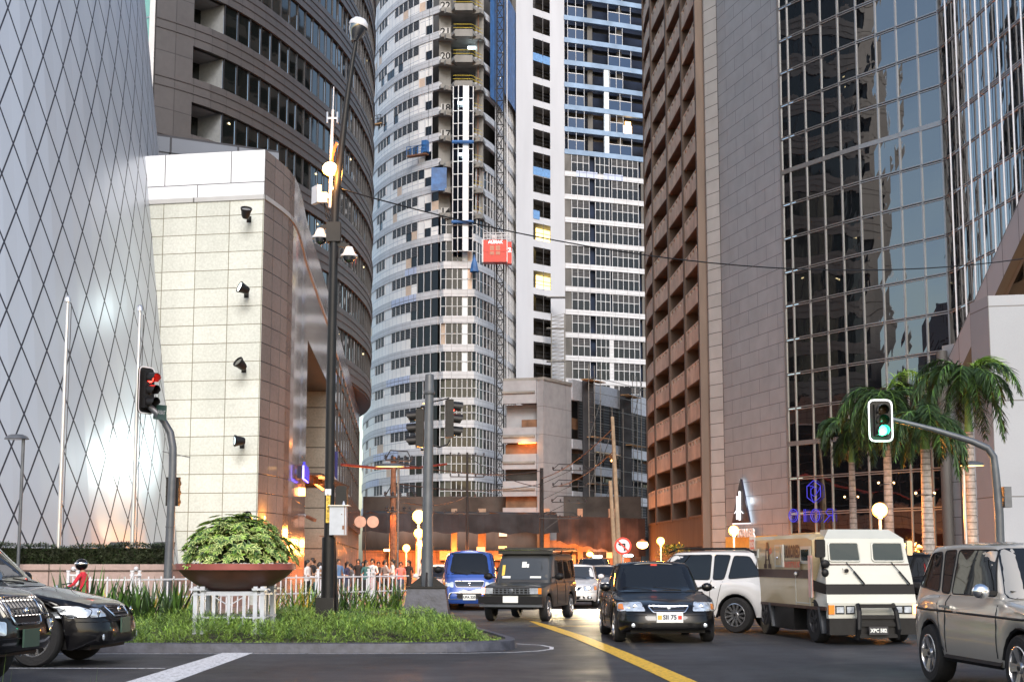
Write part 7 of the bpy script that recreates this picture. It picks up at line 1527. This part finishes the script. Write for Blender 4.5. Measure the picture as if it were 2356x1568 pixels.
# palms
def palm(px, py, Y, nf, fl, lb, seed, trunk_r=.15, newleaf=0, shaft=1.0, light=None, z0=.12):
    r = random.Random(seed); c = at(px, py, Y); bx_ = gx(px + (px - 1178) * .012, Y); t = thing('palm_tree', lb, 'palm tree', (bx_, Y, z0), group='foxtail palms before the glass wall')
    zs_ = c.z - shaft - .15; mb = MB(); path = [(bx_ + (c.x - bx_) * f, Y, z0 + (zs_ - z0) * f) for f in [i / 16 for i in range(17)]]
    mb.tube(path, [trunk_r * (1.25 - .45 * (i / 16)) * (1 + .02 * (i % 2)) for i in range(17)], 0, 12)
    for i in range(26): f = (i + .5) / 26; q = Vector((bx_ + (c.x - bx_) * f, Y, z0 + (zs_ - z0) * f)); mb.cyl(q, q + V(0, 0, .03), trunk_r * (1.25 - .45 * f) + .007, 1, 12)
    mb.build('trunk', ['trunk_pale', MATS.get('trunk_ring') or mat('trunk_ring', (.14, .12, .105), .9, var=.3)], t, 40)
    mb = MB(); mb.tube([(c.x, Y, zs_), (c.x, Y, zs_ + .1), (c.x, Y, zs_ + shaft * .5), (c.x, Y, c.z)], [trunk_r * .95, trunk_r * .8, trunk_r * .6, trunk_r * .35], 0, 12); mb.build('crown_shaft', 'palm_green', t, 40)
    fr = MB()
    for k in range(nf):
        a = 6.283 * k / nf + r.uniform(-.25, .25); el = r.uniform(-.25, 1.15) if k >= newleaf else 1.25; L = fl * r.uniform(.82, 1.1); d = Vector((math.cos(a), math.sin(a), math.tan(el) if el < 1.2 else 2.6)).normalized(); q = c + V(0, 0, -.05); pts = [q.copy()]; n = 11
        for i in range(n): d = (d + V(0, 0, -.16 - .035 * i)).normalized(); q = q + d * (L / n); pts.append(q.copy())
        fr.tube(pts, [.022 * (1 - i / (n + 1)) for i in range(n + 1)], 1, 4, False); bright = k < newleaf
        for i in range(1, n):
            for sub in range(4):
                p = pts[i].lerp(pts[min(n, i + 1)], sub / 4); dd = (pts[min(n, i + 1)] - pts[i]).normalized(); sd_ = dd.cross(Vector((0, 0, 1))).normalized(); upv = sd_.cross(dd)
                f = (i + sub / 4) / n; ll = L * .29 * (math.sin(math.pi * min(.93, f * .9 + .12)) ** .6)
                for sg in (-1, 1):
                    for q_ in range(2):
                        lv = sd_ * sg * r.uniform(.7, 1.0) + dd * r.uniform(.4, .9) + upv * r.uniform(-.5, .6); blade(fr, p, lv, ll * r.uniform(.8, 1.1), .045, r.uniform(.5, 1.3), (3 if bright else (0 if r.random() < .88 else 2)), 3, twist=r.uniform(-.6, .6))
    fr.build('crown', ['leaf_dark', 'palm_green', 'leaf_mid', 'leaf_bright'], t)
    if light:
        lp = at(px, light, Y); h = thing('palm_uplight', lb.split(' palm')[0] + ' palm trunk’s strapped warm spotlight'.replace('’', ''), 'spotlight', (lp.x, Y, lp.z)); mb = MB()
        for s_ in (-1, 1): mb.tube([(s_ * (trunk_r + .03), -.08, -.05), (s_ * (trunk_r + .10), -.1, .03)], [.03, .05], 0, 8); mb.ball((s_ * (trunk_r + .10), -.11, .05), .04, 1, 8)
        mb.tube([(trunk_r * 1.15 * math.cos(R(q)), trunk_r * 1.15 * math.sin(R(q)), 0) for q in range(0, 361, 30)], .012, 0, 4); mb.build('lamp_ring', ['steel_dark', 'lit_warm'], h, world=False)
        for s_ in (-1, 1): lamp((lp.x + s_ * (trunk_r + .14), Y - .22, lp.z + .02), 5, (1, .62, .2), .03, kind='SPOT', aim=(lp.x, Y - .05, lp.z + 2.4), spot=60)
palm(1957, 985, 50, 18, 1.75, 'shortest leftmost palm tree, green shaft above pale trunk', 1, .13, 0, 1.05, 1146)
palm(2037, 905, 47, 24, 2.4, 'palm tree whose crown hides behind the green traffic signal', 2, .15, 1, 1.2, 1114)
palm(2126, 960, 42, 22, 2.0, 'thick-trunked palm tree right of the globe lamp', 3, .17, 0, .8, 1138)
palm(2224, 868, 44, 26, 2.2, 'rightmost palm tree with bright new leaves on top', 4, .16, 2, 1.55)
# out of focus leaf tips at the lower left edge
t = thing('foreground_reed', 'thin yellow-green leaf tips poking up at the bottom left corner', 'plant', (-3.6, 10.2, 0)); mb = MB()
for px, py, l in ((12, 1490, 1.1), (30, 1535, .9), (215, 1545, .8), (228, 1525, .9)): q = at(px, py, 10.2); blade(mb, (q.x - .08, 10.2, q.z - l), (.08, 0, 1), l, .03, .05, 0, 5)
mb.build('leaves', ['leaf_bright'], t)

# ================================================================ people
mat('skin', (.34, .18, .11), .6, var=.05); mat('hair_black', (.010, .008, .008), .5, var=0)
for n_, c_ in (('cloth_white', (.62, .60, .60)), ('cloth_black', (.015, .015, .018)), ('cloth_navy', (.02, .03, .08)), ('cloth_red', (.52, .02, .04)), ('cloth_tan', (.38, .22, .12)), ('cloth_pink', (.5, .16, .16)), ('cloth_teal', (.04, .12, .12)), ('cloth_blue', (.10, .20, .38)), ('cloth_grey', (.12, .12, .13)), ('denim', (.03, .05, .09))): mat(n_, c_, .85, var=.15, scale=8)
dg_cache = {}
def figure(h=1.55, arms=('down', 'down'), step=0.0, sit=False, lean=0.0):
    """one skinned body, facing local -Y; returns mesh data"""
    key = (h, arms, step, sit, lean)
    if key in dg_cache: return dg_cache[key]
    k = h / 1.7; V_ = []; E = []; Rr = []
    def v(x, y, z, r, par=None, ry=None):
        V_.append((x * k, y * k, z * k)); Rr.append((r * k, (ry or r) * k)); 
        if par is not None: E.append((par, len(V_) - 1))
        return len(V_) - 1
    zo = -.42 if sit else 0; yl = lambda z: -lean * max(0, z - .95)
    pel = v(0, 0, .95 + zo, .13, None, .11); wa = v(0, yl(1.1), 1.10 + zo, .115, pel, .095); ch = v(0, yl(1.3), 1.29 + zo, .145, wa, .105); nb_ = v(0, yl(1.42), 1.42 + zo, .075, ch, .065); nk = v(0, yl(1.5) - .01, 1.48 + zo, .05, nb_); hd = v(0, yl(1.6) - .02, 1.58 + zo, .082, nk, .09); tp = v(0, yl(1.66) - .01, 1.65 + zo, .07, hd, .078)
    v(0, yl(1.57) - .115, 1.56 + zo, .018, hd); v(0, yl(1.53) - .075, 1.515 + zo, .035, hd)
    for sg, am in ((-1, arms[0]), (1, arms[1])):
        sh = v(sg * .17, yl(1.38), 1.39 + zo, .055, ch)
        if am == 'down': el = v(sg * .225, yl(1.1) + .03, 1.11 + zo, .04, sh); wr = v(sg * .235, yl(1.0) - .04, .87 + zo, .028, el); hdv = (0, -.02, -.08)
        elif am == 'fwd': el = v(sg * .23, yl(1.1) - .02, 1.12 + zo, .04, sh); wr = v(sg * .15, yl(1.0) - .24, 1.08 + zo, .028, el); hdv = (-sg * .02, -.08, .0)
        elif am == 'up': el = v(sg * .24, yl(1.2) - .12, 1.16 + zo, .04, sh); wr = v(sg * .12, yl(1.3) - .22, 1.34 + zo, .028, el); hdv = (-sg * .02, -.03, .07)
        else: el = v(sg * .26, yl(1.1) - .16, 1.16 + zo, .042, sh); wr = v(sg * .28, yl(1.0) - .42, 1.04 + zo, .03, el); hdv = (0, -.08, 0)
        x0, y0, z0 = [c / k for c in V_[wr]]; pm = v(x0 + hdv[0] * .6, y0 + hdv[1] * .6, z0 + hdv[2] * .6, .030, wr, .016)
        px_, py_, pz_ = [c / k for c in V_[pm]]
        for q in range(4): f = (q - 1.5) * .017; a = v(px_ + hdv[0] * .6 + (f if abs(hdv[1]) > .05 else 0), py_ + hdv[1] * .6 + (f if abs(hdv[1]) <= .05 else 0), pz_ + hdv[2] * .6, .0085, pm); v(V_[a][0] / k + hdv[0] * .45, V_[a][1] / k + hdv[1] * .45 - .008, V_[a][2] / k + hdv[2] * .45 - .005 * q, .007, a)
        v(px_ - sg * .03, py_ - .03, pz_ + .005, .009, pm)
    for sg in (-1, 1):
        hp = v(sg * .09, 0, .88 + zo, .095, pel)
        if sit: kn = v(sg * .16, -.40, .56, .062, hp); an = v(sg * .15, -.32, .10, .042, kn)
        else: kn = v(sg * .095, -.03 - step * sg * .14, .49, .062, hp); an = v(sg * .10, .03 - step * sg * .2, .09, .042, kn)
        ft = v(V_[an][0] / k, V_[an][1] / k - .14, .035, .034, an)
    me = bpy.data.meshes.new('person'); me.from_pydata(V_, E, []); o = bpy.data.objects.new('tmp', me); col.objects.link(o)
    md = o.modifiers.new('s', 'SKIN'); 
    for i, rr in enumerate(Rr): me.skin_vertices[0].data[i].radius = rr
    me.skin_vertices[0].data[0].use_root = True
    o.modifiers.new('u', 'SUBSURF').levels = 1
    dg = bpy.context.evaluated_depsgraph_get(); ev = o.evaluated_get(dg); r = bpy.data.meshes.new_from_object(ev)
    bpy.data.objects.remove(o); bpy.data.meshes.remove(me); dg_cache[key] = (r, k, zo, lean, V_); return dg_cache[key]
def person(lb, px, Y, rz, top, bottom, h=1.5, arms=('down', 'down'), long=False, step=.3, sit=False, lean=0, z0=.1, x=None, sleeve=.62, hair=True, bag=None, grp='people waiting behind the white railing'):
    data, k, zo, ln, VV = figure(h, arms, step, sit, lean); t = thing('person', lb, 'person', (gx(px, Y) if x is None else x, Y, z0), rz, grp)
    me = data.copy(); me.materials.clear()
    for m_ in (top, bottom, 'skin', 'cloth_black'): me.materials.append(MATS[m_])
    for p in me.polygons:
        c = p.center / k; z = c.z - zo; p.use_smooth = True; out = abs(c.x)
        if z > 1.455: m_ = 2
        elif z > .93 and not (sit and c.y < -.2 and c.z < .7): m_ = 0 if (out < .19 or z > 1.39 - .27 * sleeve * 1.5) else 2
        elif out > .19 and z > .62 and not sit: m_ = 2
        elif c.z < .07: m_ = 3
        else: m_ = 1
        p.material_index = m_
    o = bpy.data.objects.new('body', me); col.objects.link(o); o.parent = t
    yh = -ln * .65; c = Vector((0, (yh - .0) * k, (1.60 + zo) * k))
    if hair:
        mb = MB(); prof = [(.001, .098), (.05, .088), (.08, .055), (.093, .01), (.09, -.03)] ; T = Matrix.Translation(c + V(0, .012, .01) * k) @ Matrix.Diagonal((k, k * 1.08, k, 1)); vs0 = len(mb.v); mb.lathe(prof, 0, 14, T)
        mb.box(c + V(0, .075, -.03 if not long else -.12) * k, (.15 * k, .05 * k, (.12 if not long else .34) * k), 0); mb.ball(c + V(0, .05, -.02) * k, .085 * k, 0, 10)
        mb.build('hair', 'hair_black', t, 60, world=False)
        mb = MB(); [mb.ball(c + V(s_ * .032, -.088, -.02) * k, .009 * k, 0, 6) for s_ in (-1, 1)]; mb.bar(c + V(-.02, -.094, -.075) * k, c + V(.02, -.094, -.075) * k, .006, .008, 1); mb.build('face_features', ['hair_black', 'cloth_pink'], t, world=False)
    if bag:
        mb = MB(); mb.box((.26 * k, .02, .95 * k), (.10, .30, .26), 0); mb.tube([(.24 * k, -.1, 1.06 * k), (.15 * k, -.05, 1.42 * k), (.22 * k, .1, 1.06 * k)], .012, 0, 5); mb.build('shoulder_bag', bag, t, world=False)
    return t
PI = math.pi
person('woman in white blouse with long hair and tan bag, left of the standing group', 708, 47.2, R(70), 'cloth_white', 'cloth_black', 1.50, ('fwd', 'down'), True, bag='cloth_tan')
person('person in black top, tallest of the group left of the lamp pole', 719, 48.6, R(-40), 'cloth_black', 'cloth_black', 1.56, ('down', 'fwd'))
person('person in tan top bending forward beside the lamp pole', 727, 47.0, R(110), 'cloth_tan', 'cloth_teal', 1.42, ('fwd', 'fwd'), lean=.25)
crowd = [(760, 50.5, 20, 'cloth_white', 'cloth_black', 'black-haired woman in white shirt just right of the lamp pole', True), (767, 53, -20, 'cloth_white', 'denim', 'man in white shirt facing left, right of the lamp pole', False), (779, 52, 30, 'cloth_blue', 'cloth_black', 'young man in light blue shirt with backpack', False), (800, 52, 60, 'cloth_navy', 'denim', 'woman in navy top turned to the right', True),
         (815, 49, -70, 'cloth_grey', 'cloth_black', 'person in grey bending low near the railing', False), (824, 53.5, 5, 'cloth_black', 'cloth_black', 'woman in black with face toward the street', True), (836, 54, -10, 'cloth_black', 'denim', 'person in black behind the woman in black', False), (843, 51.2, 40, 'cloth_teal', 'cloth_black', 'person in dark teal top in mid-crowd', True),
         (857, 52.5, -5, 'cloth_white', 'cloth_red', 'person in white and red with crossed sash', False), (871, 55, 0, 'cloth_black', 'cloth_black', 'dark-clothed person left of the hooded lamp post', False), (886, 53, 45, 'cloth_grey', 'cloth_black', 'person in dark grey before the brown pole', False), (904, 52, -80, 'cloth_white', 'cloth_black', 'woman in white facing right by the hooded lamp post', True), (922, 54, 10, 'cloth_pink', 'denim', 'person in pink right of the hooded lamp post', False), (940, 56, -30, 'cloth_black', 'cloth_black', 'person in black near the globe lamp row', True), (972, 55, 15, 'cloth_white', 'cloth_black', 'person in pale shirt partly behind the signal post', False)]
for i, (px, Y, rz, tp_, bt_, lb, lg) in enumerate(crowd):
    bend = 'bending' in lb; person(lb, px, Y, R(rz), tp_, bt_, 1.44 + .05 * ((i * 7) % 3) - (.12 if bend else 0), (('fwd', 'down'), ('down', 'down'), ('up', 'fwd'))[i % 3], lg, .3 if i % 2 else 0, lean=.25 if bend else 0)
for x_, lb in ((1365, 'worker in pale shirt on the podium ledge, left of two'), (1372, 'worker in pale shirt on the podium ledge, right of two')):
    pass
# motorcyclist in red
MX, MY = gx(178, 34), 34.0
t = thing('motorcycle', 'dark motorcycle ridden by the person in red, mostly hidden by leaves', 'motorcycle', (MX, MY, 0), HD(-1, .1)); mb = MB()
for x in (-.62, .62):
    mb = MB(); mb.lathe([(.22, -.04), (.28, -.045), (.30, 0), (.28, .045), (.22, .04), (.22, -.04)], 0, 24, Matrix.Translation((x, 0, .3)) @ Matrix.Rotation(R(90), 4, 'X')); [mb.bar((x, 0, .3), (x + .23 * math.cos(k), 0, .3 + .23 * math.sin(k)), .02, .02, 1) for k in range(6)]; mb.build('wheel', ['tyre', 'rim'], t, 40, world=False)
mb = MB(); mb.tube([(-.5, 0, .7), (-.1, 0, .66), (.25, 0, .78), (.38, 0, .70)], [.10, .11, .14, .08], 0, 10); mb.box((0, 0, .42), (.4, .24, .32)); mb.tube([(.62, 0, .3), (.42, 0, .98)], .04, 0, 8); mb.tube([(-.62, 0, .3), (-.3, 0, .6)], .04, 0, 8); mb.build('frame', 'paint_black', t, 40, world=False)
mb = MB(); mb.tube([(.25, -.32, 1.03), (.40, -.1, 1.0), (.40, .1, 1.0), (.25, .32, 1.03)], .016, 0, 6); mb.ball((.5, 0, .9), .09, 1, 10); mb.build('handlebar', ['steel_dark', 'headlamp_glass'], t, world=False)
t = person('person in red shirt and black-and-silver helmet riding among the dark leaves', 178, MY, HD(-1, .1) + PI / 2, 'cloth_red', 'denim', 1.72, ('ride', 'ride'), False, 0, True, .12, .25, x=MX + .2, hair=False, sleeve=2, grp='motorcycle rider')
del t['group']
mb = MB(); c = V(0, -.10, 1.22); mb.ball(c, .142, 0, 16, (1, 1.1, 1)); mb.build('helmet', 'paint_black', t, 60, world=False); mb = MB(); mb.tube([c + V(.13 * math.cos(R(a)), .15 * math.sin(R(a)), .02) for a in range(0, 360, 30)] + [c + V(.13, 0, .02)], .03, 0, 6); mb.build('helmet_band', 'chrome', t, 60, world=False)
